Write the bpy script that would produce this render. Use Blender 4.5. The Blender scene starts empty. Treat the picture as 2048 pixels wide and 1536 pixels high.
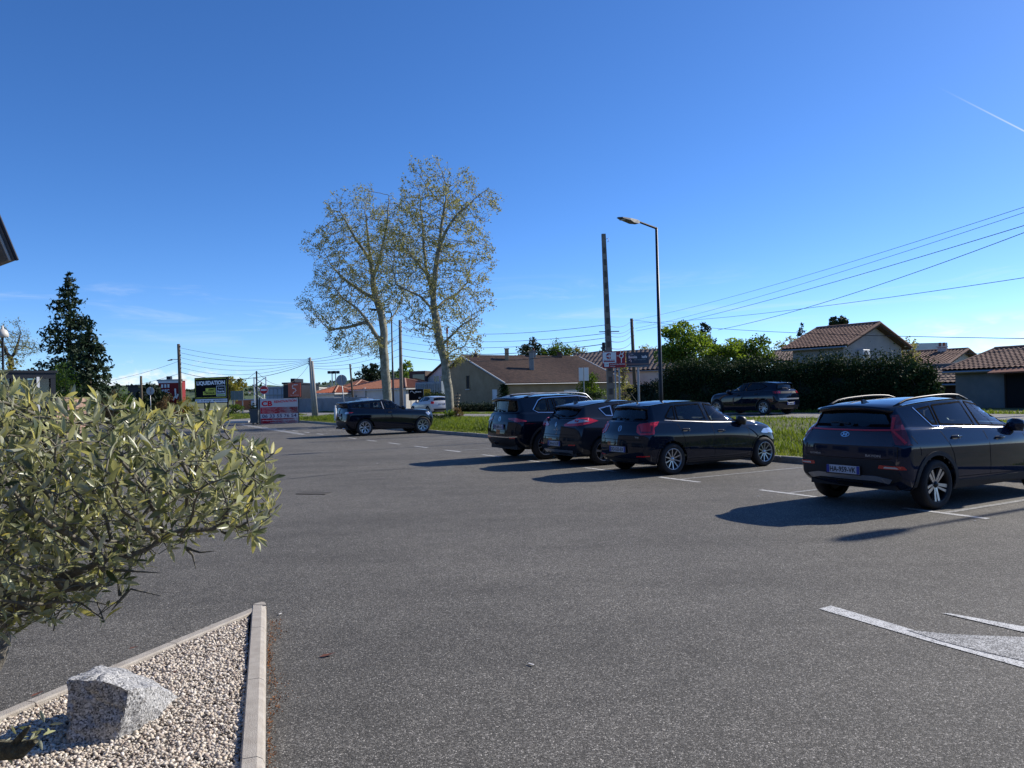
import bpy, bmesh, math, random
import numpy as np
from mathutils import Vector, Matrix
from mathutils.bvhtree import BVHTree

SC = bpy.context.scene
COL = SC.collection

# ------------------------------------------------------------------ camera
FPX = 1539.0                     # focal length in photo pixels (photo 2048 wide)
EYE = 1.65; PITCH = 0.012974; ROLL = 0.025456
cp, sp = math.cos(PITCH), math.sin(PITCH); cr, sr = math.cos(ROLL), math.sin(ROLL)
_X = Vector((1, 0, 0)); _F = Vector((0, cp, sp)); _Up = Vector((0, -sp, cp))
_R = _X * cr - _Up * sr
_U = _X * sr + _Up * cr
cam_d = bpy.data.cameras.new('camera'); cam = bpy.data.objects.new('camera', cam_d); COL.objects.link(cam)
m = Matrix((( _R.x, _U.x, -_F.x, 0), (_R.y, _U.y, -_F.y, 0), (_R.z, _U.z, -_F.z, EYE), (0, 0, 0, 1)))
cam.matrix_world = m
cam_d.sensor_fit = 'HORIZONTAL'; cam_d.sensor_width = 36.0; cam_d.lens = 36.0 * FPX / 2048
cam_d.clip_start = 0.05; cam_d.clip_end = 20000
SC.camera = cam

# ------------------------------------------------------------------ lot frame: u along the parking row, v towards the road
LA = -1.067294
OX, OY = -6.635, 31.669
UX, UY = math.cos(LA), math.sin(LA); VX, VY = -UY, UX
V_ANG = math.atan2(VY, VX)
def L(u, v, z=0.0): return Vector((OX + UX*u + VX*v, OY + UY*u + VY*v, z))
def uv_of(x, y): return ((x-OX)*UX + (y-OY)*UY, (x-OX)*VX + (y-OY)*VY)
def ray(px, py):
    x = (px-1024)/FPX; y = -(py-768)/FPX
    X = cr*x + sr*y; Y = -sr*x + cr*y
    return Vector((X, cp - Y*sp, sp + Y*cp))
def G(px, py, z=0.0):             # pixel -> point at height z
    d = ray(px, py); t = (z-EYE)/d.z
    return Vector((d.x*t, d.y*t, z))
def D(px, py, dist):              # pixel -> point at forward distance
    d = ray(px, py); t = dist/d.y
    return Vector((d.x*t, dist, EYE + d.z*t))

# ------------------------------------------------------------------ sun, sky, exposure
SUN_EL = math.radians(33.0)
SUN_AZ = math.atan2(VX, VY)       # clockwise from +Y; the sun stands over the road (+v)
sun_dir = Vector((math.sin(SUN_AZ)*math.cos(SUN_EL), math.cos(SUN_AZ)*math.cos(SUN_EL), math.sin(SUN_EL)))
sl = bpy.data.lights.new('sun', 'SUN'); sl.energy = 4.9; sl.angle = math.radians(0.55); sl.color = (1.0, 0.93, 0.82)
so = bpy.data.objects.new('sun', sl); COL.objects.link(so)
so.rotation_euler = (-sun_dir).to_track_quat('-Z', 'Y').to_euler(); so.location = (40, 30, 40)
SKY_STRENGTH = 0.15
W = bpy.data.worlds.new('World'); SC.world = W; W.use_nodes = True
def build_world():
    nt = W.node_tree; nt.nodes.clear(); N = nt.nodes.new; LK = nt.links.new
    out = N('ShaderNodeOutputWorld'); bg = N('ShaderNodeBackground'); bg.inputs['Strength'].default_value = SKY_STRENGTH
    sky = N('ShaderNodeTexSky'); sky.sky_type = 'NISHITA'; sky.sun_disc = False
    sky.sun_elevation = SUN_EL; sky.sun_rotation = SUN_AZ; sky.altitude = 1000; sky.air_density = 0.74; sky.dust_density = 0.36; sky.ozone_density = 6.0
    hs = N('ShaderNodeHueSaturation'); hs.inputs['Saturation'].default_value = 1.14; hs.inputs['Hue'].default_value = 0.505
    LK(sky.outputs[0], hs.inputs['Color'])
    tc = N('ShaderNodeTexCoord')
    sep = N('ShaderNodeSeparateXYZ'); LK(tc.outputs['Generated'], sep.inputs[0])
    def math_(op, a, b=None, c=None, clamp=False):
        n = N('ShaderNodeMath'); n.operation = op; n.use_clamp = clamp
        for i, q in enumerate((a, b, c)):
            if q is None: continue
            if isinstance(q, (int, float)): n.inputs[i].default_value = q
            else: LK(q, n.inputs[i])
        return n.outputs[0]
    def ramp(val, a, b):          # smooth 0..1 between a and b
        n = N('ShaderNodeMapRange'); n.interpolation_type = 'SMOOTHSTEP'
        LK(val, n.inputs['Value']); n.inputs['From Min'].default_value = a; n.inputs['From Max'].default_value = b
        return n.outputs[0]
    x, y, z = sep.outputs
    az = math_('ARCTAN2', x, y); el = math_('ARCSINE', z)
    def noise(sx, sy, scale, detail, rough, seed, dist=0.0):
        cmb = N('ShaderNodeCombineXYZ'); LK(math_('MULTIPLY', az, sx), cmb.inputs[0]); LK(math_('MULTIPLY', el, sy), cmb.inputs[1]); cmb.inputs[2].default_value = seed
        t = N('ShaderNodeTexNoise'); t.inputs['Scale'].default_value = scale; t.inputs['Detail'].default_value = detail; t.inputs['Roughness'].default_value = rough
        t.inputs['Distortion'].default_value = dist
        LK(cmb.outputs[0], t.inputs['Vector']); return t.outputs['Fac']
    def band(v, a, b, c, d): return math_('MULTIPLY', ramp(v, a, b), math_('SUBTRACT', 1.0, ramp(v, c, d)))
    # cumulus bank low over the horizon: bank height set by a slow noise along the azimuth
    n1 = noise(1.0, 1.9, 34, 6, 0.62, 3.7)
    top = math_('MULTIPLY', math_('ADD', math_('MULTIPLY', noise(1.0, 0.0, 9, 2, 0.5, 11.3), 0.06), 0.012), band(az, -0.56, -0.47, -0.38, -0.27))
    rel = math_('DIVIDE', el, math_('MAXIMUM', top, 0.004))
    prof = math_('SUBTRACT', 1.0, rel)
    cum = ramp(math_('ADD', math_('MULTIPLY', prof, 0.55), math_('MULTIPLY', math_('SUBTRACT', n1, 0.5), 1.5)), 0.02, 0.42)
    cum = math_('MULTIPLY', cum, ramp(el, -0.01, 0.004))
    # broken low cloud to the right
    n3 = noise(1.0, 3.4, 16, 5, 0.6, 8.1, 0.4)
    cu2 = math_('MULTIPLY', ramp(n3, 0.44, 0.66), math_('MULTIPLY', band(el, 0.015, 0.028, 0.055, 0.08), ramp(az, 0.45, 0.53)))
    # thin cirrus
    n2 = noise(1.0, 7.0, 5.0, 5, 0.66, 21.9, 0.8)
    cir = math_('MULTIPLY', ramp(n2, 0.50, 0.80), band(el, 0.05, 0.09, 0.125, 0.16))
    mask = math_('MAXIMUM', math_('MAXIMUM', math_('MULTIPLY', cum, 0.85), math_('MULTIPLY', cu2, 0.85)), math_('MULTIPLY', cir, 0.22))
    # vapour trail: thin great-circle arc
    a = ray(1872, 172).normalized(); b = ray(2060, 268).normalized()
    nrm = a.cross(b).normalized(); along = (b-a).normalized()
    def dot(vec):
        d = N('ShaderNodeVectorMath'); d.operation = 'DOT_PRODUCT'; LK(tc.outputs['Generated'], d.inputs[0]); d.inputs[1].default_value = vec; return d.outputs['Value']
    dist = math_('ABSOLUTE', dot(nrm)); s = dot(along)
    tr = math_('MULTIPLY', math_('SUBTRACT', 1.0, ramp(dist, 0.0002, 0.0011)), ramp(s, a.dot(along)-0.005, b.dot(along)+0.01))
    mask = math_('MAXIMUM', mask, math_('MULTIPLY', tr, 0.45))
    mix = N('ShaderNodeMix'); mix.data_type = 'RGBA'; LK(mask, mix.inputs['Factor']); LK(hs.outputs[0], mix.inputs[6])
    mix.inputs[7].default_value = (5.6, 5.8, 6.1, 1)
    LK(mix.outputs[2], bg.inputs['Color']); LK(bg.outputs[0], out.inputs['Surface'])
build_world()
SC.view_settings.view_transform = 'Standard'; SC.view_settings.look = 'None'; SC.view_settings.gamma = 1.0
SC.view_settings.use_curve_mapping = False; SC.view_settings.exposure = 0.28
SC.render.engine = 'CYCLES'
SC.cycles.max_bounces = 8; SC.cycles.transparent_max_bounces = 16; SC.cycles.glossy_bounces = 4; SC.cycles.diffuse_bounces = 3
SC.cycles.use_denoising = True
SC.cycles.sample_clamp_indirect = 8.0

# ------------------------------------------------------------------ helpers: materials
MATS = {}
def mat(name, col, rough=0.7, metal=0.0, var=0.0, vscale=4.0, bump=0.0, bscale=40.0, coat=0.0, spec=0.5, col2=None, trans=0.0, detail=4.0, alpha=None):
    if name in MATS: return MATS[name]
    m = bpy.data.materials.new(name); m.use_nodes = True; nt = m.node_tree; N = nt.nodes.new; LK = nt.links.new
    p = nt.nodes['Principled BSDF']; p.inputs['Roughness'].default_value = rough; p.inputs['Metallic'].default_value = metal
    p.inputs['Specular IOR Level'].default_value = spec
    p.inputs['Base Color'].default_value = (*col, 1)
    if coat: p.inputs['Coat Weight'].default_value = coat; p.inputs['Coat Roughness'].default_value = 0.03
    if var or col2 or bump:
        tc = N('ShaderNodeTexCoord')
    if var or col2:
        t = N('ShaderNodeTexNoise'); t.inputs['Scale'].default_value = vscale; t.inputs['Detail'].default_value = detail; t.inputs['Roughness'].default_value = 0.65
        LK(tc.outputs['Object'], t.inputs['Vector'])
        r = N('ShaderNodeValToRGB'); c2 = col2 if col2 else tuple(c*(1+var) for c in col); c1 = col if col2 else tuple(c*(1-var) for c in col)
        r.color_ramp.elements[0].position = 0.32; r.color_ramp.elements[1].position = 0.68
        r.color_ramp.elements[0].color = (*c1, 1); r.color_ramp.elements[1].color = (*c2, 1)
        LK(t.outputs['Fac'], r.inputs[0]); LK(r.outputs[0], p.inputs['Base Color'])
    if bump:
        t2 = N('ShaderNodeTexNoise'); t2.inputs['Scale'].default_value = bscale; t2.inputs['Detail'].default_value = 5
        LK(tc.outputs['Object'], t2.inputs['Vector'])
        b = N('ShaderNodeBump'); b.inputs['Strength'].default_value = bump; b.inputs['Distance'].default_value = 0.02
        LK(t2.outputs['Fac'], b.inputs['Height']); LK(b.outputs[0], p.inputs['Normal'])
    MATS[name] = m; return m

def leaf_mat(name, c1, c2, trans=0.45, rough=0.5, back=None, spec=0.2, objrand=False):
    if name in MATS: return MATS[name]
    m = bpy.data.materials.new(name); m.use_nodes = True; nt = m.node_tree; N = nt.nodes.new; LK = nt.links.new
    p = nt.nodes['Principled BSDF']; p.inputs['Roughness'].default_value = rough; p.inputs['Specular IOR Level'].default_value = spec; out = nt.nodes['Material Output']
    g = N('ShaderNodeNewGeometry'); r = N('ShaderNodeValToRGB')
    r.color_ramp.elements[0].color = (*c1, 1); r.color_ramp.elements[1].color = (*c2, 1)
    if objrand:
        oi = N('ShaderNodeObjectInfo'); ad = N('ShaderNodeMath'); ad.operation = 'ADD'; fr = N('ShaderNodeMath'); fr.operation = 'FRACT'
        LK(g.outputs['Random Per Island'], ad.inputs[0]); LK(oi.outputs['Random'], ad.inputs[1]); LK(ad.outputs[0], fr.inputs[0]); LK(fr.outputs[0], r.inputs[0])
    else: LK(g.outputs['Random Per Island'], r.inputs[0])
    col = r.outputs[0]
    if back:
        mx = N('ShaderNodeMix'); mx.data_type = 'RGBA'; LK(g.outputs['Backfacing'], mx.inputs['Factor']); LK(col, mx.inputs[6]); mx.inputs[7].default_value = (*back, 1); col = mx.outputs[2]
    LK(col, p.inputs['Base Color'])
    tr = N('ShaderNodeBsdfTranslucent'); hs = N('ShaderNodeHueSaturation'); hs.inputs['Saturation'].default_value = 1.15; hs.inputs['Value'].default_value = 1.5; hs.inputs['Hue'].default_value = 0.485
    LK(r.outputs[0], hs.inputs['Color']); LK(hs.outputs[0], tr.inputs['Color'])
    ms = N('ShaderNodeMixShader'); ms.inputs[0].default_value = trans
    LK(p.outputs[0], ms.inputs[1]); LK(tr.outputs[0], ms.inputs[2]); LK(ms.outputs[0], out.inputs['Surface'])
    MATS[name] = m; return m

# ------------------------------------------------------------------ helpers: meshes and objects
def link(o, parent=None):
    COL.objects.link(o)
    if parent is not None: o.parent = parent
    return o
def meshdata(name, verts, faces, mats, smooth=False, matidx=None):
    me = bpy.data.meshes.new(name)
    if isinstance(verts, np.ndarray): verts = verts.tolist()
    if isinstance(faces, np.ndarray): faces = faces.tolist()
    me.from_pydata(verts, [], faces)
    for q in (mats if isinstance(mats, (list, tuple)) else [mats]): me.materials.append(q)
    if matidx is not None: me.polygons.foreach_set('material_index', list(matidx))
    if smooth: me.polygons.foreach_set('use_smooth', [True]*len(me.polygons))
    me.update(); return me
def mobj(name, verts, faces, mats, parent=None, smooth=False, matidx=None):
    return link(bpy.data.objects.new(name, meshdata(name, verts, faces, mats, smooth, matidx)), parent)
def fast_mesh(name, V, F, mats, smooth=False):    # V (n,3), F (m,k) numpy, constant k
    me = bpy.data.meshes.new(name); n, k = F.shape
    me.vertices.add(len(V)); me.vertices.foreach_set('co', np.asarray(V, np.float32).ravel())
    me.loops.add(n*k); me.loops.foreach_set('vertex_index', F.astype(np.int32).ravel())
    me.polygons.add(n); me.polygons.foreach_set('loop_start', np.arange(0, n*k, k, dtype=np.int32)); me.polygons.foreach_set('loop_total', np.full(n, k, np.int32))
    if smooth: me.polygons.foreach_set('use_smooth', np.ones(n, bool))
    for q in (mats if isinstance(mats, (list, tuple)) else [mats]): me.materials.append(q)
    me.update(calc_edges=True); me.validate(); return me
def tag(o, label, cat, group=None, kind=None):
    if label: o['label'] = label
    if cat: o['category'] = cat
    if group: o['group'] = group
    if kind: o['kind'] = kind
    return o
def thing(name, label, cat, loc=(0, 0, 0), rotz=0.0, group=None):
    o = bpy.data.objects.new(name, None); o.empty_display_size = 0.2; COL.objects.link(o)
    o.location = loc; o.rotation_euler = (0, 0, rotz); tag(o, label, cat, group); return o
def struct(o): o['kind'] = 'structure'; return o
def copy_tree(o, parent=None):
    c = o.copy(); COL.objects.link(c); c.parent = parent
    for ch in list(o.children): copy_tree(ch, c)
    return c

class MB:
    def __init__(s): s.v = []; s.f = []
    def add(s, vs, fs):
        n = len(s.v); s.v += [tuple(q) for q in vs]; s.f += [tuple(i+n for i in f) for f in fs]; return s
    def box(s, c, size, rz=0.0, M=None):
        hx, hy, hz = size[0]/2, size[1]/2, size[2]/2
        R = M if M is not None else Matrix.Rotation(rz, 3, 'Z')
        vs = [Vector(c) + R @ Vector((a*hx, b*hy, d*hz)) for a in (-1, 1) for b in (-1, 1) for d in (-1, 1)]
        return s.add(vs, [(0, 1, 3, 2), (4, 6, 7, 5), (0, 4, 5, 1), (2, 3, 7, 6), (0, 2, 6, 4), (1, 5, 7, 3)])
    def bbox(s, c, size, b=0.01, rz=0.0):          # box with chamfered edges
        hx, hy, hz = [q/2 for q in size]; b = min(b, hx*.9, hy*.9, hz*.9); R = Matrix.Rotation(rz, 3, 'Z'); pts = []
        for sx in (-1, 1):
            for sy in (-1, 1):
                for sz in (-1, 1):
                    pts += [(sx*hx, sy*(hy-b), sz*(hz-b)), (sx*(hx-b), sy*hy, sz*(hz-b)), (sx*(hx-b), sy*(hy-b), sz*hz)]
        bm = bmesh.new()
        for q in pts: bm.verts.new(Vector(c) + R @ Vector(q))
        bmesh.ops.convex_hull(bm, input=bm.verts); bm.verts.index_update()
        s.add([v.co for v in bm.verts], [[v.index for v in f.verts] for f in bm.faces]); bm.free(); return s
    def tube(s, path, radii, n=8, caps=True):
        path = [Vector(p) for p in path]
        if isinstance(radii, (int, float)): radii = [radii]*len(path)
        rings = []; prev = None
        for i, p in enumerate(path):
            t = (path[min(i+1, len(path)-1)] - path[max(i-1, 0)])
            if t.length < 1e-9: t = Vector((0, 0, 1))
            t.normalize()
            if prev is None:
                a = Vector((0, 0, 1)) if abs(t.z) < 0.9 else Vector((1, 0, 0))
                e = t.cross(a).normalized()
            else: e = (prev - t*prev.dot(t)); e = e.normalized() if e.length > 1e-6 else t.orthogonal().normalized()
            prev = e; g = t.cross(e)
            rings.append([p + (e*math.cos(2*math.pi*k/n) + g*math.sin(2*math.pi*k/n))*radii[i] for k in range(n)])
        vs = [q for r in rings for q in r]; fs = []
        for i in range(len(path)-1):
            for k in range(n): fs.append((i*n+k, i*n+(k+1) % n, (i+1)*n+(k+1) % n, (i+1)*n+k))
        if caps: fs.append(tuple(range(n-1, -1, -1))); fs.append(tuple((len(path)-1)*n+k for k in range(n)))
        return s.add(vs, fs)
    def cyl(s, p0, p1, r0, r1=None, n=12): return s.tube([p0, p1], [r0, r0 if r1 is None else r1], n)
    def lathe(s, prof, n=32, axis='z', c=(0, 0, 0), close=False):   # prof: (r, h)
        vs = []
        for (r, hh) in prof:
            for k in range(n):
                a = 2*math.pi*k/n; x, y = r*math.cos(a), r*math.sin(a)
                vs.append({'z': (x, y, hh), 'y': (x, hh, y), 'x': (hh, x, y)}[axis])
        vs = [(v[0]+c[0], v[1]+c[1], v[2]+c[2]) for v in vs]; fs = []; m_ = len(prof)
        for i in range(m_ if close else m_-1):
            j = (i+1) % m_
            for k in range(n): fs.append((i*n+k, i*n+(k+1) % n, j*n+(k+1) % n, j*n+k))
        return s.add(vs, fs)
    def prism(s, poly3, off):                       # planar polygon (3d points) extruded by vector off
        n = len(poly3); off = Vector(off); a = [Vector(p) for p in poly3]; b = [p+off for p in a]
        return s.add(a+b, [tuple(range(n-1, -1, -1)), tuple(range(n, 2*n))] + [(i, (i+1) % n, n+(i+1) % n, n+i) for i in range(n)])
    def build(s, name, m_, parent=None, smooth=False):
        return mobj(name, s.v, s.f, m_, parent, smooth)

def rnd_poly(poly, r, n=4):                          # round the corners of a 2-d polygon
    out = []; N_ = len(poly)
    for i in range(N_):
        p = np.array(poly[i], float); a = np.array(poly[i-1], float); b = np.array(poly[(i+1) % N_], float)
        da, db = a-p, b-p; la, lb = np.linalg.norm(da), np.linalg.norm(db); k = min(r, la*.45, lb*.45)
        if k < 1e-4: out.append(tuple(p)); continue
        A = p+da/la*k; B = p+db/lb*k
        for j in range(n+1):
            t = j/n; out.append(tuple((1-t)**2*A + 2*t*(1-t)*p + t*t*B))
    return out

_txt_cache = {}
def text_mesh(s, bold=0.0):                          # flat lettering as mesh data in the xy plane: unit height ~1, left aligned
    key = (s, bold)
    if key in _txt_cache: return _txt_cache[key]
    c = bpy.data.curves.new('t', 'FONT'); c.body = s; c.size = 1.0; c.fill_mode = 'FRONT'; c.offset = bold; c.resolution_u = 3
    o = bpy.data.objects.new('t', c); COL.objects.link(o)
    dg = bpy.context.evaluated_depsgraph_get(); me = o.evaluated_get(dg).to_mesh()
    vs = np.array([v.co[:] for v in me.vertices]) if len(me.vertices) else np.zeros((0, 3)); fs = [tuple(p.vertices) for p in me.polygons]
    o.evaluated_get(dg).to_mesh_clear(); bpy.data.objects.remove(o); bpy.data.curves.remove(c)
    _txt_cache[key] = (vs, fs); return vs, fs
def text_obj(name, s, origin, ex, ey, width, height, m_, parent=None, bold=0.0, lift=0.004, thick=0.0, slant=0.0, rise=0.0):
    """lettering stretched to fill width x height; origin = lower left corner, ex/ey unit axes of the panel"""
    vs, fs = text_mesh(s, bold)
    if len(vs) == 0: return None
    mn, mx = vs[:, :2].min(0), vs[:, :2].max(0); sc = (vs[:, :2]-mn)/np.maximum(mx-mn, 1e-6)
    ex, ey = Vector(ex), Vector(ey); nn = ex.cross(ey).normalized(); o = Vector(origin) + nn*lift
    pts = [o + ex*(q[0]*width + slant*q[1]*height) + ey*(q[1]*height + rise*q[0]*width) for q in sc]
    return mobj(name, pts, fs, m_, parent)
# ------------------------------------------------------------------ terrain and road levels
def zr(u): return float(np.interp(u, [-100, -56, -33, -11, 5, 40], [0.02, .08, .15, .3, .48, .5]))
def vn(u): return 12.9 + .094*max(-38.0, min(u, 60))
def vf(u): return vn(u) + 4.9
def sstep(t): t = max(0., min(1., t)); return t*t*(3-2*t)
def zt(u, v):
    a = zr(u) - .03
    if v <= 3.95: 
        return -.03
    if v < vn(u): return .07 + (a-.07)*sstep((v-5.0)/(vn(u)-5.5)) + .04*math.sin(u*.9+v*1.3)*sstep((v-4.2)/2)*sstep((vn(u)-v)/2)
    return a
def make_asphalt(name, c1, c2, stone, scale=190.0, patch=0.5, rough=0.8):
    m = bpy.data.materials.new(name); m.use_nodes = True; nt = m.node_tree; N = nt.nodes.new; LK = nt.links.new
    p = nt.nodes['Principled BSDF']; tc = N('ShaderNodeTexCoord'); p.inputs['Roughness'].default_value = rough; p.inputs['Specular IOR Level'].default_value = 0.28
    def noise(s, d, r=.6):
        t = N('ShaderNodeTexNoise'); t.inputs['Scale'].default_value = s; t.inputs['Detail'].default_value = d; t.inputs['Roughness'].default_value = r; LK(tc.outputs['Object'], t.inputs['Vector']); return t.outputs['Fac']
    def rampn(f, pos, cols):
        r = N('ShaderNodeValToRGB'); e = r.color_ramp.elements
        while len(e) < len(pos): e.new(.5)
        for i, (a, c) in enumerate(zip(pos, cols)): e[i].position = a; e[i].color = (*c, 1)
        LK(f, r.inputs[0]); return r.outputs[0]
    def mixc(f, a, b, blend='MIX'):
        mx = N('ShaderNodeMix'); mx.data_type = 'RGBA'; mx.blend_type = blend
        if isinstance(f, float): mx.inputs['Factor'].default_value = f
        else: LK(f, mx.inputs['Factor'])
        LK(a, mx.inputs[6]); LK(b, mx.inputs[7]); return mx.outputs[2]
    vor = N('ShaderNodeTexVoronoi'); vor.inputs['Scale'].default_value = scale; LK(tc.outputs['Object'], vor.inputs['Vector'])
    sepc = N('ShaderNodeSeparateColor'); LK(vor.outputs['Color'], sepc.inputs[0])
    stones = rampn(sepc.outputs[0], [0.0, .45, .8, .97, 1.0], [tuple(c*.55 for c in c1), c1, c2, stone, tuple(min(.9, c*1.7) for c in stone)])
    g1 = rampn(noise(scale*1.7, 2), [.3, .7], [(.62,)*3, (1.3,)*3])
    col = mixc(1.0, stones, g1, 'MULTIPLY')
    g2 = rampn(noise(.22, 6, .6), [.30, .5, .72], [(1-patch*.55,)*3, (1.0,)*3, (1+patch*.5, 1+patch*.48, 1+patch*.45)])
    col = mixc(1.0, col, g2, 'MULTIPLY')
    g3 = rampn(noise(3.0, 6, .7), [.3, .7], [(.86,)*3, (1.12,)*3])
    col = mixc(1.0, col, g3, 'MULTIPLY')
    g4 = rampn(noise(1.1, 3, .5), [.66, .76], [(1,)*3, (.88, .88, .885)])      # oil and damp spots
    col = mixc(1.0, col, g4, 'MULTIPLY')
    mp = N('ShaderNodeMapping'); mp.inputs['Rotation'].default_value = (0, 0, -LA); mp.inputs['Scale'].default_value = (.10, 1.0, 1.0); LK(tc.outputs['Object'], mp.inputs['Vector'])
    tn = N('ShaderNodeTexNoise'); tn.inputs['Scale'].default_value = 1.3; tn.inputs['Detail'].default_value = 5; tn.inputs['Roughness'].default_value = .6; LK(mp.outputs[0], tn.inputs['Vector'])
    col = mixc(1.0, col, rampn(tn.outputs['Fac'], [.32, .5, .68], [(.86,)*3, (1.0,)*3, (1.08,)*3]), 'MULTIPLY')      # wheel tracks along the aisle
    LK(col, p.inputs['Base Color'])
    b = N('ShaderNodeBump'); b.inputs['Strength'].default_value = 0.55; b.inputs['Distance'].default_value = 0.006
    LK(vor.outputs['Distance'], b.inputs['Height']); b.invert = True; LK(b.outputs[0], p.inputs['Normal'])
    MATS[name] = m; return m
ASPH = make_asphalt('asphalt', (.094, .088, .076), (.166, .156, .136), (.32, .30, .265), scale=152.0, patch=.42)
ROAD = make_asphalt('road_asphalt', (.22, .21, .19), (.29, .275, .25), (.38, .36, .33), 120, .3)
SOIL = mat('verge_soil', (.075, .095, .022), .95, var=.0, col2=(.14, .13, .05), vscale=1.7, bump=.4, bscale=30)

def terrain():
    us = np.concatenate([-np.geomspace(140, 9000, 14)[::-1], np.arange(-130, 71, 2.0), np.geomspace(80, 9000, 14)])
    vs = np.concatenate([-np.geomspace(40, 9000, 12)[::-1], np.arange(-30, 3.5, 5.0), [3.94, 4.02], np.arange(4.5, 22.5, .5), np.geomspace(25, 9000, 16)])
    P = [];
    for v in vs:
        for u in us:
            q = L(u, v); 
            P.append((q.x, q.y, zt(u, v) if abs(u) < 8000 else 0.0))
    n = len(us); F = [(j*n+i, j*n+i+1, (j+1)*n+i+1, (j+1)*n+i) for j in range(len(vs)-1) for i in range(n-1)]
    o = mobj('ground', P, F, SOIL, smooth=True); struct(o)
terrain()
def sheet(name, pts, z, m_, parent=None):             # flat polygon sheet; pts are xy or (u,v) vectors already in world
    return mobj(name, [(p[0], p[1], z if not callable(z) else z(p)) for p in pts], [tuple(range(len(pts)))], m_, parent)
# parking lot surface
lot_uv = [(-41, 1.8), (-40, -60), (90, -60), (90, 3.9), (-24.6, 3.9), (-29.5, 1.6), (-31.2, .2)]
bm = bmesh.new(); 
f = bm.faces.new([bm.verts.new(L(*q, 0.0)) for q in lot_uv]); bmesh.ops.triangulate(bm, faces=[f])
bmesh.ops.recalc_face_normals(bm, faces=bm.faces)
if sum(f.normal.z for f in bm.faces) < 0: bmesh.ops.reverse_faces(bm, faces=bm.faces)
me = bpy.data.meshes.new('parking_lot'); bm.to_mesh(me); bm.free(); me.materials.append(ASPH); struct(link(bpy.data.objects.new('parking_lot', me)))
# road
def strip_uv(name, ua, ub, fa, fb, m_, dz, step=3.0, parent=None):
    us = np.arange(ua, ub+.01, step); P = []; F = []
    for u in us:
        a, b = fa(u), fb(u); P += [L(u, a, zr(u)+dz), L(u, b, zr(u)+dz)]
    for i in range(len(us)-1): F.append((2*i, 2*i+2, 2*i+3, 2*i+1))
    return mobj(name, P, F, m_, parent)
struct(strip_uv('road', -400, 150, vn, vf, ROAD, 0.0))
# exit from the lot up to the road
P = []; F = []
for i, t in enumerate(np.linspace(0, 1, 7)):
    for (ua, ub) in ((-42, -30.8),):
        va, vb = 0.1, vn(-36)+.02
        P += [L(-41-2*t, va+(vb-va)*t, .004+(zr(-36)+.006-.004)*sstep(t)), L(-31.0-1.0*t, va+(vb-va)*t, .004+(zr(-36)+.006-.004)*sstep(t))]
for i in range(6): F.append((2*i, 2*i+1, 2*i+3, 2*i+2))
struct(mobj('exit_lane', P, F, ROAD))

# ------------------------------------------------------------------ painted markings (worn)
def paint_mat(name, wear, c=(.62, .62, .60), sc=9.0, under=(.10, .10, .10)):
    m = bpy.data.materials.new(name); m.use_nodes = True; nt = m.node_tree; N = nt.nodes.new; LK = nt.links.new
    p = nt.nodes['Principled BSDF']; p.inputs['Roughness'].default_value = .75; tc = N('ShaderNodeTexCoord')
    t = N('ShaderNodeTexNoise'); t.inputs['Scale'].default_value = sc; t.inputs['Detail'].default_value = 8; t.inputs['Roughness'].default_value = .8; LK(tc.outputs['Object'], t.inputs['Vector'])
    v = N('ShaderNodeTexVoronoi'); v.inputs['Scale'].default_value = 190; LK(tc.outputs['Object'], v.inputs['Vector'])
    s = N('ShaderNodeSeparateColor'); LK(v.outputs['Color'], s.inputs[0])
    ad = N('ShaderNodeMath'); ad.operation = 'MULTIPLY_ADD'; LK(s.outputs[0], ad.inputs[0]); ad.inputs[1].default_value = .45; LK(t.outputs['Fac'], ad.inputs[2])
    r = N('ShaderNodeValToRGB'); r.color_ramp.elements[0].position = wear-.06; r.color_ramp.elements[1].position = wear+.06
    r.color_ramp.elements[0].color = (*under, 1); r.color_ramp.elements[1].color = (*c, 1)
    LK(ad.outputs[0], r.inputs[0]); LK(r.outputs[0], p.inputs['Base Color']); MATS[name] = m; return m
PAINT = paint_mat('worn_white_paint', .66); PAINT2 = paint_mat('scuffed_white_paint', .62); PAINT3 = paint_mat('faded_white_paint', .76, (.42, .42, .40))
def quad_uv(mb, u0, v0, u1, v1, w, z=.004):            # line from (u0,v0) to (u1,v1)
    du, dv = u1-u0, v1-v0; l = math.hypot(du, dv); nu, nv = -dv/l*w/2, du/l*w/2
    P = [L(u0+nu, v0+nv, z), L(u0-nu, v0-nv, z), L(u1-nu, v1-nv, z), L(u1+nu, v1+nv, z)]
    n = len(mb.v); mb.v += [tuple(p) for p in P]; mb.f.append((n, n+1, n+2, n+3))
for k in range(-7, 14):
    mb = MB(); u = 2.5*k
    quad_uv(mb, u-.55, 0, u+.55, 0, .10)
    mk = struct(mb.build('bay_marking', PAINT)); 
    mb = MB(); quad_uv(mb, u, .06, u, 3.8, .09, .005); mb.build('bay_line', PAINT3, mk)
def ground_poly(name, px, z, m_, parent=None):
    P = [G(x, y, z) for (x, y) in px]
    o = mobj(name, P, [tuple(range(len(P)))], m_, parent)
    if o.data.polygons[0].normal.z < 0: o.data.flip_normals()
    return o
fm = struct(ground_poly('painted_line', [(1638, 1217.5), (1662, 1211), (1795, 1250), (1880, 1276), (2100, 1334), (2100, 1350), (1860, 1283)], .004, PAINT2))
ground_poly('painted_stripe', [(1884, 1226), (1900, 1226.5), (2100, 1262), (2100, 1276)], .005, PAINT2, fm)
ground_poly('painted_smudge', [(1812, 1259), (1900, 1268), (2100, 1276), (2100, 1333), (1965, 1303), (1880, 1281)], .007, paint_mat('smudged_paint', .78, (.55, .55, .53), 7), fm)
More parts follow.
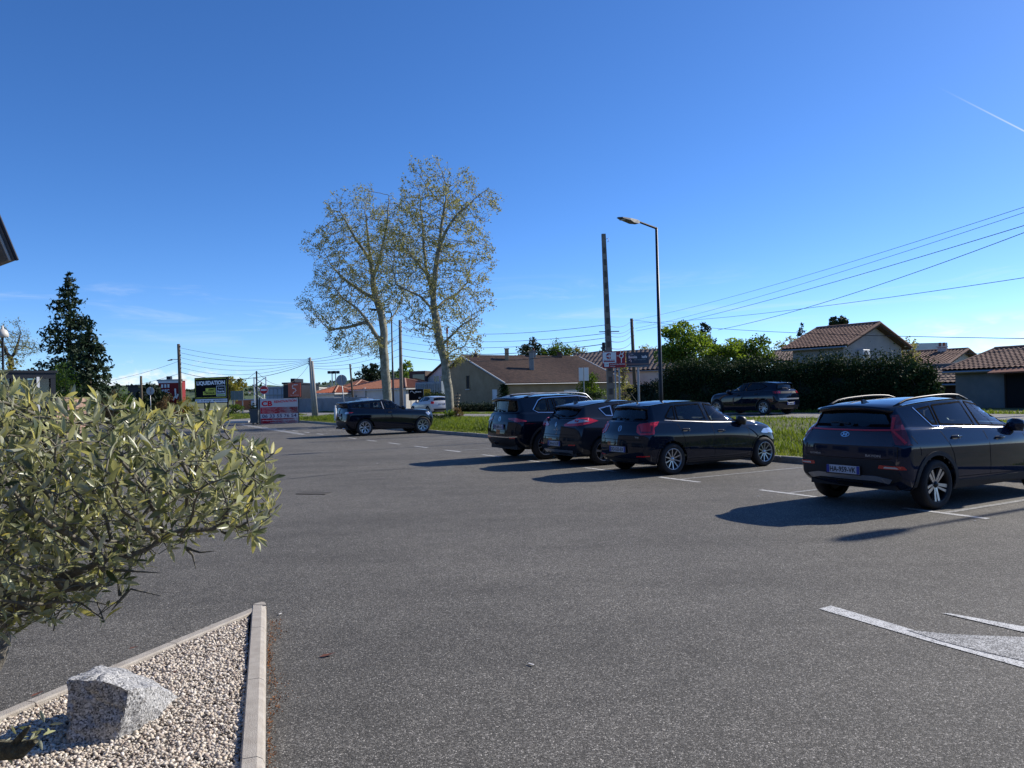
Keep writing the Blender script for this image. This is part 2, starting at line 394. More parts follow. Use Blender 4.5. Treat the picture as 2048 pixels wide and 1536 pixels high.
struct(ground_poly('edge_line', [(478, 850), (486, 848), (612, 868), (604, 870)], .004, PAINT3))
# narrow dark strip laid across the lot
DARK_STRIP = mat('dark_strip', (.028, .028, .03), .6)
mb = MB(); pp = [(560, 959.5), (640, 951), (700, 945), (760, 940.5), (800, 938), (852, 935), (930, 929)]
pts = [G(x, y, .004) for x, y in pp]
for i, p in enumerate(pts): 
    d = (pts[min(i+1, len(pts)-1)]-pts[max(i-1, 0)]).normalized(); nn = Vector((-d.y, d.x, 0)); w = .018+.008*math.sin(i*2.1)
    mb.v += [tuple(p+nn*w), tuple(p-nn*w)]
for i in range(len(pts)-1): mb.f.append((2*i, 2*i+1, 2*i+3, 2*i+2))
struct(mb.build('thin_dark_line', DARK_STRIP))
# pale litter specks on the tarmac
# ------------------------------------------------------------------ kerbs
KERB = mat('kerb_concrete', (.30, .28, .25), .9, var=.22, vscale=9, bump=.5, bscale=90)
kerb = struct(thing('kerb', None, None)); kerb['label'] = 'concrete kerb between the parking bays and the grass verge'
kmb = MB(); kmb.bbox((0, 0, .035), (.992, .14, .19), .022); kme = meshdata('kerb_stone', kmb.v, kmb.f, KERB)
random.seed(4)
def kerb_run(pts):
    for (a, b) in zip(pts[:-1], pts[1:]):
        A, B = L(*a), L(*b); n = max(1, round((B-A).length)); d = (B-A)/n; ang = math.atan2(d.y, d.x)
        for i in range(n):
            o = link(bpy.data.objects.new('kerb_stone', kme), kerb); o.location = A + d*(i+.5) + Vector((0, 0, random.uniform(-.006, .006)))
            o.rotation_euler = (0, 0, ang+random.uniform(-.006, .006)); o.scale = (d.length, 1, 1)
kerb_run([(-24.5, 3.95), (34, 3.95)]); kerb_run([(-24.5, 3.95), (-27.0, 2.75), (-29.5, 1.3), (-31.0, .3)])
# white painted kerb end at the exit
mb = MB(); p = L(-30.3, .15); mb.bbox((p.x, p.y, .06), (2.6, .25, .16), .03, V_ANG+2.4)
tag(mb.build('kerb_end', mat('white_kerb', (.55, .55, .53), .8, var=.15, vscale=6)), 'white painted kerb end beside the exit lane', 'kerb')

# ------------------------------------------------------------------ grass blades
def blades(P, hgt, wid, lean, rng, seg=2):
    n = len(P); a = rng.uniform(0, 2*np.pi, n); dirx, diry = np.cos(a), np.sin(a)
    la = rng.uniform(0, 2*np.pi, n); lx, ly = np.cos(la)*lean*hgt, np.sin(la)*lean*hgt
    b0 = P + np.stack([dirx*wid, diry*wid, np.zeros(n)], 1); b1 = P - np.stack([dirx*wid, diry*wid, np.zeros(n)], 1)
    mid = P + np.stack([lx*.35, ly*.35, hgt*.62], 1); m0 = mid + np.stack([dirx*wid*.7, diry*wid*.7, np.zeros(n)], 1); m1 = mid - np.stack([dirx*wid*.7, diry*wid*.7, np.zeros(n)], 1)
    tip = P + np.stack([lx, ly, hgt*(1-.25*lean)], 1)
    V = np.stack([b0, b1, m0, m1, tip], 1).reshape(-1, 3); k = np.arange(n)[:, None]*5
    F = np.concatenate([k+np.array([[0, 1, 3]]), k+np.array([[0, 3, 2]]), k+np.array([[2, 3, 4]])])
    return V, F
GRASS = leaf_mat('grass_green', (.055, .10, .014), (.19, .245, .05), .45, .6)
GRASS2 = leaf_mat('grass_short', (.08, .13, .02), (.21, .25, .055), .35, .55)
rng = np.random.default_rng(5)
def grass(name, n, ua, ub, fa, fb, h0, h1, w, label, m_, lean=.5, zf=zt, clump=True):
    u = rng.uniform(ua, ub, n); t = rng.uniform(0, 1, n)
    v = np.array([fa(a)+(fb(a)-fa(a))*b for a, b in zip(u, t)])
    x = OX+UX*u+VX*v; y = OY+UY*u+VY*v; z = np.array([zf(a, b) for a, b in zip(u, v)])-.01
    cl = .55+.45*np.sin(u*2.3+np.sin(v*1.9)*2)*np.sin(v*2.7+u*.7) if clump else 1.0
    hh = rng.uniform(h0, h1, n)*(.6+.6*np.clip(cl, 0, 1))
    V, F = blades(np.stack([x, y, z], 1), hh, w*(1+.5*rng.random(n)), lean, rng)
    o = link(bpy.data.objects.new(name, fast_mesh(name, V, F, m_))); tag(o, label, 'grass', kind='stuff'); return o
grass('tall_grass', 34000, -33, 26, lambda u: 5.2, lambda u: 9.0, .16, .38, .010, 'tall rough green grass on the bank beside the road', GRASS, .6)
grass('bank_grass', 22000, -33, 26, lambda u: 8.6, lambda u: vn(u)-.25, .07, .20, .010, 'lower green grass on the crest of the bank by the road', GRASS, .6)
grass('short_grass', 26000, -30, 26, lambda u: 4.05, lambda u: 5.6, .05, .15, .009, 'short bright grass behind the parking kerb', GRASS2, .6)
grass('roadside_grass', 16000, -60, 22, lambda u: vf(u)+.05, lambda u: vf(u)+1.3, .06, .25, .012, 'short grass along the far edge of the road', GRASS, .6)
grass('island_grass', 9000, -62, -43, lambda u: 1.5, lambda u: vn(u)-.4, .1, .3, .016, 'grass around the billboard beyond the exit lane', GRASS2, .6)
# ------------------------------------------------------------------ cars
def pchip(xk, yk, x):                                 # monotone cubic; yk (k,...) -> (len(x),...)
    xk = np.asarray(xk, float); yk = np.asarray(yk, float); x = np.asarray(x, float)
    h = np.diff(xk); hs = h.reshape((-1,)+(1,)*(yk.ndim-1)); d = np.diff(yk, axis=0)/hs
    m = np.zeros_like(yk)
    if len(xk) > 2:
        w1 = 2*hs[1:]+hs[:-1]; w2 = hs[1:]+2*hs[:-1]; ok = (d[1:]*d[:-1]) > 0
        with np.errstate(divide='ignore', invalid='ignore'):
            q = (w1+w2)/(w1/d[:-1]+w2/d[1:])
        m[1:-1] = np.where(ok, q, 0)
    m[0] = d[0]; m[-1] = d[-1]
    i = np.clip(np.searchsorted(xk, x)-1, 0, len(xk)-2); t = ((x-xk[i])/h[i])
    sh = (-1,)+(1,)*(yk.ndim-1); t = t.reshape(sh); hh = h[i].reshape(sh)
    return (2*t**3-3*t**2+1)*yk[i] + (t**3-2*t**2+t)*hh*m[i] + (-2*t**3+3*t**2)*yk[i+1] + (t**3-t**2)*hh*m[i+1]

NR, NC, NS = 22, 9, 110
def contour(q):                                       # half plan outline, y>=0, rear centre -> front centre
    xr, xf, w, wr_, wf_, rr, rf, br, bf = q
    y = np.linspace(0, wr_-rr, NR); x = xr + br*(y/max(wr_-rr, 1e-3))**2
    a = np.linspace(0, np.pi/2, NC+1)[1:]; X = [x, xr+br+rr*(1-np.cos(a))]; Y = [y, wr_-rr+rr*np.sin(a)]
    x0, x1 = xr+br+rr, xf-bf-rf; s = np.linspace(0, 1, NS+1)[1:]
    X.append(x0+(x1-x0)*s); Y.append(np.where(s < .5, w-(w-wr_)*np.abs(1-2*s)**2.2, w-(w-wf_)*np.abs(2*s-1)**2.2))
    a = np.linspace(np.pi/2, 0, NC+1)[1:]; X.append(x1+rf*np.cos(a)); Y.append(wf_-rf+rf*np.sin(a))
    y = np.linspace(wf_-rf, 0, NR)[1:]; X.append(xf-bf*(y/max(wf_-rf, 1e-3))**2); Y.append(y)
    return np.concatenate(X), np.concatenate(Y)
SEG = np.concatenate([np.zeros(NR), np.full(NC, 1), np.full(NS, 2), np.full(NC, 3), np.full(NR-1, 4)])

def shell(rings, subs, crown):
    """rings: dicts xr xf w wr wf rr rf br bf z[(x,z)...]; returns P(list), faces, seg per vertex"""
    K = len(rings); t = np.arange(K, dtype=float)
    sc = np.array([[r['xr'], r['xf'], r['w'], r.get('wr', r['w']-.04), r.get('wf', r['w']-.08), r.get('rr', .18), r.get('rf', .3), r.get('br', .07), r.get('bf', .15)] for r in rings])
    tt = np.concatenate([np.linspace(k, k+1, subs[k]+1)[:-1] for k in range(K-1)]+[[K-1.0]])
    S = pchip(t, sc, tt); rows = []
    for ti, q in zip(tt, S):
        x, y = contour(q)
        Z = np.stack([np.interp(x, *zip(*r['z'])) if len(r['z']) < 3 else pchip([a for a, _ in r['z']], [b for _, b in r['z']], np.clip(x, r['z'][0][0], r['z'][-1][0])) for r in rings])
        z = pchip(t, Z, np.array([ti]))[0]
        rows.append(np.stack([x, y, z], 1))
    n = len(rows[0]); M = n-2                          # mirrored columns exclude the two centre points
    P = []; seg = []; 
    for r in rows:
        P.append(r); P.append(r[1:-1]*np.array([1, -1, 1])); seg.append(SEG); seg.append(SEG[1:-1])
    P = np.concatenate(P); seg = np.concatenate(seg); st = n+M
    def L_(i, j): return i*st+j
    def R_(i, j): return i*st + (j if j in (0, n-1) else n+j-1)
    F = []
    for i in range(len(rows)-1):
        for j in range(n-1):
            F.append((L_(i, j), L_(i+1, j), L_(i+1, j+1), L_(i, j+1)))
            F.append((R_(i, j), R_(i, j+1), R_(i+1, j+1), R_(i+1, j)))
    # roof cap
    top = len(rows)-1; r = rows[-1]; j0, j1 = NR-1, n-NR; nx = 2*(NR-1)+1
    cap = {}; extra = []; base = len(P)
    rowsc = []
    for j in range(j0, j1+1):
        row = []
        for k in range(nx):
            if k == 0: row.append(L_(top, j)); continue
            if k == nx-1: row.append(R_(top, j)); continue
            if j == j0: row.append(L_(top, NR-1-k) if k <= NR-1 else R_(top, k-(NR-1))); continue
            if j == j1: 
                kk = k if k <= NR-1 else 2*(NR-1)-k
                row.append(L_(top, j1+kk) if k <= NR-1 else R_(top, j1+kk)); continue
            f = 1-2*k/(nx-1); x, y, z = r[j]
            e = min(1, (j-j0)/14.0, (j1-j)/14.0); xb = 0
            if j-j0 < 14: xb = (r[NR-1-min(k, NR-1) if k <= NR-1 else k-(NR-1)][0]-r[j0][0])*(1-(j-j0)/14.0)**1.5
            elif j1-j < 14:
                kk = k if k <= NR-1 else 2*(NR-1)-k; xb = (r[j1+kk][0]-r[j1][0])*(1-(j1-j)/14.0)**1.5
            extra.append((x+xb, y*f, z+crown*(1-f*f)*sstep(e))); row.append(base+len(extra)-1)
        rowsc.append(row)
    for a, b in zip(rowsc[:-1], rowsc[1:]):
        for k in range(nx-1): F.append((a[k], b[k], b[k+1], a[k+1]))
    P = np.concatenate([P, np.array(extra)]); seg = np.concatenate([seg, np.full(len(extra), 5)])
    return P, np.array(F), seg

def sdf_poly(p, poly):                                # signed distance (neg inside) and closest boundary point
    poly = np.asarray(poly, float); A = poly; B = np.roll(poly, -1, 0); best = np.full(len(p), 1e9); cl = np.zeros_like(p); ins = np.zeros(len(p), bool)
    for a, b in zip(A, B):
        e = b-a; t = np.clip(((p-a)@e)/max(e@e, 1e-12), 0, 1); c = a+t[:, None]*e; d = np.hypot(*(p-c).T)
        k = d < best; best[k] = d[k]; cl[k] = c[k]
        cond = (a[1] > p[:, 1]) != (b[1] > p[:, 1])
        with np.errstate(divide='ignore', invalid='ignore'): xi = (b[0]-a[0])*(p[:, 1]-a[1])/(b[1]-a[1])+a[0]
        ins ^= cond & (p[:, 0] < xi)
    return np.where(ins, -best, best), cl
def cut(P, F, sel, ax, poly):
    """remove faces inside poly (in axes ax) among the vertices sel; boundary vertices are pulled onto the outline"""
    idx = np.nonzero(sel)[0]; q = P[idx][:, ax]; sd_, cl = sdf_poly(q, poly)
    sd = np.full(len(P), 9.0); sd[idx] = sd_; C = np.zeros((len(P), 2)); C[idx] = cl
    E = np.concatenate([F[:, [0, 1]], F[:, [1, 2]], F[:, [2, 3]], F[:, [3, 0]]]); ok = sel[E].all(1); E = E[ok]
    cr_ = sd[E[:, 0]]*sd[E[:, 1]] < 0; E = E[cr_]; pick = np.where(np.abs(sd[E[:, 0]]) < np.abs(sd[E[:, 1]]), E[:, 0], E[:, 1]); pick = np.unique(pick)
    P = P.copy(); P[np.ix_(pick, ax)] = C[pick]; sd[pick] = 0
    kill = (sd[F] <= 1e-9).all(1) & sel[F].all(1)
    return P, F[~kill]

class Surf:                                           # original closed skin, for laying panels on
    def __init__(s, P, F): s.t = BVHTree.FromPolygons([Vector(p) for p in P.tolist()], F.tolist())
    def patch(s, poly, d, e, off=.003, res=.06, depth=0.0, ex=0.0):
        """lay polygon (a,z) seen along unit direction d (horizontal) onto the skin; e = axis of a"""
        d = Vector(d).normalized(); e = Vector(e).normalized(); bm = bmesh.new()
        vs = [bm.verts.new((a, z, 0)) for a, z in poly]
        try: f = bm.faces.new(vs)
        except ValueError: return [], []
        bmesh.ops.triangulate(bm, faces=[f])
        A = [p[0] for p in poly]; Zs = [p[1] for p in poly]
        for lo, hi, nrm in ((min(A), max(A), Vector((1, 0, 0))), (min(Zs), max(Zs), Vector((0, 1, 0)))):
            k = max(1, int((hi-lo)/res))
            for i in range(1, k):
                c = lo+(hi-lo)*i/k
                bmesh.ops.bisect_plane(bm, geom=bm.verts[:]+bm.edges[:]+bm.faces[:], plane_co=nrm*c, plane_no=nrm)
        bmesh.ops.remove_doubles(bm, verts=bm.verts, dist=1e-5)
        hit = {}; bad = []
        for v in bm.verts:
            o = e*v.co.x + Vector((0, 0, v.co.y)) - d*4 + Vector((2, 0, 0))*0
            loc, nrm, _, _ = s.t.ray_cast(o, d)
            if loc is None:
                loc, nrm, _, _ = s.t.find_nearest(o+d*3.2)
            if nrm.dot(d) > 0: nrm = -nrm
            hit[v] = (loc, nrm)
        if depth:
            be = [q for q in bm.edges if q.is_boundary]
            r = bmesh.ops.extrude_edge_only(bm, edges=be); new = [g for g in r['geom'] if isinstance(g, bmesh.types.BMVert)]
            mp = {}
            for v in list(hit): mp[(round(v.co.x, 5), round(v.co.y, 5))] = hit[v]
            for v in new: hit[v] = mp[(round(v.co.x, 5), round(v.co.y, 5))]+(True,)
        for v, hh in hit.items():
            v.co = hh[0] + hh[1]*((off-depth) if len(hh) == 3 else off)
        bmesh.ops.recalc_face_normals(bm, faces=bm.faces)
        s_ = sum(f.normal.dot(d)*f.calc_area() for f in bm.faces)
        if s_ > 0: bmesh.ops.reverse_faces(bm, faces=bm.faces)
        bm.verts.index_update(); V = [tuple(v.co) for v in bm.verts]; F = [tuple(v.index for v in f.verts) for f in bm.faces]; bm.free(); return V, F
VIEWS = {'R': ((0, 1, 0), (1, 0, 0)), 'L': ((0, -1, 0), (1, 0, 0)), 'B': ((1, 0, 0), (0, 1, 0)), 'F': ((-1, 0, 0), (0, 1, 0))}
def corner_view(deg, side):                           # seen from behind, turned deg towards the given side (R: y<0)
    a = math.radians(deg); s = -1 if side == 'R' else 1
    d = Vector((math.cos(a), -s*math.sin(a), 0)); e = Vector((s*math.sin(a)*1, math.cos(a), 0))
    return d, e
def line_poly(pts, w):
    pts = [np.array(p, float) for p in pts]; l, r = [], []
    for i, p in enumerate(pts):
        t = pts[min(i+1, len(pts)-1)]-pts[max(i-1, 0)]; t /= max(np.linalg.norm(t), 1e-9); n = np.array([-t[1], t[0]])*w/2; l.append(tuple(p+n)); r.append(tuple(p-n))
    return l+r[::-1]
def ring_poly(poly, w):                               # outline band of a polygon as quads: list of polygons
    pts = [np.array(p, float) for p in poly]; n = len(pts); c = sum(pts)/n; area = sum(pts[i][0]*pts[(i+1) % n][1]-pts[(i+1) % n][0]*pts[i][1] for i in range(n)); sg = 1 if area > 0 else -1
    inn = []
    for i in range(n):
        t1 = pts[i]-pts[i-1]; t2 = pts[(i+1) % n]-pts[i]; t1 = t1/max(np.linalg.norm(t1), 1e-9); t2 = t2/max(np.linalg.norm(t2), 1e-9)
        nn = np.array([-(t1+t2)[1], (t1+t2)[0]])*sg; nn = nn/max(np.linalg.norm(nn), 1e-9); inn.append(pts[i]+nn*w)
    return [[tuple(pts[i]), tuple(pts[(i+1) % n]), tuple(inn[(i+1) % n]), tuple(inn[i])] for i in range(n)], [tuple(q) for q in inn]

def glass_mat(name, tint, gloss=1.0):
    if name in MATS: return MATS[name]
    m = bpy.data.materials.new(name); m.use_nodes = True; nt = m.node_tree; nt.nodes.clear(); N = nt.nodes.new; LK = nt.links.new
    o = N('ShaderNodeOutputMaterial'); t = N('ShaderNodeBsdfTransparent'); t.inputs[0].default_value = (*tint, 1); g = N('ShaderNodeBsdfGlossy'); g.inputs['Roughness'].default_value = .01; g.inputs['Color'].default_value = (.95, .97, 1, 1)
    fr = N('ShaderNodeFresnel'); fr.inputs['IOR'].default_value = 1.52; mx = N('ShaderNodeMixShader')
    LK(fr.outputs[0], mx.inputs[0]); LK(t.outputs[0], mx.inputs[1]); LK(g.outputs[0], mx.inputs[2]); LK(mx.outputs[0], o.inputs[0]); MATS[name] = m; return m
GLASS = glass_mat('car_glass', (.66, .75, .73)); GLASS_D = glass_mat('car_glass_tinted', (.24, .28, .29)); PANE = glass_mat('window_pane', (.6, .66, .66))
BLACK = mat('black_plastic', (.012, .012, .013), .45); BLACKR = mat('black_rough_plastic', (.022, .022, .024), .7, bump=.2, bscale=400)
RUBBER = mat('tyre_rubber', (.016, .016, .017), .8); GAP = mat('panel_gap', (.002, .002, .002), .9); CHROME = mat('chrome', (.72, .72, .74), .16, 1.0)
ALLOY = mat('alloy', (.55, .56, .58), .28, .9); ALLOY_D = mat('alloy_dark', (.02, .02, .022), .4, .4); SEATM = mat('seat_cloth', (.05, .05, .055), .9)
SEAL = mat('rubber_seal', (.006, .006, .007), .95, spec=.05); RED_L = mat('red_lens', (.62, .012, .018), .12, coat=1.0); RED_D = mat('dark_red_lens', (.16, .005, .010), .15, coat=1.0); CLEAR_L = mat('clear_lens', (.55, .56, .57), .15, .25, coat=1.0)
ORANGE_L = mat('amber_lens', (.5, .08, .01), .2, coat=1.0); PLATE = mat('plate_white', (.62, .66, .72), .4); PLATE_B = mat('plate_blue', (.02, .05, .35), .4); INK = mat('plate_ink', (.01, .01, .012), .6)
SILVER = mat('silver_trim', (.42, .43, .45), .4, .6); HEADL = mat('headlamp_lens', (.5, .55, .6), .06, .5, coat=1.0)

def paint(name, c, metal=.0, rough=.6): return mat(name, c, rough, metal, coat=1.0, spec=.0)

def wheel_meshes(key, R, rim_r, width, style, tyre=RUBBER):
    """local axis y (outward +y); returns (tyre mesh, [(name, mesh)...])"""
    w = width/2; r0 = rim_r; mb = MB()
    prof = [(r0*.985, -w*.92), (r0+.02, -w), (R-.035, -w*1.02), (R-.012, -w*.88), (R, -w*.6), (R, w*.6), (R-.012, w*.88), (R-.035, w*1.02), (r0+.02, w), (r0*.985, w*.92)]
    mb.lathe(prof, 48, 'y'); ty = meshdata('wheel', mb.v, mb.f, tyre, True)
    rim = MB(); rim.lathe([(r0*.99, w*.93), (r0*.965, w*.97), (r0*.93, w*.86), (r0*.90, w*.4), (r0*.88, -w*.8)], 48, 'y')
    sp = MB(); face = w*.80; dk = w*.35
    def spoke(poly, y0, y1, ang):                     # poly in (radial, tangential) units of rim radius
        c, s = math.cos(ang), math.sin(ang)
        P = [((a*c-b*s)*r0, y1 - (1-min(1, a))*0.25*w, (a*s+b*c)*r0) for a, b in poly]; n = len(P)
        Q = [(p[0], y0, p[2]) for p in P]
        sp.add(P+Q, [tuple(range(n))] + [(i, n+i, n+(i+1) % n, (i+1) % n) for i in range(n)])
    if style == 'ten':
        for k in range(10): spoke([(.16, -.05), (.93, -.045), (.93, .045), (.16, .05)], dk, face, k*math.pi/5)
    elif style == 'five':
        for k in range(5): spoke([(.12, -.13), (.45, -.10), (.93, -.16), (.93, .16), (.45, .10), (.12, .13)], dk, face, k*2*math.pi/5+.3)
    elif style == 'double':
        for k in range(5):
            for s in (-1, 1): spoke([(.12, s*.02), (.93, s*.17), (.93, s*.28), (.12, s*.12)][::s], dk, face, k*2*math.pi/5+.5)
    elif style == 'petal':
        for k in range(7):
            a = k*2*math.pi/7
            for s in (-1, 1): spoke([(.16, s*.03), (.45, s*.16), (.72, s*.17), (.93, s*.05), (.93, s*.16), (.74, s*.28), (.44, s*.25), (.16, s*.10)][::s], dk, face, a)
    elif style == 'blade':
        for k in range(5):
            spoke([(.14, -.12), (.93, -.24), (.93, -.05), (.55, -.01), (.14, .02)], dk, face, k*2*math.pi/5+.2)
            spoke([(.14, .035), (.52, .06), (.93, .08), (.93, .24), (.60, .20), (.14, .12)], dk, face, k*2*math.pi/5+.2)
    hub = MB(); hub.lathe([(.0005, face-.0), (r0*.12, face-.002), (r0*.19, face-.02), (r0*.21, dk)], 20, 'y')
    disc = MB(); disc.lathe([(.0005, dk-.03), (r0*.62, dk-.03), (r0*.62, dk-.05), (.0005, dk-.05)], 32, 'y'); disc.lathe([(.0005, -w*.5), (r0*.9, -w*.5)], 24, 'y')
    return ty, [('rim', meshdata('rim', rim.v, rim.f, ALLOY if style != 'blade' else ALLOY_D, True)), ('spokes', meshdata('spokes', sp.v, sp.f, ALLOY)),
                ('hub_cap', meshdata('hub_cap', hub.v, hub.f, ALLOY if style != 'blade' else ALLOY_D, True)), ('brake_disc', meshdata('brake_disc', disc.v, disc.f, ALLOY_D))]

class Car:
    def __init__(s, name, label, S, loc, rotz, paint_m, group=None, cat='car'):
        s.S = S; s.root = thing(name, label, cat, loc, rotz, group); s.paint = paint_m
        P, F, seg = shell(S['rings'], S.get('subs', [3, 5, 6, 6, 5, 4, 12][:len(S['rings'])-1]), S.get('crown', .035))
        s.P0, s.F0 = P, F; s.surf = Surf(P, F)
        side = (seg >= 1) & (seg <= 3); rear = seg <= 1; front = seg >= 3
        for x in S['axles']:
            a = np.linspace(0, 2*np.pi, 48, endpoint=False); r = S['arch']
            poly = [(x+r*math.cos(q), S['wz']+r*math.sin(q)*(1.0 if math.sin(q) > 0 else 2)) for q in a]
            P, F = cut(P, F, side & (np.abs(P[:, 1]) > .45), [0, 2], poly)
        s.holes = []
        for w in S.get('side_windows', []):
            P, F = cut(P, F, side & (np.abs(P[:, 1]) > .3) & (P[:, 2] > .8), [0, 2], ring_poly(rnd_poly(w['poly'], w.get('r', .04)), .018)[1])
        if 'rear_window' in S: P, F = cut(P, F, rear & (P[:, 0] < 1.4) & (P[:, 2] > .8), [1, 2], ring_poly(rnd_poly(S['rear_window'], .06), .02)[1])
        if 'windscreen' in S: P, F = cut(P, F, front & (P[:, 0] > 1.5) & (P[:, 2] > .75), [1, 2], S['windscreen'])
        used = np.unique(F); mp = -np.ones(len(P), int); mp[used] = np.arange(len(used)); Fm = mp[F]
        me = fast_mesh('body', P[used], Fm, paint_m, True); s.body = link(bpy.data.objects.new('body', me), s.root)
        # underside and wheel wells
        mb = MB(); x0, x1 = S['axles']; g = S['clear']
        mb.box(((x0+x1)/2, 0, g+.06), (x1-x0-.72, S['w']*1.8, .10)); mb.box((.40, 0, g+.12), (.5, S['w']*1.5, .14)); mb.box((x1+.46, 0, g+.12), (.16, S['w']*1.2, .12))
        for x in (x0, x1): mb.box((x, 0, S['wz']+.20), (.80, S['w']*1.36, .50))
        mb.build('underbody', BLACKR, s.root)
        s.glass(); s.wheels(); s.interior()
    def patch(s, name, poly, view, m_, off=.003, depth=0.0, parent=None, res=.06, both=False, smooth=True):
        d, e = VIEWS[view] if isinstance(view, str) else view
        V, F = s.surf.patch(poly, d, e, off, res, depth)
        if not F: return None
        o = mobj(name, V, F, m_, parent or s.root, smooth and not depth)
        if both:
            V2 = [(x, -y, z) for x, y, z in V]; F2 = [f[::-1] for f in F]
            mobj(name, V2, F2, m_, parent or s.root, smooth and not depth)
        return o
    def lines(s, name, polys, view, m_, off=.003, parent=None, res=.08, both=False, depth=0.0):
        d, e = VIEWS[view] if isinstance(view, str) else view; V, F = [], []
        for p in polys:
            a, b = s.surf.patch(p, d, e, off, res, depth); n = len(V); V += a; F += [tuple(i+n for i in f) for f in b]
        o = mobj(name, V, F, m_, parent or s.root)
        if both: mobj(name, [(x, -y, z) for x, y, z in V], [f[::-1] for f in F], m_, parent or s.root)
        return o
    def glass(s):
        S = s.S
        for w in S.get('side_windows', []):
            pol = rnd_poly(w['poly'], w.get('r', .04))
            for vw in ('R', 'L'):
                o = s.patch('side_window', pol, vw, GLASS_D if w.get('dark') else GLASS, .002)
                quads, _ = ring_poly(pol, .022); s.lines('window_seal', quads, vw, w.get('seal', SEAL), .006, o, .2)
        if 'rear_window' in S:
            pol = rnd_poly(S['rear_window'], .06); o = s.patch('rear_window', pol, 'B', GLASS_D if S.get('rear_dark') else GLASS, .002)
            quads, _ = ring_poly(pol, .035); s.lines('window_seal', quads, 'B', SEAL, .005, o, .2)
            zs = min(p[1] for p in pol); wy = S.get('wiper', .02)
            s.patch('rear_wiper', line_poly([(-.02, zs+.035), (.18, zs+.055), (.30, zs+.05)], .022), 'B', BLACK, .022, .012, o)
        if 'windscreen' in S:
            q, _ = ring_poly(S['windscreen'], -.015); o = s.patch('windscreen', [p[1] for p in q], 'F', GLASS, .002, res=.12)
    def wheels(s):
        S = s.S; ty, parts = wheel_meshes(S['style'], S['wr'], S['rim'], S['tw'], S['style'])
        for x in S['axles']:
            for sd in (1, -1):
                w = link(bpy.data.objects.new('wheel', ty), s.root); w.location = (x, sd*(S['track']/2), S['wr']); w.rotation_euler = (0, random.uniform(0, 6.28)*0+S.get('spin', .3)*(1+x), 0 if sd > 0 else math.pi)
                for nm, me in parts: link(bpy.data.objects.new(nm, me), w)
    def interior(s):
        S = s.S; zb = S.get('belt', 1.0); xs = S.get('seats', (1.95, 1.15)); w = S['w']
        def seat(x, y, wid, hh):
            mb = MB(); mb.bbox((x+.12, y, zb-.48), (.5, wid, .16), .05); 
            Mx = Matrix.Rotation(-.22, 3, 'Y'); pts = []
            bm = bmesh.new()
            for px_ in (-.06, .06):
                for (py_, pz) in ((-.5, -.0), (.5, 0), (-.5, .42), (.5, .42), (-.36, .55), (.36, .55)): bm.verts.new(Vector((x-.15, y, zb-.45)) + Mx @ Vector((px_, py_*wid, pz*hh)))
            bmesh.ops.convex_hull(bm, input=bm.verts); bm.verts.index_update(); mb.add([v.co for v in bm.verts], [[v.index for v in f.verts] for f in bm.faces]); bm.free()
            o = mb.build('seat', SEATM, s.root); hb = MB(); hb.bbox((x-.15-.155, y, zb-.45+.68*hh), (.09, .24, .16), .035); hb.build('headrest', SEATM, o)
        for sd in (-1, 1): seat(xs[0], sd*w*.42, w*.62, 1.0); seat(xs[1], sd*w*.42, w*.72, .92)
        mb = MB(); mb.bbox((xs[0]+.95, 0, zb-.12), (.42, w*1.55, .22), .06); mb.build('dashboard', BLACK, s.root)
        sw = MB(); sw.lathe([(.17, 0), (.19, .012), (.19, -.012)], 20, 'x', (xs[0]+.62, w*.42, zb-.06), True); sw.build('steering_wheel', BLACK, s.root)
    def plate(s, y, z, text, xoff=0.012, tilt=0.0, w=.52, h=.11):
        loc, nrm, _, _ = s.surf.t.ray_cast(Vector((-3, y, z)), Vector((1, 0, 0))); x = loc.x - xoff
        mb = MB(); mb.bbox((x, y, z), (.012, w, h), .004); pl = mb.build('licence_plate', PLATE, s.root)
        for sd in (-1, 1):
            b = MB(); b.box((x-.0075, y+sd*(w/2-.024), z), (.003, .042, h*.94)); b.build('plate_band', PLATE_B, pl)
        text_obj('plate_lettering', text, (x-.0065, y+w*.39, z-h*.33), (0, -1, 0), (0, 0, 1), w*.78, h*.66, INK, pl, bold=.018, lift=.003)
        fr = MB()
        for (cy, cz, sy, sz) in ((0, h/2+.006, w+.024, .012), (0, -h/2-.006, w+.024, .012), (w/2+.006, 0, .012, h), (-w/2-.006, 0, .012, h)): fr.box((x+.002, y+cy, z+cz), (.014, sy, sz))
        fr.build('plate_frame', BLACK, pl)
    def mirrors(s, x, z, m_):
        for sd in (-1, 1):
            loc, nrm, _, _ = s.surf.t.ray_cast(Vector((x, sd*3, z)), Vector((0, -sd, 0))); y = loc.y
            mb = MB(); bm = bmesh.new()
            for (a, b, c) in ((-.06, .05, -.05), (-.06, .05, .07), (-.06, .23, -.06), (-.06, .24, .06), (.05, .06, -.03), (.05, .06, .05), (.09, .16, -.05), (.09, .17, .04), (.04, .22, -.04), (.04, .22, .05), (-.01, .14, .085), (-.01, .14, -.075)): bm.verts.new((x+a, y+sd*b, z+c))
            bmesh.ops.convex_hull(bm, input=bm.verts); bmesh.ops.subdivide_edges(bm, edges=bm.edges[:], cuts=1, smooth=.6); bm.verts.index_update()
            mb.add([v.co for v in bm.verts], [[v.index for v in f.verts] for f in bm.faces]); bm.free(); o = mb.build('mirror', m_, s.root, True)
            st = MB(); st.tube([(x+.02, y-sd*.02, z-.04), (x+.02, y+sd*.08, z-.02)], [.035, .03], 8); st.build('mirror_stalk', BLACK, o)
            gl = MB(); gl.box((x-.064, y+sd*.145, z), (.006, .15, .10)); gl.build('mirror_glass', mat('mirror_glass', (.7, .72, .75), .03, 1.0), o)
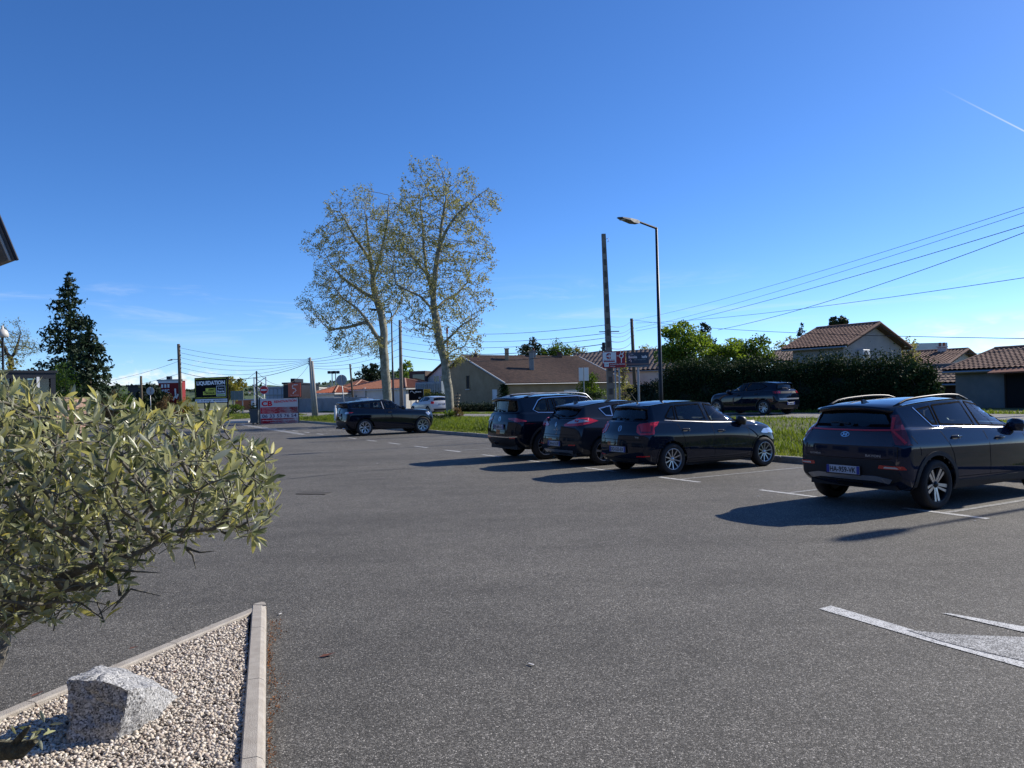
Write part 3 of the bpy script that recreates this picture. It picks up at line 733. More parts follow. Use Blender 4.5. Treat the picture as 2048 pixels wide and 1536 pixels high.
    def handles(s, pts, m_=None):
        for (x, z) in pts:
            for sd in (-1, 1):
                loc, nrm, _, _ = s.surf.t.ray_cast(Vector((x, sd*3, z)), Vector((0, -sd, 0))); y = loc.y
                d = s.patch('handle_recess', rnd_poly([(x-.10, z-.03), (x+.08, z-.03), (x+.08, z+.028), (x-.10, z+.028)], .03), 'R' if sd < 0 else 'L', BLACK, .002, res=.2)
                mb = MB(); mb.tube([(x-.10, y-sd*.004, z+.004), (x-.08, y+sd*.03, z+.006), (x+.06, y+sd*.03, z+.006), (x+.08, y-sd*.004, z+.004)], [.012, .014, .014, .012], 8); mb.build('door_handle', m_ or s.paint, s.root, True)
    def fin(s, x, h=.06, rod=False):
        loc, nrm, _, _ = s.surf.t.ray_cast(Vector((x, 0, 4)), Vector((0, 0, -1))); z = loc.z-.004; mb = MB()
        if rod: mb.tube([(x, 0, z), (x, 0, z+.02)], [.025, .018], 10); mb.tube([(x, 0, z+.015), (x-.17, 0, z+.22)], [.006, .003], 6)
        else: mb.prism([(x-.06, -.018, z), (x+.10, -.018, z), (x-.02, -.008, z+h), (x-.055, -.008, z+h)], (0, .03, 0))
        mb.build('antenna', s.paint if not rod else BLACK, s.root)
    def spoiler(s, pts_y, x0, z0, x1, z1, th, m_, name='spoiler'):
        """wing over the rear window: from roof edge (x1,z1) back to (x0,z0)"""
        mb = MB(); W_ = pts_y; n = 13
        for k in range(n):
            y = W_*(1-2*k/(n-1)); c = (y/W_)**2; dz = -.045*c; xx = .10*c**1.5
            mb.v += [(x1+xx*.6, y, z1+dz*.8), (x0+xx+.03, y, z0+dz+.006), (x0+xx, y, z0+dz-.01), (x0+xx+.01, y, z0+dz-th), (x1+xx*.6, y, z1+dz-th*1.6)]
        for k in range(n-1):
            for j in range(4): a = k*5+j; mb.f.append((a, a+1, a+6, a+5))
        mb.f.append((0, 4, 3, 2, 1)); b = (n-1)*5; mb.f.append((b, b+1, b+2, b+3, b+4))
        return mb.build(name, m_, s.root, True)
    def rails(s, x0, x1, y, m_, lift=.035):
        for sd in (-1, 1):
            pts = []
            for t in np.linspace(0, 1, 15):
                x = x0+(x1-x0)*t; yy = sd*(y+.03*math.sin(math.pi*t)); loc, nrm, _, _ = s.surf.t.ray_cast(Vector((x, yy, 4)), Vector((0, 0, -1)))
                pts.append((x, yy, loc.z+lift*min(1, math.sin(math.pi*t)*2.2)))
            mb = MB(); mb.tube(pts, .017, 8); mb.build('roof_rail', m_, s.root, True)
    def arch_trim(s, m_, wid=.06, off=.012, depth=.02, full=False):
        S = s.S; r = S['arch']
        for x in S['axles']:
            a0 = math.asin(max(-1, (S['clear']+.04-S['wz'])/r)); A = np.linspace(a0, math.pi-a0, 22); pol = [(x+r*.995*math.cos(a), S['wz']+r*.995*math.sin(a)) for a in A] + [(x+(r+wid)*math.cos(a), S['wz']+(r+wid)*math.sin(a)) for a in A[::-1]]
            s.patch('arch_trim', pol, 'R', m_, off, depth, both=True, res=.2)
    def gaps(s, lst, view='R', w=.008):
        for p in lst: s.lines('panel_gap', [line_poly(p, w)], view, GAP, .0025, both=view == 'R')

def base_rings(Lg, w, zsill, zb_r, zb_f, roof, xr_roof, xf_roof, xcowl, wroof, zroof_edge, hood, **k):
    """stack of outlines for a hatchback / SUV, rear at x=0"""
    tail = k.get('tail', [.05, .02, 0.0, .03, .07, .11, .14]); nose = k.get('nose', [.10, .03, 0, .02, .07]); zmid = k.get('zmid', .50); zsh = k.get('zsh', zb_r-.12)
    R = []
    R.append(dict(xr=tail[0]+.05, xf=Lg-nose[0]-.05, w=w-.14, rr=.16, rf=.35, z=[(0, k.get('zrear', zsill+.05)), (.8, zsill), (Lg-.8, zsill), (Lg, zsill+.03)]))
    R.append(dict(xr=tail[0], xf=Lg-nose[0], w=w-.05, rr=.17, rf=.38, z=[(0, k.get('zrear', zsill+.05)+.05), (.8, zsill+.03), (Lg-.8, zsill+.03), (Lg, zsill+.06)]))
    R.append(dict(xr=tail[1], xf=Lg-nose[1], w=w-.012, rr=.18, rf=.40, z=[(0, zmid-.10), (Lg*.5, zsill+.14), (Lg, zmid-.10)]))
    R.append(dict(xr=tail[2], xf=Lg-nose[2], w=w, rr=.19, rf=.42, z=[(0, zmid+.06), (Lg*.5, zmid+.02), (Lg, zmid+.06)]))
    R.append(dict(xr=tail[3], xf=Lg-nose[3], w=w-.004, rr=.19, rf=.44, z=[(0, zsh-.10), (Lg*.5, zsh-.14), (Lg-.6, hood-.20), (Lg, hood-.22)]))
    R.append(dict(xr=tail[4], xf=Lg-nose[4], w=w-.035, rr=.19, rf=.46, wf=w-.13, z=[(0, zsh+.04), (Lg*.45, zsh-.02), (xcowl, zb_f-.05), (Lg-.5, hood-.04), (Lg, hood-.12)]))
    R.append(dict(xr=tail[5], xf=(xcowl+Lg)/2+.25, w=w-.085, rr=.20, rf=.42, wf=w-.19, bf=.22, z=[(0, zb_r), (Lg*.4, (zb_r*.6+zb_f*.4)), (xcowl, zb_f), ((xcowl+Lg)/2+.25, hood+.035), (Lg, hood)]))
    R.append(dict(xr=tail[6], xf=xcowl, w=w-.115, rr=.20, rf=.20, wr=w-.17, wf=w-.17, bf=.20, z=[(0, zb_r+.03), (Lg*.4, (zb_r*.6+zb_f*.4)+.03), (xcowl-.3, zb_f+.045), (xcowl, zb_f+.05)]))
    R.append(dict(xr=xr_roof, xf=xf_roof, w=wroof, rr=.10, rf=.12, wr=wroof-.05, wf=wroof-.05, br=k.get('rbow', .05), bf=.12, z=zroof_edge))
    return R
SUBS = [2, 3, 4, 5, 5, 4, 4, 13]
# ------------------------------------------------------------------ the parked cars
NAVY = paint('paint_navy', (.008, .017, .042)); BLK = paint('paint_black', (.004, .007, .016)); ANTH = paint('paint_anthracite', (.022, .026, .034)); POLOP = paint('paint_blue_black', (.007, .012, .024))
WHITE_P = mat('paint_white', (.46, .47, .49), .3, 0, coat=1.0); SILV_P = mat('paint_silver', (.35, .38, .42), .3, .4, coat=1.0); BEIGE_P = mat('paint_beige', (.45, .40, .30), .4, .1, coat=.7)
ROW = 'cars parked nose to the kerb'
def lot_loc(u, v, z=0.0): p = L(u, v, z); return (p.x, p.y, z)
def emblem_ring(c, y, z, ry, rz, m_, name='emblem', w=.008, off=.006, parent=None):
    A = np.linspace(0, 2*np.pi, 25)[:-1]; pol = [(y+ry*math.cos(a), z+rz*math.sin(a)) for a in A]
    quads, _ = ring_poly(pol, w); return c.lines(name, quads, 'B', m_, off, parent, .2)
def vw_badge(c, y, z, r):
    e = emblem_ring(c, y, z, r, r, CHROME, w=r*.14)
    V = [[(-.42, .82), (0, .02), (.42, .82)], [(-.80, .48), (-.42, -.66), (0, .1), (.42, -.66), (.80, .48)]]
    c.lines('emblem_bars', [line_poly([(y+a*r, z+b*r) for a, b in q], r*.17) for q in V], 'B', CHROME, .007, e, .2)
CV = corner_view

# --- crossover with light bar, nearest ------------------------------------------------
S = dict(w=.885, axles=(.73, 3.31), arch=.385, wz=.325, clear=.22, wr=.325, rim=.238, tw=.205, track=1.535, style='blade', belt=1.02, seats=(2.15, 1.25), crown=.03, subs=SUBS, rear_dark=True,
    rings=base_rings(4.18, .885, .22, 1.06, .97, 1.47, .20, 2.22, 3.12, .60, [(0, 1.30), (.25, 1.335), (.9, 1.41), (1.45, 1.432), (2.0, 1.405), (2.3, 1.34)], .93, tail=[.09, .03, 0, .005, .05, .09, .12], zmid=.50, zsh=.92, zrear=.30),
    side_windows=[dict(poly=[(.66, 1.315), (.84, 1.10), (.95, 1.093), (.95, 1.355)], r=.02, dark=1), dict(poly=[(.99, 1.09), (1.76, 1.05), (1.68, 1.395), (.99, 1.365)], r=.03, dark=1), dict(poly=[(1.86, 1.045), (2.70, 1.0), (2.32, 1.25), (2.10, 1.345), (1.77, 1.395)], r=.03)],
    rear_window=[(-.62, 1.09), (.62, 1.09), (.50, 1.305), (-.50, 1.305)], windscreen=[(-.60, 1.05), (.60, 1.05), (.48, 1.32), (-.48, 1.32)])
c = Car('crossover_car', 'dark navy crossover with a red light bar across its tailgate and roof rails', S, lot_loc(23.93, -.5), V_ANG, NAVY, ROW)
c.spoiler(.56, .10, 1.375, .42, 1.405, .06, BLK)
c.patch('tailgate_panel', rnd_poly([(-.66, 1.062), (.66, 1.062), (.72, .93), (.70, .845), (-.70, .845), (-.72, .93)], .03), 'B', mat('tinted_panel', (.030, .012, .014), .15, coat=1.0), .004)
lb = c.patch('light_bar', line_poly([(-.70, 1.052), (-.35, 1.045), (.35, 1.045), (.70, 1.052)], .020), 'B', RED_L, .009)
for sd in ('R', 'L'):
    s_ = -1 if sd == 'R' else 1; vw = CV(38, sd)
    def q(pts): return [(s_*a, z) for a, z in pts]
    lm = c.patch('tail_light', q([(.60, 1.245), (.68, 1.25), (.745, 1.06), (.80, .875), (.83, .86), (.62, .868), (.575, 1.045)]), vw, RED_D, .006, .01)
    c.lines('light_strip', [line_poly(q([(.625, 1.215), (.595, 1.05), (.74, .885)]), .034)], vw, RED_L, .011, lm)
    c.patch('rear_reflector', rnd_poly(q([(.50, .60), (.80, .595), (.83, .55), (.49, .555)]), .01), CV(15, sd), RED_L, .008, .008)
    c.patch('reverse_light', rnd_poly(q([(.57, .585), (.72, .582), (.75, .56), (.56, .563)]), .008), CV(15, sd), CLEAR_L, .012)
e = emblem_ring(c, 0, .985, .068, .036, CHROME, w=.009, off=.010)
c.lines('emblem_bars', [line_poly(q, .013) for q in ([(.034, .960), (.018, 1.010)], [(-.018, .960), (-.034, 1.010)], [(.026, .982), (-.026, .988)])], 'B', CHROME, .011, e)
text_obj('badge', 'HYUNDAI', (-.012, .52, .708), (0, -1, 0), (0, 0, 1), .17, .024, SILVER, c.root, .02, .012); text_obj('badge', 'BAYON', (-.006, -.36, .708), (0, -1, 0), (0, 0, 1), .22, .032, SILVER, c.root, .02, .02)
c.patch('bumper_insert', rnd_poly([(-.70, .66), (.70, .66), (.78, .42), (.62, .36), (-.62, .36), (-.78, .42)], .05), 'B', BLACKR, .005)
c.patch('skid_plate', rnd_poly([(-.66, .42), (-.45, .455), (.45, .455), (.66, .42), (.60, .36), (.42, .395), (-.42, .395), (-.60, .36)], .02), 'B', SILVER, .012, .01)
c.plate(0, .515, 'HA-959-VK', .016)
c.arch_trim(BLACKR, .055); c.patch('sill_trim', [(1.10, .25), (2.95, .25), (2.95, .36), (1.10, .36)], 'R', BLACKR, .008, .01, both=True, res=.1)
c.rails(.36, 2.0, .52, BLACK, .05); c.fin(.48); c.mirrors(2.62, 1.03, NAVY); c.handles([(1.20, .925), (2.17, .87)])
c.lines('window_trim', [line_poly([(.62, 1.335), (.82, 1.085), (1.8, 1.032), (2.72, .985)], .016)], 'R', CHROME, .008, both=True)
c.gaps([[(.86, 1.09), (.95, .95), (1.08, .72), (1.15, .40)], [(1.80, 1.40), (1.84, 1.04), (1.90, .8), (1.90, .38)], [(2.78, .98), (2.86, .75), (2.83, .38)], [(1.15, .40), (2.83, .38)], [(.30, .98), (.42, .8), (.42, .72)]])
c.gaps([[(-.74, .845), (-.74, .70), (-.55, .675), (.55, .675), (.74, .70), (.74, .845)]], 'B', .009)
c.patch('exhaust_trim', rnd_poly([(-.20, .335), (.20, .335), (.20, .30), (-.20, .30)], .01), 'B', BLACK, .004)

# --- small blue-black hatchback --------------------------------------------------------
S = dict(w=.84, axles=(.72, 3.21), arch=.355, wz=.305, clear=.17, wr=.305, rim=.208, tw=.195, track=1.465, style='ten', belt=.98, seats=(2.05, 1.2), crown=.03, subs=SUBS, spin=.2,
    rings=base_rings(3.97, .84, .17, 1.03, .93, 1.46, .30, 2.10, 2.98, .585, [(0, 1.31), (.3, 1.345), (.9, 1.405), (1.35, 1.415), (1.9, 1.385), (2.2, 1.32)], .86, tail=[.06, .015, 0, .03, .08, .13, .17], zmid=.48, zsh=.88, zrear=.24),
    side_windows=[dict(poly=[(.66, 1.12), (.72, 1.085), (.90, 1.052), (.92, 1.345), (.87, 1.335)], r=.03, dark=1), dict(poly=[(.95, 1.05), (1.69, 1.0), (1.60, 1.365), (.95, 1.345)], r=.03), dict(poly=[(1.80, .998), (2.63, .965), (2.30, 1.18), (1.98, 1.325), (1.71, 1.365)], r=.03)],
    rear_window=[(-.60, 1.065), (.60, 1.065), (.50, 1.315), (-.50, 1.315)], windscreen=[(-.58, 1.0), (.58, 1.0), (.47, 1.30), (-.47, 1.30)])
c = Car('hatchback_car', 'small blue-black hatchback with ten-spoke alloy wheels and a rod aerial', S, lot_loc(18.5, -.25), V_ANG, POLOP, ROW)
c.spoiler(.53, .22, 1.355, .50, 1.39, .05, POLOP); c.patch('brake_light', rnd_poly([(-.16, 1.335), (.16, 1.335), (.16, 1.318), (-.16, 1.318)], .005), 'B', RED_L, .004)
for sd in ('R', 'L'):
    s_ = -1 if sd == 'R' else 1; vw = CV(35, sd)
    lm = c.patch('tail_light', rnd_poly(q([(.46, .965), (.50, 1.0), (.86, 1.035), (.84, .97), (.80, .93), (.82, .80), (.56, .79), (.46, .84)]), .02), vw, RED_L, .008, .01)
    c.lines('light_strip', [line_poly(q([(.50, .955), (.56, .84), (.76, .84), (.76, .95)]), .03)], vw, RED_D, .012, lm)
    c.patch('rear_reflector', rnd_poly(q([(.50, .385), (.78, .40), (.79, .378), (.50, .362)]), .005), CV(20, sd), RED_L, .007, .006)
vw_badge(c, 0, .905, .055); c.plate(0, .50, 'DD-533-EX', .008)
text_obj('badge', 'TSI', (.035, -.53, .735), (0, -1, 0), (0, 0, 1), .12, .03, SILVER, c.root, .02, .022)
c.gaps([[(-.66, .99), (-.70, .69), (.70, .69), (.66, .99)]], 'B', .009); c.gaps([[(-.80, .62), (.80, .62)]], 'B', .009); c.patch('diffuser', rnd_poly([(-.55, .33), (.55, .33), (.50, .26), (-.50, .26)], .02), 'B', BLACKR, .006)
c.gaps([[(.82, 1.05), (.92, .95), (1.02, .70), (1.10, .30)], [(1.74, 1.37), (1.76, 1.0), (1.80, .7), (1.79, .28)], [(2.74, .95), (2.78, .7), (2.72, .28)], [(1.10, .30), (2.72, .28)]])
c.patch('side_moulding', line_poly([(1.14, .50), (1.9, .492), (2.68, .49)], .05), 'R', POLOP, .014, .014, both=True, res=.12); c.patch('sill_trim', [(1.08, .19), (2.84, .19), (2.84, .25), (1.08, .25)], 'R', BLACKR, .006, both=True)
c.fin(.52, rod=True); c.mirrors(2.58, .985, BLACK); c.handles([(1.10, .86), (2.00, .80)]); c.arch_trim(POLOP, .025, .008, .012)
c.lines('window_trim', [line_poly([(.64, 1.06), (.90, 1.038), (1.74, .985), (2.66, .952)], .012)], 'R', SILVER, .008, both=True)
for sd in (-1, 1): c.patch('headlight', rnd_poly([(sd*.40, .70), (sd*.74, .80), (sd*.78, .70), (sd*.45, .62)], .03), 'F', HEADL, .006, .006)
c.patch('headlight_wrap', rnd_poly([(3.55, .70), (3.60, .79), (3.38, .80), (3.33, .77)], .02), 'R', HEADL, .006, both=True); 

# --- anthracite hatchback with big two-tone lamps -----------------------------------------
S = dict(w=.90, axles=(.77, 3.41), arch=.37, wz=.315, clear=.17, wr=.315, rim=.215, tw=.205, track=1.545, style='five', belt=1.0, seats=(2.1, 1.25), crown=.035, subs=SUBS, spin=.1,
    rings=base_rings(4.30, .90, .17, 1.05, .95, 1.47, .34, 2.25, 3.2, .59, [(0, 1.27), (.36, 1.33), (1.0, 1.41), (1.5, 1.425), (2.1, 1.385), (2.4, 1.32)], .88, tail=[.08, .02, 0, .04, .07, .12, .18], zmid=.50, zsh=.90, zrear=.26, rbow=.08),
    side_windows=[dict(poly=[(.80, 1.275), (.93, 1.10), (1.12, 1.085), (1.14, 1.335)], r=.02, seal=CHROME, dark=1), dict(poly=[(1.17, 1.082), (1.90, 1.03), (1.80, 1.385), (1.19, 1.345)], r=.03), dict(poly=[(1.98, 1.025), (2.85, .98), (2.48, 1.2), (2.18, 1.33), (1.90, 1.385)], r=.03)],
    rear_window=[(-.52, 1.13), (-.40, 1.09), (.40, 1.09), (.52, 1.13), (.56, 1.31), (-.56, 1.31)], windscreen=[(-.62, 1.03), (.62, 1.03), (.50, 1.31), (-.50, 1.31)])
c = Car('family_hatchback', 'anthracite hatchback with large red and white lamps between the two dark cars', S, lot_loc(15.92, -.13), V_ANG, ANTH, ROW)
c.spoiler(.55, .25, 1.35, .52, 1.385, .05, ANTH); c.patch('brake_light', rnd_poly([(-.18, 1.325), (.18, 1.325), (.18, 1.308), (-.18, 1.308)], .005), 'B', RED_L, .006)
for sd in ('R', 'L'):
    s_ = -1 if sd == 'R' else 1; vw = CV(40, sd)
    lm = c.patch('tail_light', rnd_poly(q([(.28, .915), (.42, .985), (.62, 1.06), (.86, 1.07), (1.06, 1.0), (.92, .945), (.72, .905), (.34, .885)]), .025), vw, RED_L, .010, .01)
    c.patch('reverse_light', rnd_poly(q([(.37, .945), (.44, .985), (.63, 1.05), (.80, 1.025), (.90, .995), (.62, .955)]), .02), vw, CLEAR_L, .013, 0, lm)
    c.patch('rear_reflector', rnd_poly(q([(.50, .485), (.72, .49), (.72, .465), (.50, .46)]), .005), CV(20, sd), RED_L, .007, .006)
e = c.lines('emblem', ring_poly([(0, .98), (.036, .925), (0, .87), (-.036, .925)], .014)[0], 'B', CHROME, .008, None, .2)
c.plate(0, .495, 'DH-615-SF', .01); text_obj('badge', 'MEGANE', (.03, .02, .80), (0, -1, 0), (0, 0, 1), .20, .022, SILVER, c.root, .02, .03)
c.gaps([[(-.62, 1.06), (-.70, .70), (.70, .70), (.62, 1.06)], [(-.82, .64), (.82, .64)]], 'B', .009); c.patch('skid_plate', rnd_poly([(-.62, .35), (.62, .35), (.56, .27), (.40, .30), (-.40, .30), (-.56, .27)], .02), 'B', SILVER, .010, .008)
c.gaps([[(.90, 1.09), (1.0, .95), (1.08, .70), (1.14, .30)], [(1.92, 1.0), (1.95, .7), (1.93, .28)], [(1.14, .30), (2.9, .28)]]); c.fin(.62, .05); c.mirrors(2.78, 1.0, ANTH); c.handles([(1.25, .93), (2.2, .86)]); c.arch_trim(ANTH, .02, .006, .01)
c.patch('rear_wiper_arm', line_poly([(.0, 1.06), (.12, 1.10), (.30, 1.12)], .03), 'B', BLACK, .05, .03)

# --- black SUV with chrome trims -------------------------------------------------------------
S = dict(w=.92, axles=(.88, 3.56), arch=.425, wz=.365, clear=.22, wr=.36, rim=.25, tw=.23, track=1.58, style='double', belt=1.13, seats=(2.25, 1.4), crown=.03, subs=SUBS, rear_dark=True,
    rings=base_rings(4.50, .92, .24, 1.16, 1.07, 1.64, .16, 2.45, 3.35, .66, [(0, 1.50), (.2, 1.535), (.9, 1.585), (1.6, 1.60), (2.3, 1.56), (2.6, 1.49)], 1.03, tail=[.12, .03, 0, .03, .06, .09, .12], zmid=.56, zsh=1.0, zrear=.32),
    side_windows=[dict(poly=[(.62, 1.25), (.72, 1.19), (1.02, 1.18), (1.02, 1.52), (.90, 1.51), (.80, 1.46)], r=.05, dark=1), dict(poly=[(1.05, 1.18), (1.25, 1.175), (1.18, 1.525), (1.05, 1.52)], r=.02, dark=1), dict(poly=[(1.29, 1.175), (2.08, 1.155), (2.0, 1.545), (1.22, 1.53)], r=.03, dark=1), dict(poly=[(2.16, 1.15), (3.0, 1.12), (2.62, 1.38), (2.38, 1.49), (2.08, 1.545)], r=.03)],
    rear_window=[(-.64, 1.20), (.64, 1.20), (.57, 1.50), (-.57, 1.50)], windscreen=[(-.68, 1.14), (.68, 1.14), (.56, 1.48), (-.56, 1.48)])
c = Car('suv_car', 'black SUV with chrome window surround and bright rear bumper strip', S, lot_loc(13.64, -.37), V_ANG, BLK, ROW)
c.spoiler(.60, .04, 1.555, .34, 1.585, .05, BLK); c.rails(.45, 2.6, .575, SILVER, .05); c.fin(.42, .05)
for sd in ('R', 'L'):
    s_ = -1 if sd == 'R' else 1; vw = CV(35, sd)
    lm = c.patch('tail_light', rnd_poly(q([(.38, 1.045), (.66, 1.055), (.90, .985), (.90, .955), (.62, .955), (.58, .99), (.40, 1.01)]), .015), vw, RED_L, .008, .01)
    c.patch('light_strip', rnd_poly(q([(.42, 1.035), (.62, 1.04), (.60, 1.005), (.43, 1.015)]), .01), vw, RED_D, .012, 0, lm)
    c.patch('rear_reflector', rnd_poly(q([(.50, .575), (.72, .58), (.72, .545), (.50, .54)]), .005), CV(15, sd), RED_L, .010, .006)
vw_badge(c, 0, 1.025, .06); c.plate(0, .83, 'FB-808-ZL', .008); c.patch('chrome_strip', line_poly([(-.80, .595), (-.4, .575), (.4, .575), (.80, .595)], .022), 'B', CHROME, .012, .008)
c.patch('lower_bumper', rnd_poly([(-.72, .55), (.72, .55), (.68, .34), (-.68, .34)], .04), 'B', BLACKR, .006); mb = MB(); mb.tube([(.02, .05, .42), (-.06, .05, .40), (-.08, .05, .46)], [.025, .025, .028], 8); mb.build('tow_hitch', BLACK, c.root)
c.gaps([[(-.70, 1.16), (-.78, .95), (-.74, .70), (.74, .70), (.78, .95), (.70, 1.16)]], 'B', .009); c.arch_trim(BLACKR, .05); c.patch('sill_trim', [(1.3, .26), (3.12, .26), (3.12, .38), (1.3, .38)], 'R', BLACKR, .008, .01, both=True, res=.1)
c.gaps([[(1.16, 1.17), (1.20, .95), (1.32, .75), (1.36, .40)], [(2.12, 1.15), (2.16, .8), (2.14, .40)], [(3.08, 1.1), (3.12, .8), (3.08, .4)]]); c.handles([(1.45, 1.0), (2.4, .97)]); c.mirrors(2.95, 1.16, BLK)
c.lines('window_trim', [line_poly([(3.04, 1.095), (2.0, 1.14), (1.0, 1.162), (.72, 1.172), (.60, 1.245), (.78, 1.475), (.90, 1.53), (1.2, 1.545), (2.0, 1.565), (2.4, 1.51), (2.66, 1.38)], .020)], 'R', CHROME, .008, both=True, res=.07)

# --- dark coupe SUV with falling roofline -----------------------------------------------------
S = dict(w=.945, axles=(.87, 3.55), arch=.425, wz=.36, clear=.24, wr=.365, rim=.262, tw=.235, track=1.63, style='petal', belt=1.12, seats=(2.1, 1.25), crown=.03, subs=SUBS, rear_dark=True, spin=.15,
    rings=base_rings(4.36, .945, .25, 1.20, 1.06, 1.6, .10, 2.35, 3.12, .63, [(0, 1.41), (.15, 1.43), (.9, 1.50), (1.7, 1.535), (2.2, 1.50), (2.5, 1.42)], 1.02, tail=[.12, .03, 0, .03, .06, .09, .12], zmid=.58, zsh=1.04, zrear=.34),
    side_windows=[dict(poly=[(.36, 1.245), (.50, 1.225), (1.72, 1.145), (1.67, 1.465), (.85, 1.41), (.45, 1.35)], r=.02, dark=1), dict(poly=[(1.82, 1.14), (2.80, 1.085), (2.42, 1.32), (2.16, 1.435), (1.76, 1.47)], r=.02)],
    rear_window=[(-.66, 1.225), (.66, 1.225), (.58, 1.39), (-.58, 1.39)], windscreen=[(-.68, 1.13), (.68, 1.13), (.54, 1.42), (-.54, 1.42)])
c = Car('coupe_suv', 'black coupe SUV with a falling roofline and silver petal wheels near the tree', S, lot_loc(-2.15, .1), V_ANG, BLK, ROW)
c.spoiler(.60, -.03, 1.455, .34, 1.475, .05, BLK)
for sd in ('R', 'L'):
    s_ = -1 if sd == 'R' else 1; vw = CV(40, sd)
    lm = c.patch('tail_light', rnd_poly(q([(.52, 1.04), (.66, 1.06), (.92, 1.035), (.86, .995), (.64, .96), (.52, .97)]), .015), vw, CLEAR_L, .008, .01)
    c.patch('light_strip', rnd_poly(q([(.76, 1.048), (.92, 1.033), (.86, 1.0), (.76, .985)]), .01), vw, RED_L, .012, 0, lm)
    c.patch('rear_reflector', rnd_poly(q([(.58, .68), (.74, .685), (.74, .645), (.58, .64)]), .005), CV(20, sd), ORANGE_L, .009, .006)
    mb = MB(); mb.tube([(.10, s_*.52, .345), (-.005, s_*.52, .335)], .04, 12); mb.build('exhaust_pipe', CHROME, c.root)
c.plate(0, .915, 'CW-421-NA', .008); c.patch('lower_bumper', rnd_poly([(-.74, .60), (.74, .60), (.68, .36), (-.68, .36)], .04), 'B', BLACKR, .006); c.arch_trim(BLK, .05, .02, .02)
c.gaps([[(-.70, 1.2), (-.76, .95), (-.72, .74), (.72, .74), (.76, .95), (.70, 1.2)], [(-.8, .70), (.8, .70)]], 'B', .01); c.gaps([[(1.78, 1.14), (1.80, .8), (1.74, .40)], [(3.02, 1.06), (3.06, .8), (3.0, .4)], [(1.74, .40), (3.0, .40)]])
c.lines('window_trim', [line_poly([(1.745, 1.14), (1.70, 1.46)], .03)], 'R', SILVER, .008, both=True); c.handles([(2.02, 1.0)]); c.mirrors(2.75, 1.16, BLK)
for sd in (-1, 1): c.patch('headlight', rnd_poly([(sd*.42, .86), (sd*.80, .93), (sd*.82, .84), (sd*.48, .79)], .02), 'F', HEADL, .006, .006)
c.patch('headlight_wrap', rnd_poly([(3.85, .78), (3.98, .90), (3.74, .955), (3.72, .90)], .02), 'R', HEADL, .006, both=True); c.patch('sill_trim', [(1.32, .27), (3.1, .27), (3.1, .36), (1.32, .36)], 'R', BLACKR, .008, .008, both=True)

# ------------------------------------------------------------------ cars on the road
def road_heading(u): return V_ANG + math.pi/2 + math.atan(.094)     # towards -u
S2 = dict(w=.87, axles=(.75, 3.29), arch=.37, wz=.325, clear=.18, wr=.322, rim=.222, tw=.205, track=1.52, style='double', belt=1.0, seats=(2.05, 1.2), crown=.03, subs=SUBS, rear_dark=True,
    rings=base_rings(4.05, .87, .18, 1.04, .95, 1.45, .24, 2.15, 3.02, .59, [(0, 1.31), (.25, 1.335), (.9, 1.395), (1.35, 1.405), (1.95, 1.375), (2.25, 1.31)], .90, tail=[.07, .02, 0, .03, .07, .11, .15], zmid=.50, zsh=.90, zrear=.26),
    side_windows=[dict(poly=[(.66, 1.20), (.95, 1.08), (1.72, 1.03), (1.63, 1.36), (.95, 1.335)], r=.03, dark=1), dict(poly=[(1.82, 1.025), (2.66, .985), (2.32, 1.2), (2.02, 1.32), (1.73, 1.36)], r=.03)],
    rear_window=[(-.60, 1.075), (.60, 1.075), (.50, 1.31), (-.50, 1.31)], windscreen=[(-.58, 1.02), (.58, 1.02), (.48, 1.29), (-.48, 1.29)])
u0 = 8.15; c = Car('road_hatchback', 'black hatchback driving past the tall hedge on the road', S2, lot_loc(u0, 16.5, zr(u0)+.004), road_heading(u0), BLK)
c.spoiler(.54, .16, 1.355, .44, 1.385, .05, BLK); c.patch('lamp_band', rnd_poly([(-.76, .99), (.76, .99), (.74, .90), (-.74, .90)], .02), 'B', BLACK, .004); c.plate(0, .47, 'FK-608-HC', .01)
for sd in ('R', 'L'):
    s_ = -1 if sd == 'R' else 1; vw = CV(35, sd)
    lm = c.patch('tail_light', rnd_poly(q([(.48, 1.0), (.82, 1.0), (.80, .89), (.48, .905)]), .02), vw, RED_D, .008, .008)
    for k in range(3): c.patch('light_claw', q([(.55+k*.09, .985), (.59+k*.09, .985), (.56+k*.09, .91), (.52+k*.09, .91)]), vw, RED_L, .012, 0, lm)
c.patch('chrome_strip', rnd_poly([(-.66, .70), (.66, .70), (.64, .64), (-.64, .64)], .02), 'B', SILVER, .008); c.patch('lower_bumper', rnd_poly([(-.70, .40), (.70, .40), (.62, .28), (-.62, .28)], .02), 'B', BLACKR, .005)
c.mirrors(2.60, 1.0, BLK); c.handles([(1.15, .90), (2.05, .86)]); c.arch_trim(BLACK, .03, .01, .012); c.gaps([[(.82, 1.08), (1.0, .8), (1.1, .3)], [(1.77, 1.03), (1.8, .7), (1.78, .3)]]); c.fin(.50, .05)
def small_car(name, label, u, v, rot, m_, rear=True, dz=0.0):
    S = dict(S2); S['style'] = 'five'; c = Car(name, label, S, lot_loc(u, v, zr(u)+.004+dz), rot, m_)
    c.spoiler(.54, .16, 1.355, .44, 1.385, .05, m_)
    for sd in ('R', 'L'):
        s_ = -1 if sd == 'R' else 1
        c.patch('tail_light', rnd_poly([(s_*.56, 1.0), (s_*.82, 1.03), (s_*.84, .84), (s_*.60, .82)], .03), CV(35, sd), RED_L, .008, .008)
    c.plate(0, .80, 'AB-170-LD', .01); c.mirrors(2.60, 1.0, m_); c.patch('lower_bumper', rnd_poly([(-.70, .46), (.70, .46), (.62, .28), (-.62, .28)], .02), 'B', BLACKR, .005); return c
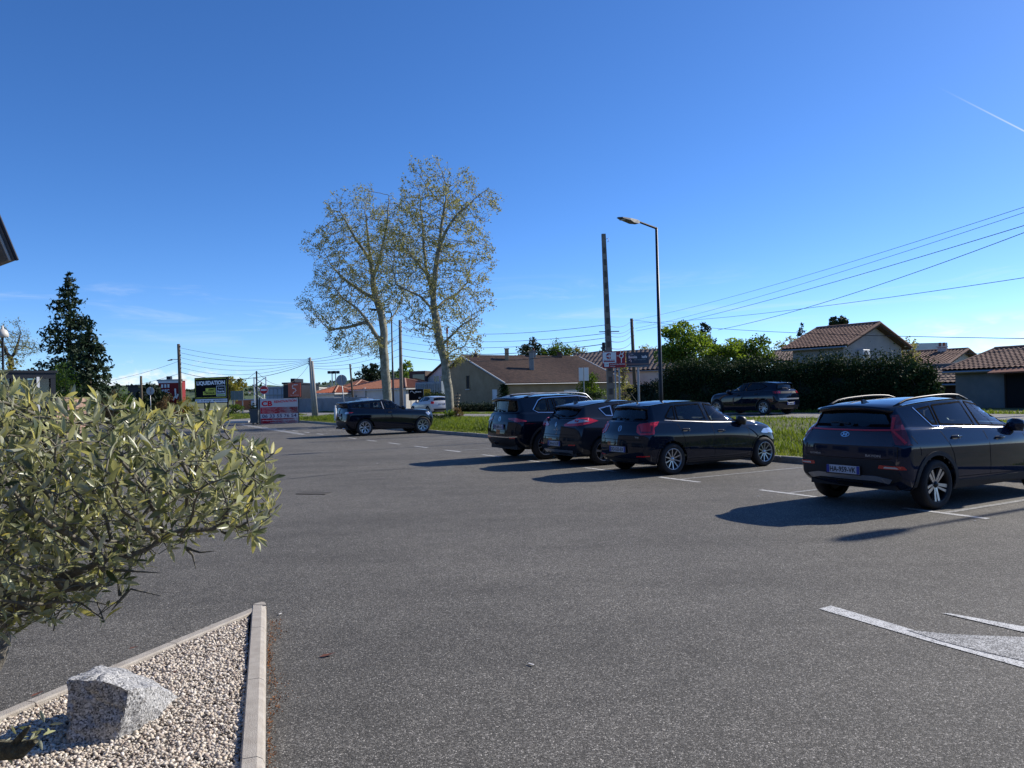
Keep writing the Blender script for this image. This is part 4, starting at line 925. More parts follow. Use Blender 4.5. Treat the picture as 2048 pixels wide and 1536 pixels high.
small_car('white_hatchback', 'white hatchback driving away on the road beyond the plane trees', -23.2, 14.2, road_heading(-23), WHITE_P)
small_car('silver_car', 'pale blue-silver car mostly hidden behind the coupe SUV', -38.5, 13.6, road_heading(-38), SILV_P)
small_car('beige_car', 'beige car roof showing above the coupe SUV', -28.6, 16.4, road_heading(-30), BEIGE_P, dz=.05)
p = G(450, 836, 0.0)
small_car('distant_car', 'dark car with red tail lights far down the road by the billboard', -73, 11.2, road_heading(-60), BLK)
# ------------------------------------------------------------------ vegetation helpers
def quads_at(P, size, rng, aspect=.6, up=0.0, nrm=None):
    """one leaf-shaped quad (rhombus) per point"""
    n = len(P); a = rng.normal(size=(n, 3)); a /= np.linalg.norm(a, axis=1)[:, None]
    if up: a[:, 2] = a[:, 2]*(1-up) + up*.6*np.sign(up); a /= np.linalg.norm(a, axis=1)[:, None]
    b = rng.normal(size=(n, 3)); b -= (b*a).sum(1)[:, None]*a; b /= np.linalg.norm(b, axis=1)[:, None]
    s = (size*(.65+.7*rng.random(n)))[:, None] if np.ndim(size) == 0 else (size*(.65+.7*rng.random(n)))[:, None]
    V = np.stack([P-a*s*.5, P+b*s*.5*aspect-a*s*.05, P+a*s*.5, P-b*s*.5*aspect-a*s*.05], 1).reshape(-1, 3)
    F = np.arange(n)[:, None]*4+np.array([[0, 1, 2, 3]]); return V, F
def segs_mesh(A, B, ra, rb, k=5):
    """separate tapered prisms A->B"""
    A = np.asarray(A); B = np.asarray(B); n = len(A); t = B-A; ln = np.linalg.norm(t, axis=1)[:, None]; t = t/np.maximum(ln, 1e-9)
    ref = np.where(np.abs(t[:, 2:3]) < .9, np.array([[0, 0, 1.]]), np.array([[1., 0, 0]])); e = np.cross(t, ref); e /= np.linalg.norm(e, axis=1)[:, None]; g = np.cross(t, e)
    ang = np.arange(k)*2*np.pi/k; ring = e[:, None, :]*np.cos(ang)[None, :, None] + g[:, None, :]*np.sin(ang)[None, :, None]
    V = np.concatenate([A[:, None]+ring*np.asarray(ra)[:, None, None], B[:, None]+ring*np.asarray(rb)[:, None, None]], 1).reshape(-1, 3)
    i = np.arange(k); j = (i+1) % k; f = np.stack([i, j, k+j, k+i], 1)
    F = (np.arange(n)[:, None, None]*2*k+f[None]).reshape(-1, 4); return V, F
def colonize(limbs, env, rng, n_attr=900, step=.35, infl=2.6, kill=.55, iters=70):
    """space colonisation: limbs = list of polylines (first point of later limbs joins nearest node); returns nodes, parents"""
    N = []; par = []
    for li, path in enumerate(limbs):
        path = [np.array(p, float) for p in path]
        if li == 0: N.append(path[0]); par.append(-1); cur = 0
        else: cur = int(np.argmin([np.sum((q-path[0])**2) for q in N]))
        for p in path[(1 if li == 0 else 0):]:
            a = N[cur]; d = p-a; l = np.linalg.norm(d); k = max(1, int(round(l/step)))
            if l < 1e-6: continue
            for i in range(1, k+1): N.append(a+d*i/k + (rng.normal(size=3)*.03 if i < k else 0)); par.append(cur); cur = len(N)-1
    att = env(n_attr, rng); cap = 30000; NA = np.zeros((cap, 3)); NA[:len(N)] = N; n = len(N)
    near = np.full(len(att), -1); nd = np.full(len(att), 1e9)
    def upd(lo, hi):
        nonlocal near, nd
        if hi <= lo: return
        d = ((att[:, None, :]-NA[None, lo:hi, :])**2).sum(2); j = d.argmin(1); v = d[np.arange(len(att)), j]; k = v < nd; nd[k] = v[k]; near[k] = j[k]+lo
    upd(0, n)
    for it in range(iters):
        ok = nd < infl**2 if it > 6 else nd < (infl*2)**2
        if not ok.any(): break
        dirs = att-NA[near]; dirs /= np.linalg.norm(dirs, axis=1)[:, None]+1e-9
        acc = {}
        for i in np.nonzero(ok)[0]: acc.setdefault(near[i], []).append(i)
        lo = n
        for k_, ii in acc.items():
            d = dirs[ii].mean(0)+rng.normal(size=3)*.12; d[2] += .05; d /= np.linalg.norm(d)+1e-9
            if n >= cap-1: break
            NA[n] = NA[k_]+d*step; par.append(k_); n += 1
        upd(lo, n)
        keep = nd > kill**2; att = att[keep]; near = near[keep]; nd = nd[keep]
        if len(att) == 0 or lo == n: break
    return NA[:n].copy(), np.array(par)
def pipe_radii(par, r_tip, expo=2.3, rmax=None):
    n = len(par); w = np.zeros(n); kids = np.zeros(n, int)
    for i in range(n):
        if par[i] >= 0: kids[par[i]] += 1
    for i in range(n-1, -1, -1):
        if kids[i] == 0: w[i] += 1.0
        if par[i] >= 0: w[par[i]] += w[i]
    r = r_tip*np.maximum(w, 1)**(1/expo)
    return (np.minimum(r, rmax) if rmax else r), kids
def tree_radii(par, r_tip, r0):
    w, kids = pipe_radii(par, 1.0, 1.0); e = math.log(w[0])/math.log(r0/r_tip); return r_tip*w**(1/e), kids
def chain_tubes(N, par, r, w, big, k=9):
    """continuous tubes along the main chains of the thick wood"""
    kids = {}
    for i in np.nonzero(par >= 0)[0]:
        if big[i]: kids.setdefault(par[i], []).append(i)
    mb = MB(); cont = set()
    def follow(i, path):
        while True:
            path.append(i); ch = kids.get(i)
            if not ch: return path
            ch = sorted(ch, key=lambda c: -w[c]); i = ch[0]; cont.add(i)
    starts = [0]+[c for p_ in kids for c in sorted(kids[p_], key=lambda c: -w[c])[1:]]
    for s in starts:
        path = follow(s, [] if s == 0 else [par[s]])
        if len(path) < 2: continue
        P = N[path].copy(); R = r[path].copy()
        if s != 0: R[0] = min(R[0], R[1]*1.25)
        for _ in range(2): P[1:-1] = P[1:-1]*.5+(P[:-2]+P[2:])*.25; R[1:-1] = R[1:-1]*.5+(R[:-2]+R[2:])*.25
        mb.tube([Vector(q) for q in P], R.tolist(), k)
    return mb
def add_part(name, V, F, m_, parent, smooth=False, stuff=True):
    o = link(bpy.data.objects.new(name, fast_mesh(name, V, F, m_, smooth)), parent)
    return o
BARK_PL = mat('plane_bark', (.15, .14, .10), .9, col2=(.36, .34, .26), vscale=3.5, bump=.3, bscale=12)
BARK = mat('dark_bark', (.06, .05, .04), .95, var=.3, vscale=6, bump=.5, bscale=25)
LEAF_PL = leaf_mat('plane_leaf', (.12, .13, .045), (.33, .33, .14), .5, .7)
def ellipsoid_env(c, r, shell=.25, low=None):
    c = np.array(c); r = np.array(r)
    def f(n, rng):
        out = []
        while len(out) < n:
            q = rng.uniform(-1.15, 1.15, 3); d = np.linalg.norm(q); n_ = q/max(d, 1e-6); lim = .90+.16*math.sin(5.1*n_[0]+2*n_[2]+c[0])*math.sin(4.3*n_[2]+1.7*n_[1]+c[2])+.10*math.sin(9*n_[2]-7*n_[0]+c[1])
            if d < lim and (d > shell or rng.random() < .4): out.append(c+q*r)
        return np.array(out)
    return f
def P3(px, py, d, dd=0.0): q = D(px, py, d); k = (d+dd)/d; return np.array([q.x*k, q.y+dd, q.z])

def plane_tree(label, limbs, env_list, rtrunk, seed, leaf_n=14, leaf=.108, n_attr=6200):
    rng = np.random.default_rng(seed)
    def env(n, r): return np.concatenate([e(int(n*f), r) for e, f in env_list])
    N, par = colonize(limbs, env, rng, n_attr, .28, 1.9, .36, 90)
    r, kids = tree_radii(par, .0085, rtrunk)
    base = limbs[0][0]; t = thing('plane_tree', label, 'tree', base, 0, 'plane trees on the grass verge'); Nl = N-np.array(base)
    i = np.nonzero(par >= 0)[0]; k = np.linalg.norm(Nl[par[i]]-Nl[i], axis=1) > 0
    big = r[i] > .055
    bm_ = r > .055; chain_tubes(Nl, par, r, r, bm_).build('trunk', BARK_PL, t, True)
    sm = ~big; V, F = segs_mesh(Nl[par[i[sm]]], Nl[i[sm]], np.minimum(r[par[i[sm]]], r[i[sm]]*1.4), r[i[sm]], 4); o = add_part('twigs', V, F, BARK_PL, t); o['kind'] = 'stuff'
    tw = np.nonzero((r < .016))[0]; pts = np.repeat(Nl[tw], leaf_n, 0)+rng.normal(size=(len(tw)*leaf_n, 3))*.11; keep = rng.random(len(pts)) < np.repeat(np.where(np.sin(Nl[tw, 0]*2.3+Nl[tw, 2]*1.9)+np.sin(Nl[tw, 1]*2.7-Nl[tw, 2]*1.3)+rng.normal(size=len(tw))*.8 < -.25, .10, .95), leaf_n); pts = pts[keep]
    V, F = quads_at(pts, leaf, rng, .75); o = add_part('crown', V, F, LEAF_PL, t); o['kind'] = 'stuff'; return t
d = 48.6
limbs = [[P3(902, 840, d), P3(897, 777, d), P3(889, 718, d), P3(880, 689, d), P3(873, 648, d), P3(866, 605, d)],
         [P3(866, 605, d), P3(862, 575, d, .2), P3(853, 545, d, .5), P3(848, 499, d, .8), P3(846, 450, d, 1.2), P3(840, 400, d, 1.5)],
         [P3(866, 605, d), P3(868, 565, d, -.3), P3(877, 505, d, -.6), P3(890, 470, d, -.8), P3(912, 438, d, -1.0), P3(945, 412, d, -1.2)],
         [P3(877, 505, d, -.6), P3(884, 450, d, -.2), P3(892, 390, d, 0.2)], [P3(870, 625, d), P3(845, 598, d, -.8), P3(818, 588, d, -1.4), P3(792, 578, d, -2.0), P3(785, 550, d, -2.2)],
         [P3(870, 620, d), P3(890, 595, d, .8), P3(914, 583, d, 1.4), P3(935, 555, d, 2)], [P3(853, 545, d, .5), P3(820, 500, d, 1.2), P3(800, 455, d, 2)],
         [P3(882, 692, d), P3(905, 670, d, -.7), P3(930, 650, d, -1.4), P3(955, 640, d, -2)], [P3(875, 665, d), P3(855, 650, d, 1), P3(835, 640, d, 2), P3(820, 655, d, 2.4)],
         [P3(889, 715, d), P3(905, 700, d, .6), P3(930, 690, d, 1.0)]]
env = [(ellipsoid_env(P3(882, 455, d), (3.75, 3.3, 4.5), .2), .54), (ellipsoid_env(P3(905, 585, d), (2.6, 3.0, 3.2), .3), .26), (ellipsoid_env(P3(812, 540, d), (2.5, 2.8, 4.2), .3), .18), (ellipsoid_env(P3(910, 690, d), (2.0, 2.0, 1.2), .3), .08)]
plane_tree('tall plane tree with leaning pale trunk and thin spring leaves behind the kerb', limbs, env, .27, 11)
d = 57.0
limbs = [[P3(776, 822, d), P3(772, 760, d), P3(768, 715, d), P3(766, 690, d)], [P3(766, 690, d), P3(768, 660, d), P3(762, 625, d, .3), P3(748, 580, d, .5), P3(742, 520, d, .6), P3(735, 465, d, .8), P3(730, 420, d, 1)],
         [P3(766, 690, d), P3(752, 672, d, -.5), P3(735, 645, d, -1.0), P3(715, 622, d, -1.6), P3(680, 600, d, -2.2)], [P3(755, 600, d, .3), P3(724, 581, d, .8), P3(690, 555, d, 1.2), P3(660, 520, d, 1.6)],
         [P3(745, 560, d, .5), P3(765, 500, d, -.6), P3(775, 450, d, -1.0), P3(778, 400, d, -1.2)], [P3(742, 520, d, .6), P3(705, 470, d, -.4), P3(680, 430, d, -1)], [P3(766, 655, d), P3(790, 625, d, 1), P3(805, 590, d, 2)],
         [P3(735, 645, d, -1.0), P3(700, 655, d, -.5), P3(660, 660, d, 0)], [P3(766, 695, d), P3(785, 680, d, .8), P3(800, 670, d, 1.4)]]
env = [(ellipsoid_env(P3(712, 500, d), (4.1, 3.8, 4.8), .2), .48), (ellipsoid_env(P3(690, 610, d), (3.4, 3.2, 3.0), .25), .30), (ellipsoid_env(P3(782, 505, d), (2.9, 3.0, 4.6), .3), .22), (ellipsoid_env(P3(715, 690, d), (2.6, 2.4, 1.1), .2), .08)]
plane_tree('plane tree with straighter trunk and wide thin crown beside the slim lamp post', limbs, env, .34, 23)

# --- other trees -------------------------------------------------------------------------
LEAF = {'green': leaf_mat('leaf_green', (.035, .075, .012), (.11, .17, .03), .4, .5), 'bright': leaf_mat('leaf_bright', (.07, .125, .022), (.19, .275, .055), .5, .5), 'dark': leaf_mat('leaf_dark', (.008, .018, .008), (.028, .048, .018), .15, .6),
        'yellow': leaf_mat('leaf_yellow', (.10, .11, .02), (.26, .24, .06), .45, .5), 'brown': leaf_mat('leaf_brown', (.09, .06, .025), (.20, .14, .06), .35, .6), 'needle': leaf_mat('needles', (.010, .024, .012), (.035, .060, .025), .12, .6), 'hedge': leaf_mat('hedge_leaf', (.011, .025, .010), (.042, .070, .022), .10, .7, None, .1), 'pale': leaf_mat('leaf_pale', (.12, .13, .04), (.28, .28, .10), .5, .6)}
def leafy_tree(name, label, px, py_top, d, py_base, rx, kind, seed, cat='tree', n=2600, leaf=.22, ry=None, trunk=True, group=None, zg=None, clumps=26, low=.15, aspect=.65):
    """round-crowned tree or shrub: trunk with limbs, crown of leaf clumps"""
    rng = np.random.default_rng(seed); top = D(px, py_top, d); zb = D(px, py_base, d).z; z0 = zg if zg is not None else 0.0; H = top.z-z0; base = (top.x, top.y, z0)
    t = thing(name, label, cat, base, rng.uniform(0, 6), group); hb = max(0.05, zb-z0) if trunk else .0; rz = (H-hb)/2; cz = hb+rz; ry = ry or rx
    q = rng.normal(size=(clumps, 3)); q /= np.linalg.norm(q, axis=1)[:, None]; q *= (rng.random((clumps, 1))**.4)*.82; C = q*np.array([rx, ry, rz])+np.array([0, 0, cz])
    A, B, ra, rb = [], [], [], []
    tr = max(.05, H*.018)
    if trunk:
        for k in range(4): A.append((0, 0, H*.75*k/4)); B.append((rng.normal()*.04*H*.1, 0, H*.75*(k+1)/4)); ra.append(tr*(1-k*.22)); rb.append(tr*(1-(k+1)*.22))
        V, F = segs_mesh(A, B, ra, rb, 8); add_part('trunk', V, F, BARK, t, True)
    A = np.stack([np.zeros(clumps), np.zeros(clumps), hb+(C[:, 2]-hb)*.45], 1); V, F = segs_mesh(A, C, np.full(clumps, tr*.35), np.full(clumps, .012), 5); o = add_part('branches', V, F, BARK, t); o['kind'] = 'stuff'
    ci = rng.integers(0, clumps, n); sz = rng.uniform(.55, 1.15, clumps)[ci][:, None]
    g = rng.normal(size=(n, 3)); g /= np.linalg.norm(g, axis=1)[:, None]; g *= (rng.random((n, 1))**.45)
    P = C[ci]+g*sz*np.array([rx*.36, ry*.36, rz*.34]); P[:, 2] = np.maximum(P[:, 2], .03); V, F = quads_at(P, leaf, rng, aspect); o = add_part('crown', V, F, LEAF[kind], t); o['kind'] = 'stuff'; return t
def conifer(name, label, px, py_top, d, rbase, seed, kind='needle', n_per=46, whorls=26, droop=.25, hb=.06, up=.0, tuft=.34, zg=0.0, prof=1.0, group=None, lean=0, irr=.35):
    rng = np.random.default_rng(seed); top = D(px, py_top, d); H = top.z-zg; t = thing(name, label, 'tree', (top.x, top.y, zg), 0, group)
    V, F = segs_mesh([(0, 0, 0), (0, 0, H*.5)], [(0, 0, H*.5), (0, 0, H*.98)], [H*.022, H*.012], [H*.012, .02], 8); add_part('trunk', V, F, BARK, t, True)
    A, B, ra, rb, P = [], [], [], [], []
    for w in range(whorls):
        nb = rng.integers(5, 8)
        for b in range(nb):
            f = hb+(1-hb)*(w+rng.random()*1.3)/(whorls+.3); z = H*f; a = rng.uniform(0, 2*np.pi); R = rbase*((1-f)**prof)*(1-irr*rng.random())+.12; dz = -droop*R+up*R
            tip = np.array([math.cos(a)*R, math.sin(a)*R, z+dz]); A.append((0, 0, z)); B.append(tip); ra.append(.012*H*(1-f)*.35+.01); rb.append(.008)
            k = max(6, int(n_per*R/rbase)); s = rng.random(k)**.6; q = np.outer(1-s, [0, 0, z])+np.outer(s, tip); q[:, 2] -= droop*.3*R*s*(1-s)*2
            q += rng.normal(size=q.shape)*np.array([.12, .12, .13])*(R*.6+.4); P.append(q)
    V, F = segs_mesh(A, B, ra, rb, 4); o = add_part('branches', V, F, BARK, t); o['kind'] = 'stuff'
    P = np.concatenate(P); V, F = quads_at(P, tuft, rng, .42); o = add_part('crown', V, F, LEAF[kind], t); o['kind'] = 'stuff'; return t
def bare_tree(name, label, limbs, envc, envr, rt, seed, leaf_n, leaf, kind, n_attr=700, step=.4):
    rng = np.random.default_rng(seed); N, par = colonize(limbs, ellipsoid_env(envc, envr, .3), rng, n_attr, step, 2.4, .42); r, kids = tree_radii(par, .014, rt)
    base = limbs[0][0]; t = thing(name, label, 'tree', base); Nl = N-np.array(base); i = np.nonzero(par >= 0)[0]
    V, F = segs_mesh(Nl[par[i]], Nl[i], np.minimum(r[par[i]], r[i]*1.4), r[i], 5); add_part('trunk', V, F, BARK, t)
    tw = np.nonzero(r < .03)[0]; pts = np.repeat(Nl[tw], leaf_n, 0); pts = pts+rng.normal(size=pts.shape)*.2
    V, F = quads_at(pts, leaf, rng, .7); o = add_part('crown', V, F, LEAF[kind], t); o['kind'] = 'stuff'
# left side
conifer('spruce_tree', 'tall dark spruce with ragged outline standing beyond the glass shelter', 137, 546, 77, 5.6, 3, whorls=30, n_per=120, droop=.14, up=.12, tuft=.42, hb=.14, prof=.8, irr=.7)
conifer('cedar_tree', 'low dark cedar with drooping boughs beside the tall spruce', 178, 655, 72, 3.9, 4, whorls=20, n_per=60, droop=.05, up=.0, tuft=.5, hb=.08, prof=.8, irr=.4)
bare_tree('budding_tree', 'thinly leaved round tree behind the white globe lamp', [[P3(18, 800, 90), P3(22, 745, 90), P3(22, 720, 90)], [P3(22, 720, 90), P3(5, 690, 90), P3(-15, 660, 90)], [P3(22, 720, 90), P3(35, 690, 90), P3(42, 665, 90)]], P3(10, 690, 90), (3.6, 3.6, 3.1), .32, 8, 6, .15, 'pale', 1100, .3)
leafy_tree('yellow_shrub', 'tall yellow-green shrub behind the glass shelter', 0, 700, 26, 800, 1.0, 'yellow', 5, 'shrub', 2600, .10, trunk=False, ry=.8)
leafy_tree('round_shrub', 'dense dark green shrub at the foot of the spruce', 122, 722, 48, 800, 1.5, 'green', 6, 'shrub', 2600, .14, trunk=False)
leafy_tree('rust_shrub', 'rust-brown shrub behind the low wall', 215, 770, 50, 812, 1.1, 'brown', 7, 'shrub', 2200, .11, trunk=False)
leafy_tree('mixed_shrub', 'green shrub beside the rust-brown one', 252, 776, 54, 815, 1.2, 'green', 8, 'shrub', 1800, .12, trunk=False)
leafy_tree('reddish_shrub', 'reddish shrub at the foot of the wooden lamp pole', 335, 784, 62, 820, 1.2, 'brown', 9, 'shrub', 2000, .12, trunk=False)
leafy_tree('pole_shrub', 'yellow-green shrub right of the wooden lamp pole', 375, 790, 66, 822, 1.1, 'yellow', 10, 'shrub', 1800, .12, trunk=False)
leafy_tree('poplar_tree', 'yellow-green poplar behind the liquidation billboard', 466, 752, 118, 805, 2.6, 'yellow', 12, n=2600, leaf=.3)
leafy_tree('verge_shrub', 'low dark shrub on the grass past the billboard', 470, 806, 88, 822, 1.2, 'green', 13, 'shrub', 900, .15, trunk=False)
leafy_tree('sign_shrub', 'dark bush behind the red renovation panel', 512, 800, 57, 832, .7, 'dark', 14, 'shrub', 900, .12, trunk=False)
conifer('black_cypress', 'very dark conifer mass left of the red restaurant sign', 300, 768, 92, 3.6, 15, 'dark', 50, 14, .05, .02, tuft=.5, prof=.55)
# middle
conifer('dark_cedar', 'dark spreading cedar behind the orange-roofed house', 742, 728, 118, 5.0, 16, 'dark', 70, 16, .02, .05, .06, tuft=.6, prof=.5)
conifer('green_cypress', 'bright green pointed conifer right of the dark cedar', 812, 722, 112, 2.8, 17, 'bright', 60, 16, .0, .05, .35, tuft=.4, prof=.6)
BH = 'trees behind the brown-roofed house'
leafy_tree('holm_oak', 'dark rounded oak behind the brown-roofed house', 1062, 674, 120, 760, 3.0, 'dark', 18, n=3600, leaf=.35, group=BH)
leafy_tree('garden_tree', 'light green tree right of the dark oak', 1108, 668, 122, 760, 2.9, 'green', 19, n=2800, leaf=.32, group=BH); leafy_tree('golden_tree', 'golden green tree above the end of the brown roof', 1152, 684, 122, 760, 2.2, 'yellow', 20, n=2000, leaf=.3, group=BH)
conifer('small_fir', 'small dark fir above the striped tile roof', 1205, 690, 118, 1.8, 21, 'dark', 40, 12, .05, .05, tuft=.4, prof=.7, group=BH); leafy_tree('far_tree', 'thin pale tree seen past the concrete pole', 1300, 682, 118, 760, 2.4, 'pale', 22, n=1300, leaf=.28, group=BH)
leafy_tree('thin_sapling', 'thin pale sapling just right of the concrete pole', 1243, 690, 70, 790, .8, 'pale', 24, n=420, leaf=.16)
leafy_tree('garden_shrub', 'loose green shrub at the corner of the brown-roofed house', 1182, 738, 66, 806, 1.5, 'green', 25, 'shrub', 2400, .15, trunk=False, zg=.3); leafy_tree('low_shrub', 'dark low shrub below the white road sign', 1165, 778, 62, 812, 1.6, 'hedge', 26, 'shrub', 2200, .13, trunk=False, zg=.3)
leafy_tree('wall_shrub', 'sparse twiggy shrub in front of the pink wall', 1250, 760, 56, 812, 1.0, 'pale', 27, 'shrub', 800, .12, trunk=False, zg=.4)
BG = 'garden trees behind the hedge'
leafy_tree('maple_tree', 'bright spring-green tree beside the lamp post', 1360, 640, 52, 745, 2.0, 'bright', 28, n=6200, leaf=.19, group=BG, clumps=44)
conifer('garden_fir', 'dark fir between the bright tree and the round one', 1410, 644, 56, 2.3, 29, 'hedge', 60, 18, .05, .10, tuft=.28, prof=.7, group=BG); leafy_tree('bushy_tree', 'mid-green bushy tree in front of the fir', 1452, 676, 54, 745, 1.9, 'bright', 30, n=3000, leaf=.18, group=BG)
leafy_tree('round_tree', 'rounded green tree left of the small tiled roof', 1498, 668, 55, 745, 1.95, 'green', 31, n=4600, leaf=.18, group=BG, clumps=44)
conifer('atlas_cedar', 'blue-green cedar top above the small tiled roof', 1603, 648, 96, 3.0, 32, 'needle', 40, 16, .02, .08, tuft=.4, prof=.8, group=BG, irr=.6); leafy_tree('willow_tree', 'pale green willow crown over the small tiled roof', 1585, 668, 84, 730, 2.0, 'pale', 33, n=1700, leaf=.22, group=BG)
leafy_tree('pine_tree', 'dark pine top behind the ridge of the rendered house', 1677, 630, 92, 668, 1.35, 'needle', 34, n=2200, leaf=.26, group=BG, clumps=30); leafy_tree('shaggy_shrub', 'yellow-green shrub at the right gable of the rendered house', 1818, 664, 52, 760, .9, 'pale', 35, 'shrub', 900, .14, group=BG)

# --- hedges --------------------------------------------------------------------------------
def hedge(name, label, pts, seed, kind, n, leaf, thick=1.2, zg=.4, rag=.35):
    """pts: list of (px, py_top, dist) along the front face"""
    rng = np.random.default_rng(seed); Q = [D(a, b, c_) for a, b, c_ in pts]; base = Q[0]; t = thing(name, label, 'hedge', (base.x, base.y, zg)); Q = [np.array(q)-np.array([base.x, base.y, zg]) for q in Q]
    Q = np.array(Q); seg = np.diff(Q[:, :2], axis=0); ln = np.hypot(*seg.T); cum = np.concatenate([[0], np.cumsum(ln)])
    def at(s): return np.stack([np.interp(s, cum, Q[:, k]) for k in range(3)], -1)
    ss = np.linspace(0, cum[-1], 40); X = at(ss); dirv = np.array([-(Q[-1]-Q[0])[1], (Q[-1]-Q[0])[0], 0]); dirv /= np.linalg.norm(dirv)
    if dirv[1] < 0: dirv = -dirv
    V = []; 
    for i, x in enumerate(X):
        h = x[2]-.35+.12*math.sin(i*1.7); f = x*np.array([1, 1, 0]); b = f+dirv*thick
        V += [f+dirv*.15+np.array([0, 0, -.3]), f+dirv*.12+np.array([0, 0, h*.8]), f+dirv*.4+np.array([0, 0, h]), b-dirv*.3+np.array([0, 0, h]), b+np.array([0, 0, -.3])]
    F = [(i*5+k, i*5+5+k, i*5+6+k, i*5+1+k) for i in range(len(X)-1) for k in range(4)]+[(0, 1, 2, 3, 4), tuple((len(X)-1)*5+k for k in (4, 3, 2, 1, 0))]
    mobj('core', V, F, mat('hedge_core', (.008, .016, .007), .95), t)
    s = rng.uniform(0, cum[-1], n); x = at(s); hh = x[:, 2]*(1+.0*s); lump = .5+.5*np.sin(s*2.1+seed)*np.sin(s*.83+1.3)
    u = rng.random(n); topf = rng.random(n) < .38
    z = np.where(topf, hh*(1+.05*lump)+rng.normal(size=n)*rag*.45-.12, hh*u**.8); dep = np.where(topf, rng.uniform(-.05, thick, n), .12*np.sin(s*3.3+z*2.2)+.12*np.sin(z*4.1-s)+rng.normal(size=n)*.10)
    P = x*np.array([1, 1, 0])+dirv*dep[:, None]; P[:, 2] = np.maximum(z, .02); V, F = quads_at(P, leaf, rng, .5); o = add_part('foliage', V, F, LEAF[kind], t); o['kind'] = 'stuff'
hedge('conifer_hedge', 'tall dark conifer hedge along the far side of the road', [(1322, 742, 44), (1380, 730, 42), (1440, 738, 40), (1500, 728, 38.5), (1560, 738, 37.3), (1610, 730, 36.3), (1660, 722, 35.5), (1700, 730, 34.8), (1745, 726, 34), (1800, 728, 33), (1850, 745, 32.5)], 41, 'hedge', 46000, .115, 1.6, .45, .6)
leafy_tree('hedge_end_shrub', 'feathery dark conifer shrub ending the tall hedge', 1838, 722, 32, 800, .95, 'hedge', 42, 'shrub', 2600, .16, trunk=False, zg=.5)
hedge('garden_hedge', 'dark clipped hedge in front of the pink-walled house', [(1258, 778, 52), (1290, 770, 50), (1330, 760, 47)], 43, 'dark', 3000, .15, 1.0, .4)
hedge('low_hedge', 'dark evergreen hedge in front of the grey container', [(848, 792, 66), (866, 790, 65), (884, 793, 64.5)], 44, 'hedge', 3500, .15, 1.2, .2)
hedge('weed_strip', 'dark weeds along the foot of the brown-roofed house', [(884, 808, 74), (950, 810, 70), (1010, 806, 67), (1060, 800, 65)], 45, 'dark', 6000, .14, .8, .25)
leafy_tree('tree_foot_shrub', 'brown and green brush at the foot of the leaning plane tree', 912, 812, 47.5, 838, .55, 'brown', 46, 'shrub', 900, .07, trunk=False, zg=.2); leafy_tree('sucker_shoots', 'fresh yellow-green shoots at the base of the leaning plane tree', 898, 818, 47.2, 842, .45, 'bright', 47, 'shrub', 500, .08, trunk=False, zg=.2)
leafy_tree('bank_brush', 'dark bramble patch on the bank behind the coupe SUV', 878, 828, 44, 850, .9, 'hedge', 48, 'shrub', 1500, .07, trunk=False, zg=.15)

# --- far hills --------------------------------------------------------------------------------
def hills():
    rng = np.random.default_rng(2); n = 260; xs = np.linspace(-3200, 2600, n); rows = []
    m_ = mat('hill_woods', (.030, .055, .022), .95, col2=(.10, .15, .05), vscale=.012, detail=8)
    ys = [2100, 2300, 2450, 2600, 2800, 3300]; P = []
    base = 66+20*np.sin(xs*.0021+1)+14*np.sin(xs*.0047+2.2)+7*np.sin(xs*.013)+4*np.sin(xs*.031)
    base = base*np.interp(xs, [-3200, -1500, -400, 600, 2600], [1.0, 1.25, 1.0, .7, .45])
    for j, y in enumerate(ys):
        f = [0, .35, .75, 1, .95, .3][j]
        bump = rng.random(n)*5*(f > .2)
        for i in range(n): P.append((xs[i]*(y/2400), y, -1+base[i]*f+bump[i]))
    F = [(j*n+i, j*n+i+1, (j+1)*n+i+1, (j+1)*n+i) for j in range(len(ys)-1) for i in range(n-1)]
    struct(mobj('hills', P, F, m_, smooth=False))
    # woods and fields on the slope, far off: one mass
    k = 5200; i = rng.integers(0, n-1, k); y = rng.uniform(2120, 2640, k); x = xs[i]*(y/2400)+rng.uniform(-9, 9, k); f = np.interp(y, ys, [0, .35, .75, 1, .95, .3]); keep = np.sin(x*.011+y*.02)+np.sin(x*.023-y*.013)+rng.normal(size=k)*.7 > .1
    C = np.stack([x, y, base[i]*f+2], 1)[keep]; Q = (np.repeat(C, 7, 0)+rng.normal(size=(len(C)*7, 3))*np.array([5, 5, 3])); V, F = quads_at(Q, 9.0, rng, .9)
    o = link(bpy.data.objects.new('hill_woods', fast_mesh('hill_woods', V, F, leaf_mat('far_woods', (.02, .04, .018), (.05, .08, .03), .1, .8)))); tag(o, 'distant woods on the hillside', 'woods', kind='stuff')
    hb = mat('far_house', (.55, .5, .42), .8)
    for kx in range(16):
        xx = rng.uniform(-1500, -250); yy = rng.uniform(2200, 2420); zz = float(np.interp(xx/(yy/2400), xs, base)*np.interp(yy, ys, [0, .35, .75, 1, .95, .3])); mb = MB(); w, dd, hh = rng.uniform(9, 16), 9, rng.uniform(5, 7)
        t = thing('hill_house', 'tiny pale house among the woods on the distant hillside', 'house', (xx, yy, zz+2), rng.uniform(0, 3), 'houses on the distant hill'); mb.box((0, 0, hh/2), (w, dd, hh)); mb.build('wall', hb, t)
        r = MB(); r.prism([(-w/2-.5, -dd/2-.5, hh), (-w/2-.5, dd/2+.5, hh), (-w/2-.5, 0, hh+2.5)], (w+1, 0, 0)); r.build('roof', mat('far_roof', (.30, .12, .07), .9), t)
hills()
